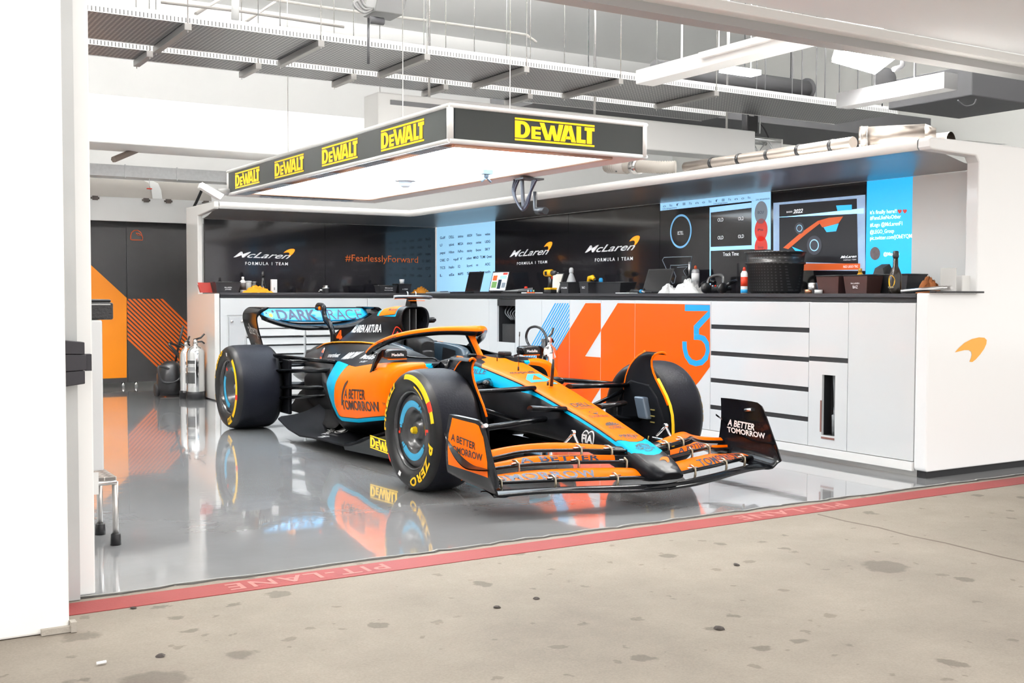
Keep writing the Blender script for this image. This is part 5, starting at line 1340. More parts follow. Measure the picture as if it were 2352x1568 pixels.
def wheel(u, s, width, front, steer=0):
    c = Vector((u, (s*.823 if s < 0 else .840) if front else s*.773, .36))
    w = bpy.data.objects.new('wheel', None); COL.objects.link(w); w.parent = car; w.location = c; w.rotation_euler = (0, 0, steer); w.empty_display_size = .1
    h = width/2; ax = (0, s, 0)
    side = [(.232, h-.022), (.240, h-.006), (.262, h+.006), (.295, h+.012), (.325, h+.004), (.342, h-.014), (.352, h-.036), (.3575, h-.065)]
    prof = [(r, -z) for r, z in side]+[(.360, -h*.4), (.3605, 0), (.360, h*.4)]+side[::-1]
    k0, k1 = 6, len(prof)-8
    mb = MB(); mb.lathe(prof, (0, 0, 0), ax, 96, mf=lambda i, j: 0 if 6 <= i < len(prof)-7 else 1, cap=False)
    tyre = mb.build('tyre', [rubber, rubber_side], w)
    tb = bvh_of([tyre])
    mb = MB(); mb.lathe([(.232, h-.02), (.226, h-.05), (.222, -h+.03), (.232, -h+.02)], (0, 0, 0), ax, 64, cap=False); mb.lathe([(.236, h-.018), (.230, h-.012), (.222, h-.02), (.220, h-.05)], (0, 0, 0), ax, 64, cap=False)
    mb.build('rim', mat('rim_black', (.015, .015, .017), .25, coat=.5), w)
    if front: cp = [(.224, h-.055), (.205, h-.030), (.165, h-.026), (.125, h-.034), (.112, h-.05), (.10, h-.075), (.08, h-.085), (.06, h-.07), (.05, h-.05), (.04, h-.045), (0, h-.045)]
    else: cp = [(.224, h-.05), (.21, h-.035), (.17, h-.035), (.14, h-.045), (.125, h-.10), (.06, h-.12), (0, h-.12)]
    mb = MB(); mb.lathe(cp, (0, 0, 0), ax, 64, cap=False); cov = mb.build('wheel_cover', cover_dark, w, recalc=False)
    cb_ = bvh_of([cov])
    # (x to the right of a viewer outside, y up)
    ex = Vector((-s, 0, 0)) ; ez = Vector((0, 0, 1)); d = Vector((0, -s, 0)); p0 = Vector((0, s*(h+.1), 0))

    def arcband(mb, bv, r0, r1, t0, t1, mi=0, off=.0015):
        n = max(2, int(abs(t1-t0)/4)); vs = []; fs = []; m = 5
        for k in range(n+1):
            a = R(t0+(t1-t0)*k/n); vs += [((r0+(r1-r0)*j/(m-1))*math.cos(a), (r0+(r1-r0)*j/(m-1))*math.sin(a)) for j in range(m)]
        fs = [(m*k+j, m*k+j+1, m*k+m+j+1, m*k+m+j) for k in range(n) for j in range(m-1)]
        decal(mb, bv, vs, fs, p0, ex, ez, d, off, mi, .06)

    def arctext(mb, bv, s_, r0, r1, t0, t1, mi=0, **k):
        vs, fs = fit(s_, **k); decal(mb, bv, polar(vs, r0, r1, t0, t1), fs, p0, ex, ez, d, .0022, mi, .014)
    blue = mat('cover_blue', srgb(55, 155, 195), .4)

    def prt(name, bv, par, m, bands=(), words=()):
        mb = MB()
        for q in bands: arcband(mb, bv, *q, 0, .0018)
        for q, kw in words: arctext(mb, bv, *q, **kw)
        mb.build(name, m, par)
    wd_ = dict(bold=.04, shear=.25, space=1.15)
    if front:
        prt('sidewall_stripe', tb, tyre, yellow_tyre, [(.302, .330, 98, 36), (.308, .329, 25, 13)]); prt('sidewall_stripe', tb, tyre, yellow_tyre, [(.272, .284, 72, 46)]); prt('sidewall_stripe', tb, tyre, red_print, [(.303, .331, 36, 25)])
        prt('sidewall_lettering', tb, tyre, yellow_tyre, words=[(('P ZERO', .278, .325, -8, -82), wd_)]); prt('sidewall_lettering', tb, tyre, yellow_tyre, words=[(('PIRELLI', .290, .325, 185, 124), dict(bold=.03))])
        prt('sidewall_mark', tb, tyre, red_print, [(.30, .325, 212, 222)]); prt('sidewall_tag', tb, tyre, white_print, [(.27, .295, 246, 252)])
    else:
        prt('sidewall_stripe', tb, tyre, yellow_tyre, [(.288, .318, 52, -8), (.288, .318, -16, -50)]); prt('sidewall_stripe', tb, tyre, red_print, [(.286, .322, -8, -16)])
        prt('sidewall_lettering', tb, tyre, yellow_tyre, words=[(('P ZERO', .285, .325, 168, 104), wd_)]); prt('sidewall_badge', tb, tyre, yellow_tyre, [(.27, .325, 282, 302)]); prt('sidewall_stripe', tb, tyre, yellow_tyre, [(.30, .33, 205, 195)]); prt('sidewall_tag', tb, tyre, white_print, [(.27, .30, 78, 84)])
        mb = MB(); vs_, fs_ = fit('PIRELLI', bold=.02); decal(mb, tb, polar(vs_, .285, .310, 283, 301), fs_, p0, ex, ez, d, .0042, 0, .02); mb.build('badge_lettering', black_print, tyre)
    if front:
        prt('cover_arc', cb_, cov, blue, [(.138, .176, 62, 168), (.142, .165, 58, 62), (.150, .178, 53, 58), (.150, .17, 46, 51), (.146, .178, 168, 173), (.150, .168, 174, 179)])
        prt('cover_arc', cb_, cov, blue, [(.138, .178, 224, 322), (.146, .17, 217, 222), (.152, .172, 211, 216), (.146, .175, 322, 327), (.150, .168, 329, 334)])
        for t in (2, 186): prt('cover_mark', cb_, cov, red_print, [(.165, .195, t, t+5), (.165, .172, t-6, t)])
    else:
        prt('cover_arc', cb_, cov, blue, [(.150, .185, 75, -30)]); prt('cover_arc', cb_, cov, blue, [(.150, .185, 150, 262)])
        for t in (118, -50): prt('cover_mark', cb_, cov, red_print, [(.16, .19, t, t+8)])
    nut = MB(); nut.lathe([(.034, h-.07), (.030, h-.065), (.022, h-.04), (.018, h-.018), (.010, h-.013), (0, h-.013)] if front else [(.05, h-.12), (.045, h-.09), (.02, h-.07), (0, h-.065)], (0, 0, 0), ax, 6 if front else 10, sm=False)
    nut.build('wheel_nut', mat('nut_yellow', srgb(235, 195, 20), .35, .3) if front else steel, w)
    # inner drum
    mb = MB(); mb.lathe([(0, -h+.03), (.215, -h+.03), (.222, -h+.05), (.222, 0), (0, 0)], (0, 0, 0), ax, 40); mb.build('brake_drum', carbon_matt, w)
    return w, tyre


for s in (-1, 1):
    wheel(.10, s, .305, True); wheel(-3.45, s, .385, False)

# ---------------------------------------------------------------- wheel deflector plates and brake ducts at the front
for s in (-1, 1):
    EDG = [(.15, .02, .49), (.20, .0, .50), (.27, -.005, .50), (.34, -.005, .498), (.40, .0, .49), (.46, .005, .468), (.52, .012, .43), (.57, .022, .388), (.62, .038, .345), (.66, .06, .318), (.70, .09, .302), (.735, .13, .300), (.76, .17, .312), (.777, .21, .335)]
    rows = [[Vector((u0+(u1-u0)*k/8, s*(.66-.012*math.sin(math.pi*k/8)), z)) for k in range(9)] for z, u0, u1 in EDG]
    for z, u0, u1, dl in ((.787, .21, .352, .02), (.790, .185, .362, .036), (.786, .155, .368, .05), (.776, .13, .372, .06)): rows.append([Vector((u0+(u1-u0)*k/8, s*(.66+dl), z)) for k in range(9)])
    mb = MB(); mb.grid(rows); mb.grid([[p+Vector((0, s*.010, -.004)) for p in r] for r in rows])
    for k in (0, -1): mb.grid([[r[k] for r in rows], [r[k]+Vector((0, s*.010, -.004)) for r in rows]])
    dp = mb.build('wheel_deflector', carbon_matt, car)
    for k, a_, b_ in ((-1, 5, 18), (0, 6, 16)):
        mb = MB(); mb.tube([r[k]+Vector((.003 if k else -.003, s*.004, 0)) for r in rows[a_:b_]], .0075, 6); mb.build('deflector_edge', orange, dp)
    mb = MB(); mb.prism([(.0, .16), (.36, .16), (.44, .22), (.45, .36), (.38, .50), (.30, .58), (.10, .60), (.03, .56), (.01, .40), (.0, .26)], lambda a, b_, c: (a, c, b_), s*.645, s*.668)
    mb.build('duct_plate', carbon_matt, dp, bev=.01)
    mb = MB(); mb.hexa([(.24, s*.60, .36), (.34, s*.60, .36), (.34, s*.645, .36), (.24, s*.645, .36), (.20, s*.595, .50), (.30, s*.595, .50), (.30, s*.645, .50), (.20, s*.645, .50)])
    mb.build('duct_scoop', mat('scoop_blue_grey', (.10, .13, .17), .3), dp, bev=.012, seg=3)
    if s > 0:
        mb = MB(); mb.tube([(.30+.02*k, .632, .20+.05*k) for k in range(2)], .004, 6)
        for k in range(3): mb.box(.34, .38, .626, .632, .34+.04*k, .347+.04*k)
        mb.build('duct_slats', mat('slat_brass', (.5, .4, .12), .4, .5), dp)
        mb = MB(); mb.tube([r[-1]+Vector((.012, .015, 0)) for r in rows[1:9]], .012, 6, flat=.6); mb.build('yellow_edge', yellow_tyre, dp)

# ---------------------------------------------------------------- suspension
def arm(a, b_, r=.016, flat=2.2, name='suspension_arm', m=None):
    # streamlined section: long axis along the car
    mb = MB(); a = Vector(a); b_ = Vector(b_); mb.tube([a, a.lerp(b_, .5), b_], r, 12, flat=flat, up=(1, 0, .12)); return mb.build(name, m or carbon, car)


for s in (-1, 1):
    arm((.14, s*.13, .578), (.06, s*.66, .56)); arm((-.34, s*.17, .60), (.0, s*.66, .56))
    arm((.30, s*.13, .405), (.18, s*.66, .345), .020); arm((-.30, s*.19, .33), (.02, s*.66, .27), .018)
    arm((.46, s*.12, .474), (.42, s*.34, .485), .018, 2.6, 'suspension_fairing'); arm((.05, s*.16, .36), (.03, s*.64, .52), .013, 1.2, 'push_rod')
    # rear
    arm((-2.20, s*.42, .56), (-3.2, s*.62, .50)); arm((-3.0, s*.26, .60), (-3.25, s*.62, .57), .012); arm((-2.25, s*.45, .62), (-3.2, s*.62, .63), .012)
    arm((-2.5, s*.36, .40), (-3.2, s*.62, .36), .016); arm((-2.5, s*.36, .34), (-3.2, s*.62, .27), .016); arm((-3.3, s*.2, .36), (-3.45, s*.66, .36), .03, 1, 'drive_shaft')
    mb = MB(); mb.hexa([(-3.05, s*.525, .14), (-3.75, s*.525, .14), (-3.75, s*.56, .14), (-3.05, s*.56, .14), (-3.05, s*.525, .60), (-3.7, s*.525, .66), (-3.7, s*.56, .66), (-3.05, s*.56, .60)])
    ru = mb.build('rear_duct_plate', carbon_matt, car, bev=.01)
    mb = MB(); mb.box(-3.045, -3.037, min(s*.41, s*.525), max(s*.41, s*.525), .505, .52); mb.build('rear_duct_stripe', white_print, ru)

# side-mounted bump pod near the cockpit (camera fairing between arm and chassis)
for s in (-1, 1):
    mb = MB(); mb.lathe([(0, .0), (.03, .01), (.036, .05), (.030, .12), (.02, .16), (0, .17)], (-.30, s*.20, .57), (.75, s*.6, .1), 16); mb.build('side_camera', carbon, nose)

# ---------------------------------------------------------------- front wing
LIP = [(0, 1.285, .108), (.2, 1.275, .112), (.4, 1.235, .122), (.6, 1.175, .130), (.75, 1.13, .132), (.9, 1.09, .125), (.96, 1.07, .122)]
T1 = [(0, 1.24, .165), (.12, 1.215, .170), (.3, 1.17, .174), (.5, 1.12, .177), (.6, 1.07, .174), (.7, 1.02, .170), (.85, .95, .165), (.97, .90, .163)]
T2 = [(.08, 1.10, .235), (.2, 1.07, .243), (.4, 1.0, .247), (.5, .95, .243), (.6, .89, .238), (.7, .815, .224), (.85, .72, .197), (.97, .69, .188)]
T3 = [(.08, 1.06, .292), (.2, 1.03, .300), (.4, .95, .307), (.5, .87, .302), (.6, .77, .295), (.7, .69, .262), (.8, .65, .240), (.97, .655, .228)]
TE = [(.08, .97, .300), (.2, .95, .318), (.4, .86, .340), (.5, .79, .336), (.6, .69, .318), (.7, .60, .292), (.8, .585, .266), (.97, .605, .245)]
wing = MB()
ls = [.0+.97*k/48 for k in range(49)]


def cur(tab, l):
    a = [lerp(tab, l+d) for d in (-.05, -.025, 0, .025, .05)]; return (sum(q[0] for q in a)/5, sum(q[1] for q in a)/5)


def element(name, lo, hi, l0, col, tube_r, back=(.0, -.02), chord=None):
    """flap between the leading-edge curve lo and just under the next curve hi, one mesh per side of the nose"""
    for s in (-1, 1):
        rows = []
        for l in ls:
            if l < l0: continue
            u0, z0 = cur(lo, l); u1, z1 = cur(hi, l); u1 += back[0]; z1 += back[1]
            rows.append([Vector((u0+(u1-u0)*t, s*l, z0+(z1-z0)*t+.014*math.sin(math.pi*t))) for t in [k/8 for k in range(9)]])
        mb = MB(); mb.grid(rows); mb.grid([[p-Vector((0, 0, .006)) for p in r] for r in rows]); mb.grid([[r[-1] for r in rows], [r[-1]-Vector((0, 0, .006)) for r in rows]])
        o = mb.build(name, livery if col else carbon, car, recalc=False)
        if col: paint(o, col)
        mb = MB(); mb.tube([r[0]+Vector((0, 0, .0)) for r in rows], tube_r, 10, flat=.75); mb.build('leading_edge', carbon, o)
        yield s, o


els = {}
for key, args in dict(main=('front_wing_mainplane', LIP, T1, .0, None, .012, (.03, -.035)), f1=('front_wing_flap', T1, T2, .06, lambda x, y, z: abs(y)-.10-max(0, (1.1-x))*.0, .014, (.03, -.028)),
                      f2=('front_wing_flap', T2, T3, .09, lambda x, y, z: abs(y)-.20-(1.05-x)*.3, .014, (.03, -.022)), f3=('front_wing_flap', T3, TE, .09, lambda x, y, z: abs(y)-.17, .013, (0, 0))).items():
    els[key] = dict(element(*args))
# wing lettering by projecting straight down
for s in (-1, 1):
    for key, word, l0, l1, tu, h in (('f1', 'TOMORROW', .93, .36, .60, .085), ('f2', 'A BETTER', .66, .28, .58, .085)):
        o = els[key][s]; b_ = bvh_of([o]); lo = dict(f1=T1, f2=T2)[key]; hi = dict(f1=T2, f2=T3)[key]; mb = MB(); vs, fs = fit(word, bold=.03, space=1.12)
        v2, f2_ = subdiv2d([(x*6, y) for x, y in vs], fs, .25); out = []
        for x, y in v2:
            x /= 6; l = (l0+(l1-l0)*x) if s < 0 else (l1+(l0-l1)*x); u0, z0 = cur(lo, l); u1, z1 = cur(hi, l); t = .10+.46*y
            q = Vector((u0+(u1+.03-u0)*t, s*l, 1.)); hit, n_, i_, d_ = b_.ray_cast(q, Vector((0, 0, -1)), 3); out.append(hit+Vector((0, 0, .0015)) if hit else q-Vector((0, 0, .8)))
        mb.add(out, f2_, 0, True); mb.build('wing_lettering', navy_print, o)
# slot brackets: bent metal clips over each leading edge
br = mat('clip_bronze', (.42, .36, .27), .3, .9); brs = mat('clip_silver', (.7, .7, .68), .25, .9)
for s in (-1, 1):
    for tab, lst in ((T1, (.27, .60, .86)), (T2, (.14, .40, .68)), (T3, (.20, .36))):
        for l in lst:
            u0, z0 = cur(tab, l)
            mb = MB(); mb.tube([(u0-.05, s*l, z0+.018), (u0-.01, s*l, z0+.022), (u0+.018, s*l, z0+.010), (u0+.020, s*l, z0-.02), (u0+.01, s*l, z0-.055)], .0055, 8, flat=1.6); mb.tube([(u0-.008, s*(l-.035), z0+.0135), (u0-.008, s*(l+.035), z0+.0135)], .010, 6, mi=1, flat=.4)
            mb.build('slot_bracket', [br, brs], els['f1' if tab is T1 else 'f2' if tab is T2 else 'f3'][s])
    # adjuster horn
    a = Vector((.86, s*.33, .335)); mb = MB(); mb.tube([a+Vector((.06, 0, -.02)), a+Vector((.0, .0, .05))], .008, 8); mb.tube([a+Vector((-.06, -.02, -.01)), a+Vector((.0, .0, .05))], .008, 8); mb.lathe([(0, -.01), (.014, -.01), (.014, .01), (0, .01)], a+Vector((0, 0, .055)), (0, 1, 0), 12)
    mb.hexa([a+Vector(p) for p in ((-.09, -.035, -.03), (.07, -.035, -.035), (.07, .035, -.035), (-.09, .035, -.03), (-.09, -.03, -.018), (.07, -.03, -.02), (.07, .03, -.02), (-.09, .03, -.018))])
    mb.build('flap_adjuster', chrome, els['f3'][s], bev=.003)

# endplates
for s in (-1, 1):
    EPt = [(.60, .500), (.70, .502), (.80, .501), (.88, .500), (.93, .497), (.965, .480), (.99, .445), (1.02, .39), (1.06, .315), (1.10, .24), (1.13, .175)]
    EPb = [(.575, .168), (.64, .160), (.72, .152), (.80, .147), (.87, .142), (.93, .138), (.98, .133), (1.02, .130), (1.06, .126), (1.09, .122), (1.105, .118)]
    rows = []; EL = .978 if s < 0 else 1.0
    for (ut, zt_), (ub, zb_) in zip(EPt, EPb):
        r = []
        for t in [k/8 for k in range(9)]: r.append(Vector((ut+(ub-ut)*t, s*(EL+.014*math.sin(math.pi*t)), zt_+(zb_+.03-zt_)*t)))
        r += [Vector((ub, s*.972, zb_+.010)), Vector((ub, s*.955, zb_)), Vector((ub, s*.92, zb_-.003)), Vector((ub-.01, s*.88, zb_))]
        rows.append(r)
    mb = MB(); mb.grid(rows); mb.grid([[p+Vector((0, -s*.010, .004)) for p in r] for r in rows]); mb.grid([[r[0] for r in rows], [r[0]+Vector((0, -s*.010, .004)) for r in rows]]); mb.grid([rows[0], [p+Vector((0, -s*.010, .004)) for p in rows[0]]]); mb.grid([rows[-1], [p+Vector((0, -s*.010, .004)) for p in rows[-1]]])
    epl = mb.build('front_wing_endplate', carbon, car, recalc=False)
    mb = MB(); mb.tube([(.83, s*.985, .445), (.885, s*.99, .452)] if s > 0 else [(.985, s*.985, .475), (1.03, s*.99, .485)], .011, 8); mb.build('camera_housing', alu, epl)
    eb = bvh_of([epl])
    if s < 0:
        pts = [cpx(x, y, l=-.99) for x, y in ((1035.6, 959), (1061, 966), (1089, 973), (1097, 978), (1108, 1005), (1119.5, 1062), (1122, 1097), (1028, 1066.5), (1031.5, 997), (1034.5, 975))]
        mb = MB(); bm_ = bmesh.new()
        decal(mb, eb, [(p.x, p.z) for p in pts], [tuple(range(len(pts)))], (0, -1.3, 0), (1, 0, 0), (0, 0, 1), (0, 1, 0), .0015, 0, .05); mb.build('endplate_panel', orange, epl)
        mb = MB(); a, b_ = cpx(1038, 1010, l=-.99), cpx(1094, 1033, l=-.99); decal_text(mb, eb, 'A BETTER', Vector((a.x, -1.3, a.z)), Vector((b_.x-a.x, 0, b_.z-a.z)), (0, 0, .037), (0, 1, 0), 0, .003, bold=.02)
        a, b_ = cpx(1034, 1035, l=-.99), cpx(1110, 1059, l=-.99); decal_text(mb, eb, 'TOMORROW', Vector((a.x, -1.3, a.z)), Vector((b_.x-a.x, 0, b_.z-a.z)), (0, 0, .037), (0, 1, 0), 0, .003, bold=.02); mb.build('endplate_lettering', mat('ep_letter', (.02, .012, .01), .4), epl)
    else:
        mb = MB(); a, b_, c = cpx(1672, 976, l=.97), cpx(1734, 988, l=.97), cpx(1674, 962, l=.97); text_on(mb, 'A BETTER', a, b_-a, c-a, .004, bold=.03)
        a, b_, c = cpx(1672, 991, l=.97), cpx(1759, 1007, l=.97), cpx(1671, 979, l=.97); text_on(mb, 'TOMORROW', a, b_-a, c-a, .004, bold=.03); mb.build('endplate_lettering', white_print, epl)
    # dive plane
    P0 = [(.565, .395), (.62, .37), (.70, .325), (.80, .285), (.90, .262), (1.0, .262), (1.08, .262)]
    P0 = [(p.x, p.z) for p in smooth_path([(a, 0, b_) for a, b_ in P0], 3)]; n_ = len(P0)
    mb = MB(); mb.grid([[Vector((u, s*.985, z+.002)), Vector((u-.01, s*(.985+.05*math.sin(math.pi*min(1, (n_-1-i)/n_*1.1+.0)**.6)), z-.012*math.sin(math.pi*i/n_)))] for i, (u, z) in enumerate(P0)]); mb.grid([[Vector((u, s*.985, z-.004)), Vector((u-.01, s*(.985+.05*math.sin(math.pi*min(1, (n_-1-i)/n_*1.1+.0)**.6)), z-.006-.012*math.sin(math.pi*i/n_)))] for i, (u, z) in enumerate(P0)]); mb.build('dive_plane', carbon, epl)

# ---------------------------------------------------------------- mirrors, aerials
for s in (-1, 1):
    c = Vector((-1.0, s*.545, .748)); mb = MB()
    rows = []
    for du, f_ in ((-.03, 1.), (.0, 1.02), (.03, .96), (.05, .8)):
        rows.append([c+Vector((du, .085*f_*math.copysign(abs(math.cos(a))**.5, math.cos(a)), .034*f_*math.copysign(abs(math.sin(a))**.5, math.sin(a)))) for a in [2*math.pi*k/24 for k in range(24)]])
    mb.grid(rows, cv=True, cap0=True, cap1=True); mir = mb.build('mirror', black_gloss, car)
    mb = MB(); text_on(mb, 'Medallia', c+Vector((.0515, -.046, -.012)), (0, .092, 0), (0, 0, .020), .001, bold=.02); mb.build('mirror_lettering', white_print, mir)
    mb = MB(); mb.prism([(.05, .032), (.10, .030), (.128, .005), (.138, -.06), (.142, -.13), (.125, -.14), (.112, -.07), (.095, -.02), (.05, -.01)], lambda p, q, w_: c+Vector((w_-.09*max(0, -q)/.14, s*p, q)), -.018, .012); mb.tube([c+Vector((-.16, s*.095, -.150)), c+Vector((-.12, s*.118, -.140)), c+Vector((-.05, s*.125, -.120)), c+Vector((.0, s*.12, -.10))], [.004, .016, .014, .004], 8); mb.build('mirror_stalk', carbon, mir)
    mb = MB(); mb.tube(smooth_path([c+Vector((.02, -s*.08, -.02)), c+Vector((.10, -s*.17, -.028)), c+Vector((.16, -s*.225, -.03)), c+Vector((.18, -s*.24, -.055)), c+Vector((.18, -s*.245, -.09))], 4), .007, 8); mb.build('mirror_strut', carbon, mir)
    mb = MB(); mb.box(c.x+.035, c.x+.048, c.y-.07, c.y+.07, c.z-.036, c.z-.030); mb.build('mirror_trim', orange, mir)
MB().tube([(-.26, 0, .665), (-.245, 0, .915)], .0022, 6).tube([(-.26, 0, .66), (-.259, 0, .685)], .006, 8).tube([(-.247, 0, .885), (-.245, 0, .915)], .0045, 6).build('aerial', black_satin, nose)
MB().tube([(.135, .0, .585), (.15, .0, .70), (.155, 0, .755)], [.011, .010, .007], 10).tube([(.14, -.03, .59), (.14, -.03, .615)], .007, 8).build('pitot_tube', black_satin, nose)
MB().tube([(-.50, -.02, .71), (-.50, -.02, .755)], .004, 6).build('aerial', black_satin, nose)

# ---------------------------------------------------------------- rear wing
UW = -3.84
for s in (-1, 1):
    path = [(.515, 1.040), (.565, 1.035), (.605, 1.0), (.618, .95), (.605, .88), (.58, .80), (.55, .72), (.52, .62), (.49, .5)]
    path = [(p.x, p.z) for p in smooth_path([(a, 0, b_) for a, b_ in path], 4)]
    rows = []
    for i, (l, z) in enumerate(path):
        t = i/(len(path)-1); f0 = UW+.20-.30*t*.4; r0 = UW-.24-.0*t
        f0 = UW+.17+.0*t-.16*max(0, t-.2)
        rows.append([Vector((f0+(r0-f0)*k/6, s*(l-.012*math.sin(math.pi*k/6)), z)) for k in range(7)])
    tk = [.012+.055*max(0, 1-abs(i/len(rows)-.17)/.2) for i in range(len(rows))]
    mb = MB(); mb.grid(rows); mb.grid([[p+Vector((0, -s*q, 0)) for p in r] for r, q in zip(rows, tk)])
    for k in (0, -1): mb.grid([[r[k] for r in rows], [r[k]+Vector((.012*(1 if k == 0 else -1), -s*q*.5, 0)) for r, q in zip(rows, tk)], [r[k]+Vector((0, -s*q, 0)) for r, q in zip(rows, tk)]])
    rw = mb.build('rear_wing_endplate', carbon, car, recalc=False); rb_ = bvh_of([rw])
    if s < 0:
        mb = MB(); decal_text(mb, rb_, 'alteryx', (UW-.16, -.9, .80), (.26, 0, -.02), (-.01, 0, .10), (0, 1, 0), 0, .002, bold=.01); decal_text(mb, rb_, 'ANALYTICS', (UW-.14, -.9, .68), (.24, 0, -.02), (0, 0, .035), (0, 1, 0), 0, .002); mb.build('endplate_lettering', mat('faint_white', (.42, .40, .38), .5), rw)


def rear_plane(name, half, prof, m, curve, parent=car):
    rows = []
    for k in range(33):
        l = -half+2*half*k/32; rows.append([Vector((q[0], l, q[1]+curve(l)*(q[2] if len(q) > 2 else 1))) for q in prof])
    mb = MB(); mb.grid(rows, cv=True, cap0=True, cap1=True); return mb.build(name, m, parent)


flap = rear_plane('rear_wing_flap', .525, [(UW+.04, .905), (UW+.045, .918, .9), (UW-.06, 1.022, 0), (UW-.075, 1.026, 0), (UW-.075, 1.016, 0), (UW+.02, .90)], mat('wing_blue', srgb(40, 160, 215), .25, coat=.4), lambda l: .022*(abs(l)/.52)**2)
MB().box(UW-.085, UW-.07, -.52, .52, 1.022, 1.036).build('gurney', black_satin, flap)
rear_plane('rear_wing_mainplane', .545, [(UW+.22, .85), (UW+.225, .862), (UW+.18, .880), (UW+.05, .895), (UW+.0, .905), (UW+.02, .885), (UW+.12, .845), (UW+.18, .838)], carbon, lambda l: -.01+.085*max(0, (abs(l)-.12)/.42)**2)
fw = bvh_of([flap]); mb = MB()
vs, fs = fit('DARK', bold=.03); decal(mb, fw, vs, fs, (UW+.6, -.375, .922), (0, .385, 0), (0, 0, .094), (-1, 0, 0), .002, 0, .03); mb.build('wing_lettering', navy_print, flap); mb = MB()
vs, fs = fit('TRACE'); decal(mb, fw, vs, fs, (UW+.6, .025, .922), (0, .435, 0), (0, 0, .094), (-1, 0, 0), .002, 0, .03); mb.build('wing_lettering', navy_print, flap)
mb = MB()
for y, z, r in ((-.435, .965, .018), (-.47, .985, .007), (-.405, 1.0, .012), (-.42, .93, .007)): decal(mb, fw, [(r*math.cos(t), r*math.sin(t)) for t in [2*math.pi*k/16 for k in range(16)]], [tuple(range(16))], (UW+.6, y, z), (0, 1, 0), (0, 0, 1), (-1, 0, 0), .002, 0 if r > .015 else 1)
mb.build('wing_mark', [amber_flat, navy_print], flap)
py = [cpx(x, y, l=0) for x, y in ((765, 788), (764, 765), (758, 745), (748, 733), (744, 718), (743, 706), (736, 703), (730, 704), (729, 711))]
rows = smooth_path(py, 4); mb = MB(); mb.tube(rows, [.022]*len(rows), 10, flat=1.5, up=(1, 0, 0)); py_o = mb.build('rear_wing_pylon', carbon, car)
MB().lathe([(0, 0), (.018, 0), (.018, .02), (0, .02)], cpx(734, 708, l=-.02), (1, 0, 0), 10).build('actuator_cap', orange, py_o)
# tail: gearbox, crash structure, beam wing
MB().grid(loft([(u, mirror([(0, z1), (w, z1-.03), (w, z0+.03), (0, z0)])) for u, w, z0, z1 in ((-3.2, .16, .28, .62), (-3.7, .12, .30, .56), (-4.1, .08, .33, .45), (-4.3, .05, .35, .42))], 3, 3, closed=True), cv=True, cap1=True).build('tail_structure', carbon, car)
rear_plane('beam_wing', .50, [(-3.70, .50), (-3.69, .515), (-3.85, .55), (-3.86, .54)], carbon, lambda l: 0)
MB().tube([(-3.3, .0, .62), (-3.9, 0, .60)], .05, 16).build('exhaust', mat('exhaust_metal', (.3, .28, .27), .35, .9), car)

# ================================================================== THINGS STANDING AROUND
WT = ZTOP+.0005
rag_o = mat('rag_orange', srgb(240, 150, 20), .8, bump=.4, bscale=40); rag_w = mat('rag_white', (.78, .78, .77), .8, bump=.4, bscale=40); rag_b = mat('rag_brown', srgb(150, 90, 45), .8, bump=.4, bscale=40)
bin_m = mat('bin_black', (.022, .022, .025), .35); bin_r = mat('bin_dark_red', (.055, .025, .022), .35); lid_red = mat('binder_red', srgb(150, 40, 30), .5)
tool_y = mat('tool_yellow', srgb(250, 185, 10), .45); clear = mat('clear_plastic', (.9, .92, .95), .1, trans=.85)


def rag(label, p, sx, sy, h, m, seed, group=None):
    rnd = random.Random(seed); n, k = 16, 28; rows = []
    for i in range(n+1):
        r = i/n; row = []
        for j in range(k):
            a = 2*math.pi*j/k; w = r*(1+.22*math.sin(3*a+seed)+.12*math.sin(5*a+2*seed))
            z = h*max(0, (1-r**1.6))*(.62+.38*math.sin(4.1*a*(.4+r)+seed*1.7+r*7))+rnd.uniform(0, .03)*h*(1-r)
            row.append((sx*w*math.cos(a), sy*w*math.sin(a), max(.001, z)))
        rows.append(row)
    mb = MB(); mb.grid(rows, cv=True, cap1=False); o = mb.build('cleaning_cloth', m, loc=(p[0], p[1], p[2])); tag(o, label, 'cloth', group); return o


def bottle(label, p, prof, mats, name='bottle', cat='bottle', parts=None, group=None):
    """lathe profiles as parts: {name: (profile, material)}"""
    t = thing(name, label, cat, tuple(p), group=group)
    for nm, (pf, m) in prof.items(): MB().lathe(pf, (0, 0, 0), (0, 0, 1), 20).build(nm, m, t)
    return t


def bin_(label, p, L_, D, H, m, rz=0, words=(), name='storage_bin', front=None):
    """open tapered storage bin, front towards local -y"""
    t = thing(name, label, 'bin', tuple(p), rz, 'storage bins on the worktop'); a, b_ = L_/2, D/2; k = .86
    mb = MB(); O0 = [(-a*k, -b_*k, 0), (a*k, -b_*k, 0), (a*k, b_*k, 0), (-a*k, b_*k, 0)]; O1 = [(-a, -b_, H), (a, -b_, H), (a, b_, H), (-a, b_, H)]
    i1 = [(x*.95, y*.95, H) for x, y, z in O1]; i0 = [(x*.93, y*.93, .006) for x, y, z in O0]
    for A, B in ((O0, O1), (O1, i1), (i1, i0)):
        for q in range(4): mb.quad(A[q], A[(q+1) % 4], B[(q+1) % 4], B[q])
    mb.quad(*O0); mb.quad(*i0); mb.build('body', m, t)
    mb = MB(); mb.tube(O1+[O1[0]], .005, 6); mb.build('rim', bin_m, t)
    if words:
        mb = MB()
        for s_, z, w, h in words: text_on(mb, s_, (-w/2, -b_*(k+(1-k)*z/H)-.003, z), (w, 0, 0), (0, -.002, h), .001, bold=.02)
        mb.build('lettering', white_print, t)
    return t


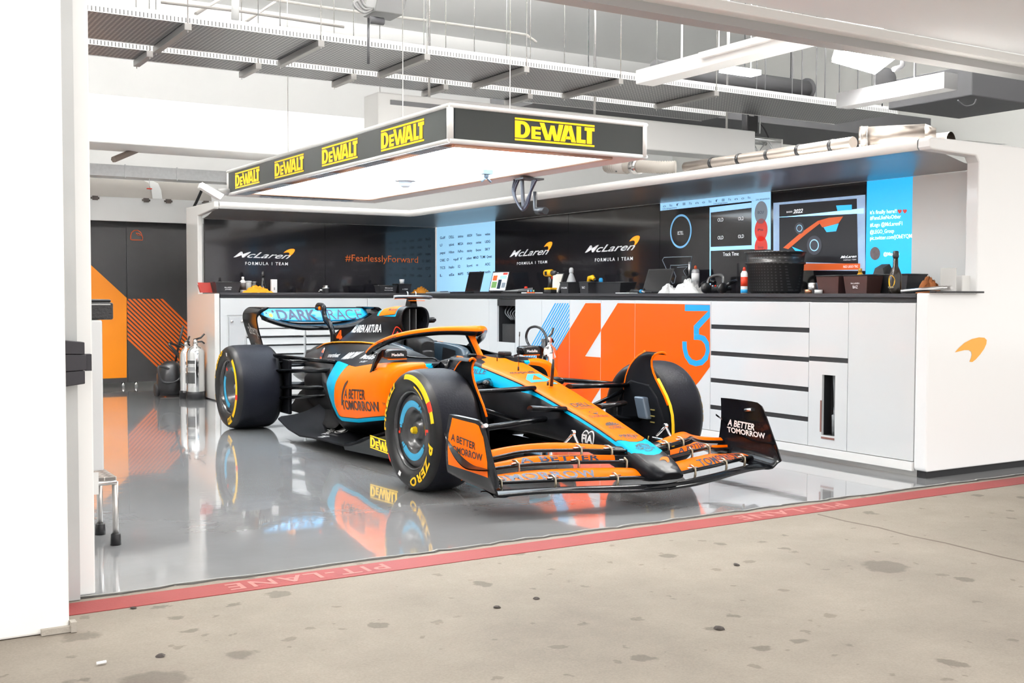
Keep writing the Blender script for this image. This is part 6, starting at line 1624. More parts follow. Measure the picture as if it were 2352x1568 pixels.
RX = -math.pi/2   # front of things on the right-hand counter faces -x
def cr(px, py=672, x=6.12): v = on(px, py, x=x); return Vector((x, v.y, WT))
def cb_(px, y=12.25): v = on(px, 672, y=y); return Vector((v.x, y, WT))


# --- back counter
bin_('black storage bin with white printing at the far left of the worktop', cb_(518), .28, .2, .115, bin_m, 0, (('McLAREN', .05, .08, .014), ('JONES', .03, .07, .012)))
t = thing('binder', 'dark red binder leaning beside the black bin at the far left', 'binder', tuple(cb_(477)+Vector((0, .05, 0)))); MB().hexa([(-.06, 0, 0), (.07, 0, 0), (.07, .04, 0), (-.06, .04, 0), (-.09, .02, .11), (.05, .02, .11), (.05, .06, .11), (-.09, .06, .11)]).build('cover', lid_red, t); MB().hexa([(-.056, .006, .002), (-.05, .006, .002), (-.05, .034, .002), (-.056, .034, .002), (-.091, .026, .108), (-.086, .026, .108), (-.086, .054, .108), (-.091, .054, .108)]).build('pages', white_print, t)
bottle('white capped bottle with dark label left of the orange cloth', cb_(558), dict(body=([(0, 0), (.032, 0), (.034, .02), (.034, .12), (.02, .14), (.014, .145)], mat('bottle_white', (.72, .72, .7), .4)), label=([(.0345, .03), (.0348, .03), (.0348, .11), (.0345, .11)], mat('label_dark', (.07, .06, .06), .5)), cap=([(0, .145), (.014, .145), (.014, .175), (0, .178)], white_print)), None)
bottle('pale plastic tub behind the orange cloth', cb_(571, 12.35), dict(body=([(0, 0), (.03, 0), (.033, .125), (0, .126)], mat('tub_pale', (.55, .54, .52), .5)), lid=([(.035, .118), (.036, .132), (0, .134)], white_print)), None, 'tub', 'tub')
bottle('short dark can behind the orange cloth', cb_(584, 12.35), dict(body=([(0, 0), (.036, 0), (.036, .12), (0, .12)], black_satin), rim=([(.036, .115), (.038, .118), (.036, .124), (0, .124)], steel)), None, 'can', 'can')
bottle('tall black spray bottle behind the orange cloth', cb_(604, 12.3), dict(body=([(0, 0), (.038, 0), (.04, .06), (.03, .10), (.018, .14), (.014, .18)], black_gloss), nozzle=([(.016, .18), (.020, .19), (.018, .23), (.008, .245), (0, .245)], black_satin)), None, 'spray_bottle')
rag('crumpled orange cloth on the back worktop below white lettering', cb_(588, 12.12), .17, .08, .085, rag_o, 2)
t = thing('white_box', 'upright white box right of the orange cloth', 'box', tuple(cb_(629, 12.15))); MB().box(-.034, .034, -.02, .02, 0, .15).build('carton', white_print, t, bev=.004); MB().box(-.006, .006, -.021, -.02, .03, .06).build('print', grey_mid, t)
t = thing('machined_part', 'small silver machined part alone on the back worktop', 'metal part', tuple(cb_(748, 12.15))); MB().lathe([(0, 0), (.034, 0), (.034, .05), (.04, .05), (.04, .06), (.028, .06), (.03, .085), (0, .085)]).build('body', alu, t); MB().tube([(-.03, 0, .03), (-.075, 0, .03)], .014, 10).tube([(-.05, 0, .03), (-.09, 0, .015)], .006, 6).build('spout', steel, t)
bin_('low black bin left of the camera pod of the car', cb_(886, 12.2), .22, .18, .09, bin_m, 0, (('McLaren', .055, .1, .014), ('MONTEZ RIVERA', .03, .11, .010)))
bin_('black bin with a white cup on it behind the airbox', cb_(923, 12.2), .17, .18, .11, bin_m, 0, (('A. CONN', .04, .07, .016),))
bottle('white cup standing on the black bin behind the airbox', cb_(923, 12.2)+Vector((0, 0, .112)), dict(body=([(0, 0), (.026, 0), (.030, .055), (.027, .055), (.024, .004), (0, .004)], white_print)), None, 'cup', 'cup')
rag('dark yellow cloth heap near the worktop corner', cb_(968, 12.15), .12, .08, .085, mat('rag_ochre', srgb(190, 120, 15), .8, bump=.4, bscale=40), 5)
t = thing('paper_stack', 'loose white papers in the worktop corner', 'papers', tuple(on(1010, 671, x=6.3))); t.location.z = WT; MB().hexa([(-.15, -.1, 0), (.16, -.08, 0), (.15, .1, 0), (-.15, .1, 0), (-.15, -.1, .01), (.16, -.08, .012), (.15, .1, .03), (-.15, .1, .012)]).build('sheets', mat('paper_grey', (.6, .62, .64), .6), t)
MB().tube([(-.02, -.05, .016), (.1, -.02, .02)], .006, 6).build('pen', black_satin, t)

# --- laptops: screen faces -x


def laptop(label, p, w, h, tilt, lit=None, rz=0):
    t = thing('laptop', label, 'laptop', tuple(p), RX+rz, 'laptops on the counter')     # local -y is the user's side
    MB().box(-w/2, w/2, -h*.8, 0, 0, .016).build('base', black_satin, t, bev=.003)
    kb = MB()
    for r in range(5): kb.box(-w*.44, w*.44, -h*.72+r*.03, -h*.72+r*.03+.024, .0165, .0185)
    kb.build('keyboard', grey_dark, t)
    c, s_ = math.cos(tilt), math.sin(tilt)
    f = lambda x, z, d: (x, .0+z*s_+d*c, .014+z*c-d*s_)
    mb = MB(); mb.hexa([f(-w/2, 0, 0), f(w/2, 0, 0), f(w/2, 0, .008), f(-w/2, 0, .008), f(-w/2, h, 0), f(w/2, h, 0), f(w/2, h, .008), f(-w/2, h, .008)]); lid = mb.build('screen_lid', black_satin, t, bev=.002)
    m = glow_white if lit else black_gloss
    MB().quad(f(-w*.46, h*.08, -.001), f(w*.46, h*.08, -.001), f(w*.46, h*.94, -.001), f(-w*.46, h*.94, -.001)).build('display', m, lid)
    if lit:
        for k, (x0, x1, z0, z1, mm) in enumerate(((-.4, -.1, .2, .5, 'screen_green'), (-.05, .15, .15, .6, 'screen_navy'), (.2, .42, .2, .45, 'screen_grey'), (-.4, -.15, .55, .8, 'screen_rust'), (.15, .42, .82, .92, 'screen_red'), (.0, .4, .62, .78, 'screen_blue'))):
            MB().quad(f(w*x0, h*z0, -.002), f(w*x1, h*z0, -.002), f(w*x1, h*z1, -.002), f(w*x0, h*z1, -.002)).build('window', MATS.get(mm) or mat('screen_green', srgb(110, 150, 90), .4, emit=.5), lid)
    return t


laptop('dark laptop with blank lid in front of the sponsor board', cr(1084, 672, 6.25), .34, .24, .25)
laptop('laptop with a lit colourful display left of the papers', cr(1141, 672, 6.25), .36, .235, .25, lit=True)
laptop('dark laptop near the track map at mid counter', cr(1503, 672, 6.3), .36, .22, .35)
t = thing('document_tray', 'flat tray of grey papers right of the lit laptop', 'papers', tuple(cr(1188, 672, 6.15)), RX); MB().box(-.16, .16, -.10, .10, 0, .02).build('tray', black_satin, t); MB().hexa([(-.14, -.09, .021), (.15, -.08, .021), (.16, .09, .021), (-.13, .09, .021), (-.14, -.09, .024), (.15, -.08, .035), (.16, .09, .06), (-.13, .09, .03)]).build('papers', mat('paper_mid', (.35, .35, .36), .6), t)
tag(MB().lathe([(0, 0), (.017, 0), (.018, .012), (.012, .022), (0, .024)]).build('red_cap', red_print, loc=cr(1208, 672, 6.12)+Vector((0, 0, .048))), 'small red cap lying on the grey paper tray', 'cap')
t = thing('notebook', 'white notebook with orange edge at the front of the counter', 'notebook', tuple(cr(1222, 672, 6.0)), RX); MB().box(-.12, .12, -.05, .05, 0, .010).build('pages', white_print, t); MB().box(-.02, .121, -.051, -.045, .002, .012).build('edge', orange_flat, t)
for px, m, lab in ((1213, white_print, 'tiny white vial beside the notebook'), (1220, blue_flat, 'tiny blue vial beside the notebook'), (1226, mat('vial_green', (.2, .4, .2), .4), 'tiny green vial beside the notebook')):
    bottle(lab, cr(px, 672, 6.14), dict(body=([(0, 0), (.009, 0), (.009, .03), (.005, .034), (0, .038)], m)), None, 'vial', 'vial', group='vials beside the notebook')
# tablet and cordless drill
p = cr(1268, 672, 6.2); t = thing('tablet', 'tablet propped upright behind the yellow cordless drill', 'tablet', tuple(p), RX)
MB().hexa([(-.115, 0, 0), (.115, 0, 0), (.115, .01, 0), (-.115, .01, 0), (-.105, .07, .20), (.105, .07, .20), (.105, .08, .20), (-.105, .08, .20)]).build('case', grey_dark, t, bev=.004)
MB().quad((-.105, -.0015, .012), (.105, -.0015, .012), (.097, .0655, .192), (-.097, .0655, .192)).build('display', mat('tablet_glow', (.62, .60, .55), .4, emit=.45), t)
p = cr(1264, 672, 6.1); t = thing('cordless_drill', 'yellow and black cordless drill standing on its battery', 'drill', tuple(p), RX)
MB().box(-.06, .06, -.04, .04, 0, .035).build('battery', black_satin, t, bev=.008); MB().box(-.055, .06, -.042, .042, .035, .055).build('battery_top', tool_y, t, bev=.006)
MB().tube([(-.01, 0, .05), (0, 0, .10), (.0, 0, .16)], [.024, .02, .024], 12, flat=1.2).build('grip', black_satin, t)
MB().tube([(-.085, 0, .20), (-.08, 0, .20), (.02, 0, .20), (.035, 0, .20)], [.02, .034, .036, .028], 16).build('motor_body', tool_y, t); MB().tube([(-.088, 0, .20), (-.06, 0, .20)], .026, 14).box(-.05, -.01, -.0365, -.034, .18, .215).build('motor_vents', black_satin, t)
MB().tube([(.035, 0, .20), (.08, 0, .20), (.10, 0, .20)], [.026, .022, .014], 14).build('chuck', grey_dark, t); MB().tube([(.10, 0, .20), (.15, 0, .20)], .004, 6).build('bit', steel, t)
MB().tube([(.03, 0, .165), (.028, 0, .14)], .008, 8).build('trigger', red_print, t)
bin_('black bin with white name behind the drill', cr(1309, 672, 6.12), .14, .14, .105, bin_m, RX, (('S.WILLIAMS', .045, .10, .017),))
bottle('white spray bottle standing behind the black name bins', cr(1312, 672, 6.3), dict(body=([(0, 0), (.045, 0), (.046, .12), (.028, .17), (.016, .20)], mat('spray_white', (.68, .69, .70), .4)), trigger_head=([(.016, .20), (.022, .205), (.022, .24), (.012, .255), (0, .255)], white_print)), None, 'spray_bottle')
bin_('black bin marked with a short white word under the yellow tool', cr(1354, 672, 6.12), .145, .14, .105, bin_m, RX, (('SALT', .045, .05, .02),))
t = thing('impact_driver', 'yellow power tool lying in the second name bin', 'power tool', tuple(cr(1358, 672, 6.13)+Vector((0, 0, .085))), RX); MB().tube([(-.05, 0, .0), (-.03, 0, .06), (.02, 0, .065), (.05, 0, .045)], [.016, .022, .024, .016], 12).build('body', tool_y, t); MB().tube([(.05, 0, .045), (.075, 0, .035)], .010, 10).build('nose', black_satin, t)
tag(MB().lathe([(0, 0), (.02, 0), (.02, .03), (.012, .045), (0, .045)]).build('blue_socket', blue_flat, loc=cr(1380, 672, 6.2)+Vector((0, 0, .10))), 'small blue socket on the long black bin', 'socket')
bin_('long black bin full of small parts right of the name bins', cr(1412, 672, 6.22), .42, .18, .10, bin_m, RX)
for k in range(5): tag(MB().lathe([(0, 0), (.012, 0), (.012, .014), (.006, .02), (0, .02)]).build('loose_fitting', alu if k % 2 else mat('brass', (.5, .36, .15), .3, .9), loc=cr(1398+k*9, 672, 6.2)+Vector((.01*k, 0, .085))), 'small metal fitting lying in the long black bin', 'fitting', 'fittings in the long black bin')
t = thing('flashlight', 'small black torch with blue ring lying at mid counter', 'torch', tuple(cr(1465, 672, 6.05)+Vector((0, 0, .018))), RX); MB().tube([(-.09, 0, 0), (-.02, 0, 0), (.0, 0, 0), (.04, 0, 0)], [.018, .018, .014, .014], 12).build('body', black_satin, t); MB().tube([(.04, 0, 0), (.055, 0, 0)], .016, 12).build('ring', blue_flat, t); MB().tube([(.055, 0, 0), (.09, 0, -.006)], .008, 8).build('tail', grey_light, t)
t = thing('note_sheet', 'thin white sheet lying near the small torch', 'papers', tuple(cr(1440, 672, 5.98)), RX); MB().box(-.10, .10, -.05, .04, 0, .006).build('sheet', white_print, t)
rag('crumpled white cloth heap at mid counter, left part', cr(1534, 672, 6.02), .09, .09, .085, rag_w, 4, 'white cloths'); rag('crumpled white cloth heap at mid counter, larger right part', cr(1582, 672, 6.05), .12, .13, .125, rag_w, 8, 'white cloths')
bottle('grey aerosol can with orange nozzle behind the white cloths', cr(1597, 672, 6.25), dict(body=([(0, 0), (.032, 0), (.033, .01), (.033, .19), (.022, .205), (0, .206)], mat('aerosol_grey', (.35, .35, .36), .35, .3)), label=([(.0335, .10), (.0337, .10), (.0337, .17), (.0335, .17)], white_print), nozzle=([(.012, .206), (.012, .225), (.006, .235), (0, .235)], mat('nozzle_orange', srgb(190, 80, 40), .5))), None, 'aerosol_can', 'can')
t = thing('hand_pump', 'black hand tool with silver handle beside the grey aerosol', 'hand tool', tuple(cr(1578, 672, 6.32))); MB().box(-.03, .03, -.04, .04, 0, .15).build('body', black_satin, t, bev=.008); MB().tube([(0, -.03, .15), (0, -.03, .27)], .012, 10).build('handle', alu, t)
# headset / spare steering wheel pile
t = thing('steering_wheel', 'black racing steering wheel lying left of the big black tub', 'steering wheel', tuple(cr(1650, 672, 6.2)), RX)
MB().box(-.11, .11, -.05, .05, .02, .055).build('centre_box', black_satin, t, bev=.012)
for s in (-1, 1): MB().tube(smooth_path([(s*.10, -.04, .05), (s*.15, -.04, .07), (s*.16, .0, .09), (s*.15, .05, .10), (s*.10, .05, .09)], 4), .016, 10).build('grip', black_gloss, t)
MB().quad((-.05, -.02, .0565), (.05, -.02, .0565), (.05, .04, .0565), (-.05, .04, .0565)).build('display', black_gloss, t)
mb = MB()
for k in range(10): mb.lathe([(0, 0), (.008, 0), (.006, .012), (0, .013)], (-.09+.02*k, -.035+.012*(k % 3), .055), (0, 0, 1), 8, mi=k % 3)
mb.build('knobs', [grey_light, red_print, blue_flat], t)
t = thing('headset', 'black headset with silver band resting left of the big tub', 'headset', tuple(cr(1640, 672, 6.02)), RX); MB().tube(smooth_path([(-.09, 0, .04), (-.08, .02, .12), (0, .03, .145), (.08, .02, .13), (.10, 0, .05)], 5), .010, 8, flat=1.4).build('band', mat('band_dark', (.08, .08, .08), .3, .5), t)
for s in (-1, 1): MB().lathe([(0, -.02), (.04, -.018), (.045, 0), (.04, .018), (0, .02)], (s*.095, 0, .042), (1, 0, 0), 18).build('ear_cup', black_satin, t)
bottle('red and white aerosol can left of the big black tub', cr(1709, 672, 5.965), dict(body=([(0, 0), (.025, 0), (.026, .008), (.026, .15), (.016, .17), (0, .17)], white_print), label=([(.0265, .055), (.0268, .055), (.0268, .125), (.0265, .125)], mat('label_red', srgb(215, 60, 30), .4)), base_band=([(.0265, .004), (.0268, .004), (.0268, .03), (.0265, .03)], blue_flat), cap=([(.012, .17), (.012, .19), (.007, .20), (0, .20)], mat('cap_red', srgb(200, 60, 40), .4))), None, 'aerosol_can', 'can')
tub_m = bpy.data.materials.new('tub_perforated'); tub_m.use_nodes = True; slots(tub_m, 1, 45, .35, (.04, .039, .039), (.11, .11, .11), .3, other=2, freq2=45, duty2=.35)
p = cr(1780, 672, 6.24); t = thing('black_tub', 'big black round tub standing before the car picture', 'tub', tuple(p))
MB().lathe([(0, 0), (.18, 0), (.20, .02), (.215, .22), (.228, .225), (.228, .24), (.213, .243), (.222, .305), (.235, .31), (.236, .318), (.222, .32), (.205, .235), (.19, .03), (0, .02)], (0, 0, 0), (0, 0, 1), 48).build('body', tub_m, t)
bottle('small silver tin right of the big black tub', cr(1868, 672, 6.12), dict(body=([(0, 0), (.04, 0), (.04, .075), (.036, .078), (0, .078)], alu)), None, 'tin', 'tin'); bottle('copper coloured ring right of the big black tub', cr(1857, 672, 6.0), dict(ring=([(.018, 0), (.028, 0), (.028, .028), (.018, .028), (.018, 0)], mat('copper', (.55, .27, .16), .3, .8))), None, 'metal_ring', 'ring'); bottle('small white roll beside the silver tin', cr(1880, 672, 6.0), dict(roll=([(.01, 0), (.028, 0), (.028, .026), (.01, .026), (.01, 0)], white_print)), None, 'tape_roll', 'roll')
bin_('dark reddish bin without lettering right of the silver tin', cr(1918, 672, 6.1), .21, .16, .125, bin_r, RX)
bin_('dark reddish bin with a small white mark and name', cr(1982, 672, 6.1), .21, .16, .125, bin_r, RX, (('McLAREN', .065, .075, .010), ('BAZ', .035, .045, .02)))
bin_('long black bin behind the dark bottle', cr(2055, 672, 6.3), .38, .2, .13, bin_m, RX)
bottle('small yellow capped bottle behind the dark reddish bins', cr(1975, 672, 6.32), dict(body=([(0, 0), (.03, 0), (.03, .12), (.014, .15), (0, .15)], mat('oil_yellow', srgb(225, 165, 40), .4)), cap=([(.014, .15), (.014, .18), (0, .18)], mat('cap_gold', srgb(200, 150, 60), .4))), None)
tag(MB().hexa([(-.06, -.05, 0), (.06, -.05, 0), (.06, .05, 0), (-.06, .05, 0), (-.05, -.03, .05), (.02, -.03, .08), (.02, .04, .08), (-.05, .04, .05)]).build('black_glove', black_matt, loc=cr(2030, 672, 6.36)+Vector((0, 0, .128))), 'black glove lying behind the dark bottle', 'glove')
t = bottle('tall dark glass bottle with an oval yellow label', cr(2056, 672, 6.02), dict(body=([(0, 0), (.040, 0), (.042, .02), (.042, .115), (.030, .15), (.017, .18), (.015, .25)], mat('bottle_dark', (.02, .016, .012), .15)), cap=([(.019, .235), (.020, .245), (.018, .275), (.015, .28), (0, .281)], black_satin)), None)
mb = MB(); mb.add([(-.0425*math.cos(.7*a), -.0425*math.sin(.7*a)*.9 if False else .0425*math.sin(-.75*a), z) for a, z in [(.9*math.cos(q), .08+.04*math.sin(q)) for q in [2*math.pi*k/24 for k in range(24)]]], [tuple(range(24))]); mb.build('oval_label', mat('label_yellow', srgb(235, 180, 20), .4), t)
mb = MB(); text_on(mb, 'POLISH', (-.0435, .022, .035), (0, -.044, 0), (0, 0, .012), .0); mb.build('lettering', mat('letter_cream', (.6, .55, .4), .5), t)
rag('brown cloth on the counter near the end panel', cr(2132, 672, 6.2)+Vector((0, 0, .0)), .10, .08, .12, rag_b, 11)
for k, (x, dz) in enumerate(((5.95, 0), (5.99, 0))):
    a = on(2069+k*9, 671, x=x); tag(MB().tube([(x, a.y, WT+.014), (x+.15, a.y-.21, WT+.038)], .012, 12).tube([(x-.001, a.y+.001, WT+.0138), (x+.004, a.y-.01, WT+.015)], .0085, 12, mi=1).build('metal_tube', [steel, black_matt]), 'long bright metal tube lying on the counter end, '+('outer one' if k == 0 else 'inner one'), 'tube', 'metal tubes')
t = thing('metal_bracket', 'folded bare metal bracket standing at the counter end', 'bracket', tuple(cr(2184, 672, 6.22)+Vector((0, 0, .005))), .3); MB().box(-.05, .05, -.05, .05, 0, .006).box(-.05, -.044, -.05, .05, .006, .16).hexa([(-.044, .044, .006), (.03, .044, .006), (.03, .05, .006), (-.044, .05, .006), (-.044, .044, .15), (-.02, .044, .15), (-.02, .05, .15), (-.044, .05, .15)]).build('plate', steel, t)
t = thing('clear_block', 'clear plastic block beside the metal bracket', 'block', tuple(cr(2212, 672, 6.34)+Vector((0, 0, .008)))); MB().box(-.05, .05, -.03, .03, 0, .11).build('block', mat('block_pale', (.8, .79, .77), .3), t, bev=.006)

# --- on top of the hood: exhaust tubes, thin pipe, flexible duct
zt = 2.186
a, b_ = on(1975, 318, x=6.3), on(2150, 316, x=6.6)
t = thing('exhaust_tube', 'fat shiny metal tube lying on the hood, nearer of the two', 'tube', tuple((a+b_)/2)); t.location.z = zt+.085
d = (b_-a)/2; d.z = 0
MB().tube([-d, -d*.8], .088, 28).tube([-d*.8, d*.72], .083, 28).tube([d*.72, d], [.083, .05], 28).build('body', mat('polished_warm', (.42, .37, .33), .3, 1.), t)
MB().tube([-d*.97, -d*.93], .091, 28).tube([-d*.80, -d*.77], .087, 28).build('bands', steel, t)
a, b_ = on(2060, 310, x=6.9), on(2185, 300, x=7.0)
t = thing('exhaust_tube', 'fat shiny metal tube with open dark end behind the nearer one', 'tube', tuple((a+b_)/2)); t.location.z = zt+.082; d = (b_-a)/2; d.z = 0
MB().tube([-d, d], .080, 28, cap=False).tube([d*.99, -d], .076, 28, cap=False).build('body', mat('polished_warm', (.74, .68, .62), .2, 1.), t); MB().tube([d*.6, d*.5], .075, 28).build('inside', mat('tube_inside', (.06, .055, .055), .7), t)
MB().tube([d*.97, d*1.0], .083, 28, cap=False).build('rim', steel, t)
pts = [on(1575, 376, x=6.15), on(1640, 367, x=6.15), on(1760, 352, x=6.15), on(1960, 322, x=6.15)]
t = thing('hood_pipe', 'long thin metal pipe strapped along the top of the hood', 'pipe', tuple(pts[1])); t.location.z = zt+.040
L0 = [Vector((0, p.y-pts[1].y, 0)) for p in pts]; MB().tube(L0, .042, 16).build('pipe', mat('pipe_warm', (.45, .40, .36), .35, .9), t)
for k in range(5): MB().tube([L0[1].lerp(L0[3], k*.22), L0[1].lerp(L0[3], k*.22)+Vector((0, .03, 0))], .046, 14).build('strap', black_satin, t)
fd = smooth_path([p+Vector((0, 0, max(0, 2.24-p.z))) for p in (on(1395, 382, x=6.0), on(1430, 384, x=6.0), on(1470, 382, x=6.0), on(1510, 384, x=6.05), on(1552, 390, x=6.15))], 8)
t = thing('flexible_duct', 'ribbed flexible duct joining the canopy corner to the hood', 'duct', tuple(fd[0])); mb = MB(); pp = [p-fd[0] for p in fd]
n_ = 64; P_ = []
for i in range(n_+1):
    q = i/n_*(len(pp)-1); k = min(int(q), len(pp)-2); P_.append(pp[k].lerp(pp[k+1], q-k))
mb.tube(P_, [.046 if i % 2 else .055 for i in range(n_+1)], 14); mb.build('ribbed_hose', mat('flex_grey', (.42, .39, .35), .5), t)
MB().tube([P_[0]+Vector((.02, 0, 0)), P_[20]], .062, 14).build('sleeve', mat('sleeve_pale', (.48, .46, .43), .5), t); MB().tube([P_[26], P_[32]], .065, 16).build('clamp', steel, t); MB().hexa([(P_[14].x-.05, P_[14].y, -.07), (P_[14].x+.05, P_[14].y, -.07), (P_[14].x+.05, P_[14].y+.01, -.07), (P_[14].x-.05, P_[14].y+.01, -.07), (P_[14].x-.01, P_[14].y, .03), (P_[14].x+.01, P_[14].y, .03), (P_[14].x+.01, P_[14].y+.01, .03), (P_[14].x-.01, P_[14].y+.01, .03)]).build('bracket', grey_dark, t)

# --- fire extinguishers


def extinguisher(label, p, r, h, m, rz=0, hose=True, lab=True, group='steel fire extinguishers'):
    t = thing('fire_extinguisher', label, 'fire extinguisher', tuple(p), rz, group)
    MB().lathe([(0, .05), (r*.98, .05), (r, .06), (r, h*.84), (r*.93, h*.90), (r*.70, h*.95), (r*.30, h*.985), (r*.26, h*1.02), (0, h*1.02)], n=32).build('cylinder', m, t)
    MB().lathe([(0, 0), (r*1.06, 0), (r*1.06, .085), (r*1.01, .09), (0, .09)], n=32).build('foot', black_satin, t)
    MB().lathe([(r*.22, h*1.0), (r*.30, h*1.03), (r*.28, h*1.07), (r*.18, h*1.10), (0, h*1.10)], n=14).build('valve', steel, t)
    MB().tube([(-r*.2, 0, h*1.09), (r*.6, 0, h*1.13), (r*1.0, 0, h*1.20)], .010, 8).tube([(-r*.2, 0, h*1.05), (r*.7, 0, h*1.06), (r*1.0, 0, h*1.02)], .009, 8).build('handle', black_satin, t)
    if lab:
        mb = MB(); n = 10
        for z0, z1, mi in ((.30, .50, 0), (.53, .60, 1), (.66, .72, 0)):
            mb.grid([[((r+.001)*math.cos(R(q)), (r+.001)*math.sin(R(q)), h*z) for q in [-150+k*6 for k in range(n+1)]] for z in (z0, z1)], mi=mi)
        mb.build('label', [mat('ext_label_dark', (.05, .05, .05), .5), mat('ext_label_grey', (.3, .3, .3), .5)], t)
    if hose: MB().tube(smooth_path([(-r*.3, 0, h*1.06), (-r*1.0, -.01, h*1.02), (-r*1.25, -.02, h*.8), (-r*1.2, -.02, h*.45)], 5), .011, 8).build('hose', black_satin, t)
    return t


extinguisher('large polished steel fire extinguisher left of the back counter', Vector((3.45, 12.32, 0)), .098, .60, chrome, R(-20), False)
extinguisher('slimmer steel fire extinguisher half hidden behind the larger one', Vector((3.395, 12.50, 0)), .07, .57, chrome, R(40), False)
p = Vector((3.30, 12.80, 0)); t = thing('pressure_washer', 'black wheeled unit with hose and wand standing by the striped partition', 'machine', tuple(p))
MB().lathe([(0, .02), (.12, .02), (.15, .10), (.15, .25), (.11, .36), (.05, .40), (0, .40)], n=24).build('tank', black_satin, t)
for s in (-1, 1): MB().lathe([(0, -.02), (.075, -.02), (.08, 0), (.075, .02), (0, .02)], (s*.14, .05, .08), (1, 0, 0), 20).build('wheel', black_matt, t)
MB().tube([(.05, .0, .36), (.10, -.02, .62), (.14, -.03, .80)], .013, 8).tube([(.10, -.02, .60), (.15, -.05, .56), (.20, -.05, .62)], .013, 8).build('wand', black_satin, t)
MB().tube(smooth_path([(.0, -.1, .3), (-.16, -.12, .35), (-.12, -.13, .18), (.06, -.14, .2), (.08, -.12, .42), (-.04, -.10, .60), (.10, -.05, .56)], 5), .014, 8).build('hose', black_satin, t)
pe = on(1262, 845, x=5.62); pe.z = 0
t = extinguisher('polished steel extinguisher with big hose loop behind the car nose', pe, .075, .71, chrome, R(30), False, False)
g_ = lambda x, y: on(x, y, x=5.62)-pe
rz_ = Matrix.Rotation(-R(30), 3, 'Z')
MB().tube([rz_ @ p for p in smooth_path([g_(1258, 795), g_(1254, 772), g_(1244, 756), g_(1230, 750), g_(1216, 754), g_(1209, 768), g_(1210, 782), g_(1217, 795), g_(1223, 802)], 5)], .012, 10).build('hose', black_satin, t)
MB().tube([rz_ @ p for p in (g_(1251, 778), g_(1251, 835))], .030, 12).build('horn', black_satin, t); MB().tube([rz_ @ p for p in (g_(1245, 800), g_(1262, 800), g_(1266, 812))], .014, 8).build('lever', mat('lever_brass', (.45, .3, .12), .3, .8), t)

# --- left foreground: white trolley with tray, step stool, rubber buffer
t = thing('white_trolley', 'tall white trolley cabinet just inside the door jamb', 'trolley', (.72, 5.25, 0))
MB().box(-.6, .285, -.25, .03, .40, 1.045).build('body', white_gloss, t, bev=.008)
for x, y in ((.20, -.22), (.20, .0), (-.55, -.22), (-.55, .0)):
    MB().box(x-.03, x+.03, y-.03, y+.03, .05, .40).build('leg', white_soft, t, bev=.004); MB().lathe([(0, 0), (.035, 0), (.03, .018), (.012, .022), (.012, .05), (0, .05)], (x, y, 0)).build('foot', black_satin, t)
MB().box(.0, .26, -.255, -.25, .30, .395).build('rail', white_soft, t)
t = thing('black_tray_case', 'black textured case standing on the white trolley', 'case', (.78, 5.12, 1.045))
MB().box(-.5, .275, -.10, .15, .001, .075).build('body', mat('case_black', (.03, .03, .033), .35, bump=.6, bscale=90), t, bev=.008); MB().box(-.5, .268, -.09, .14, .075, .088).build('lid', black_satin, t, bev=.006); MB().box(-.5, .262, -.104, -.10, .064, .069).build('trim', grey_light, t); MB().box(.08, .12, .0, .10, .088, .098).build('latch', white_print, t)
st = thing('step_stool', 'metal step stool with chequer plate top behind the door jamb', 'stool', (.92, 5.48, 0))
zt_ = on(270, 1095, y=5.34).z
fr = mat('stool_steel', (.66, .64, .62), .3, .9)
chk = bpy.data.materials.new('chequer_plate'); chk.use_nodes = True
nt = chk.node_tree; b0 = nt.nodes['Principled BSDF']; b0.inputs['Metallic'].default_value = .9; b0.inputs['Roughness'].default_value = .3
tc = nt.nodes.new('ShaderNodeTexCoord'); mp = nt.nodes.new('ShaderNodeMapping'); mp.inputs['Rotation'].default_value = (0, 0, R(45)); ck = nt.nodes.new('ShaderNodeTexChecker'); ck.inputs['Scale'].default_value = 28
ck.inputs['Color1'].default_value = (.75, .74, .72, 1); ck.inputs['Color2'].default_value = (.28, .27, .26, 1)
nt.links.new(tc.outputs['Object'], mp.inputs['Vector']); nt.links.new(mp.outputs['Vector'], ck.inputs['Vector']); nt.links.new(ck.outputs['Color'], b0.inputs['Base Color'])
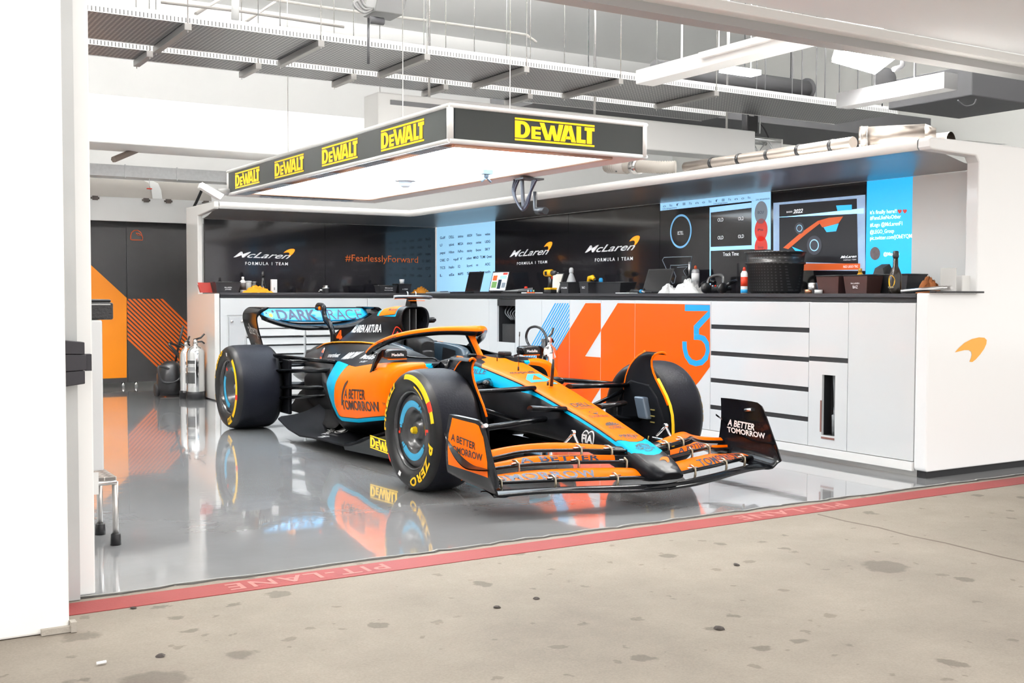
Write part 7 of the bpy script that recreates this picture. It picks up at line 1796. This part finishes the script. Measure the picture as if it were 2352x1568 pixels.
MB().box(-.25, .205, -.15, .16, zt_-.012, zt_+.004).build('step_plate', chk, st, bev=.002)
MB().tube([(-.25, -.15, zt_-.022), (.20, -.15, zt_-.022), (.20, .155, zt_-.022), (-.25, .155, zt_-.022)], .011, 10).build('frame', fr, st)
for x, y in ((.20, -.14), (.185, .13), (-.22, -.14), (-.22, .13)):
    MB().tube([(x, y, .03), (x, y, zt_-.02)], .014, 12).build('leg', fr, st); MB().lathe([(0, 0), (.025, 0), (.022, .05), (.016, .055), (0, .055)], (x, y, 0), n=14).build('rubber_foot', black_satin, st)
z0, z1 = .81, .995; t = thing('rubber_buffer', 'black rubber buffer block fixed to the grey door track', 'buffer', (.76, 4.40, .90))
for k, (a_, b__, w) in enumerate(((-.092, -.034, .056), (-.032, .036, .062), (.038, .092, .056))):
    MB().hexa([(-.08, -.03, a_), (w, -.02, a_*.84), (w, .04, a_*.84), (-.08, .04, a_), (-.08, -.03, b__), (w, -.02, b__*.84), (w, .04, b__*.84), (-.08, .04, b__)]).build('segment', mat('buffer_rubber', (.035, .033, .04), .5), t, bev=.003)
MB().box(.06, .082, -.01, .03, -.03, .032).build('nub', mat('buffer_rubber', (.035, .033, .04), .5), t)
# cigarette end and small debris on the apron
tag(MB().tube([on(222, 1523, z=.006), on(244, 1519, z=.006)], .005, 8).build('cigarette_end', white_print), 'white cigarette end on the concrete at lower left', 'litter')
for k, (px, py, r) in enumerate(((1652, 1443, .016), (1142, 1394, .012), (1692, 1297, .012), (1232, 1374, .011), (368, 1506, .013), (306, 1396, .010))):
    p = on(px, py, z=0); mb = MB(); rnd = random.Random(k)
    mb.lathe([(0, -.002), (r*1.3, 0), (r*rnd.uniform(.8, 1.1), r*.35), (r*.5, r*.5), (0, r*.55)], p, (rnd.uniform(-.2, .2), rnd.uniform(-.2, .2), 1), 7, sm=False)
    tag(mb.build('grit_lump', mat('grit_dark', (.06, .05, .045), .9)), 'small dark lump of grit on the concrete apron', 'grit', 'grit on the apron')
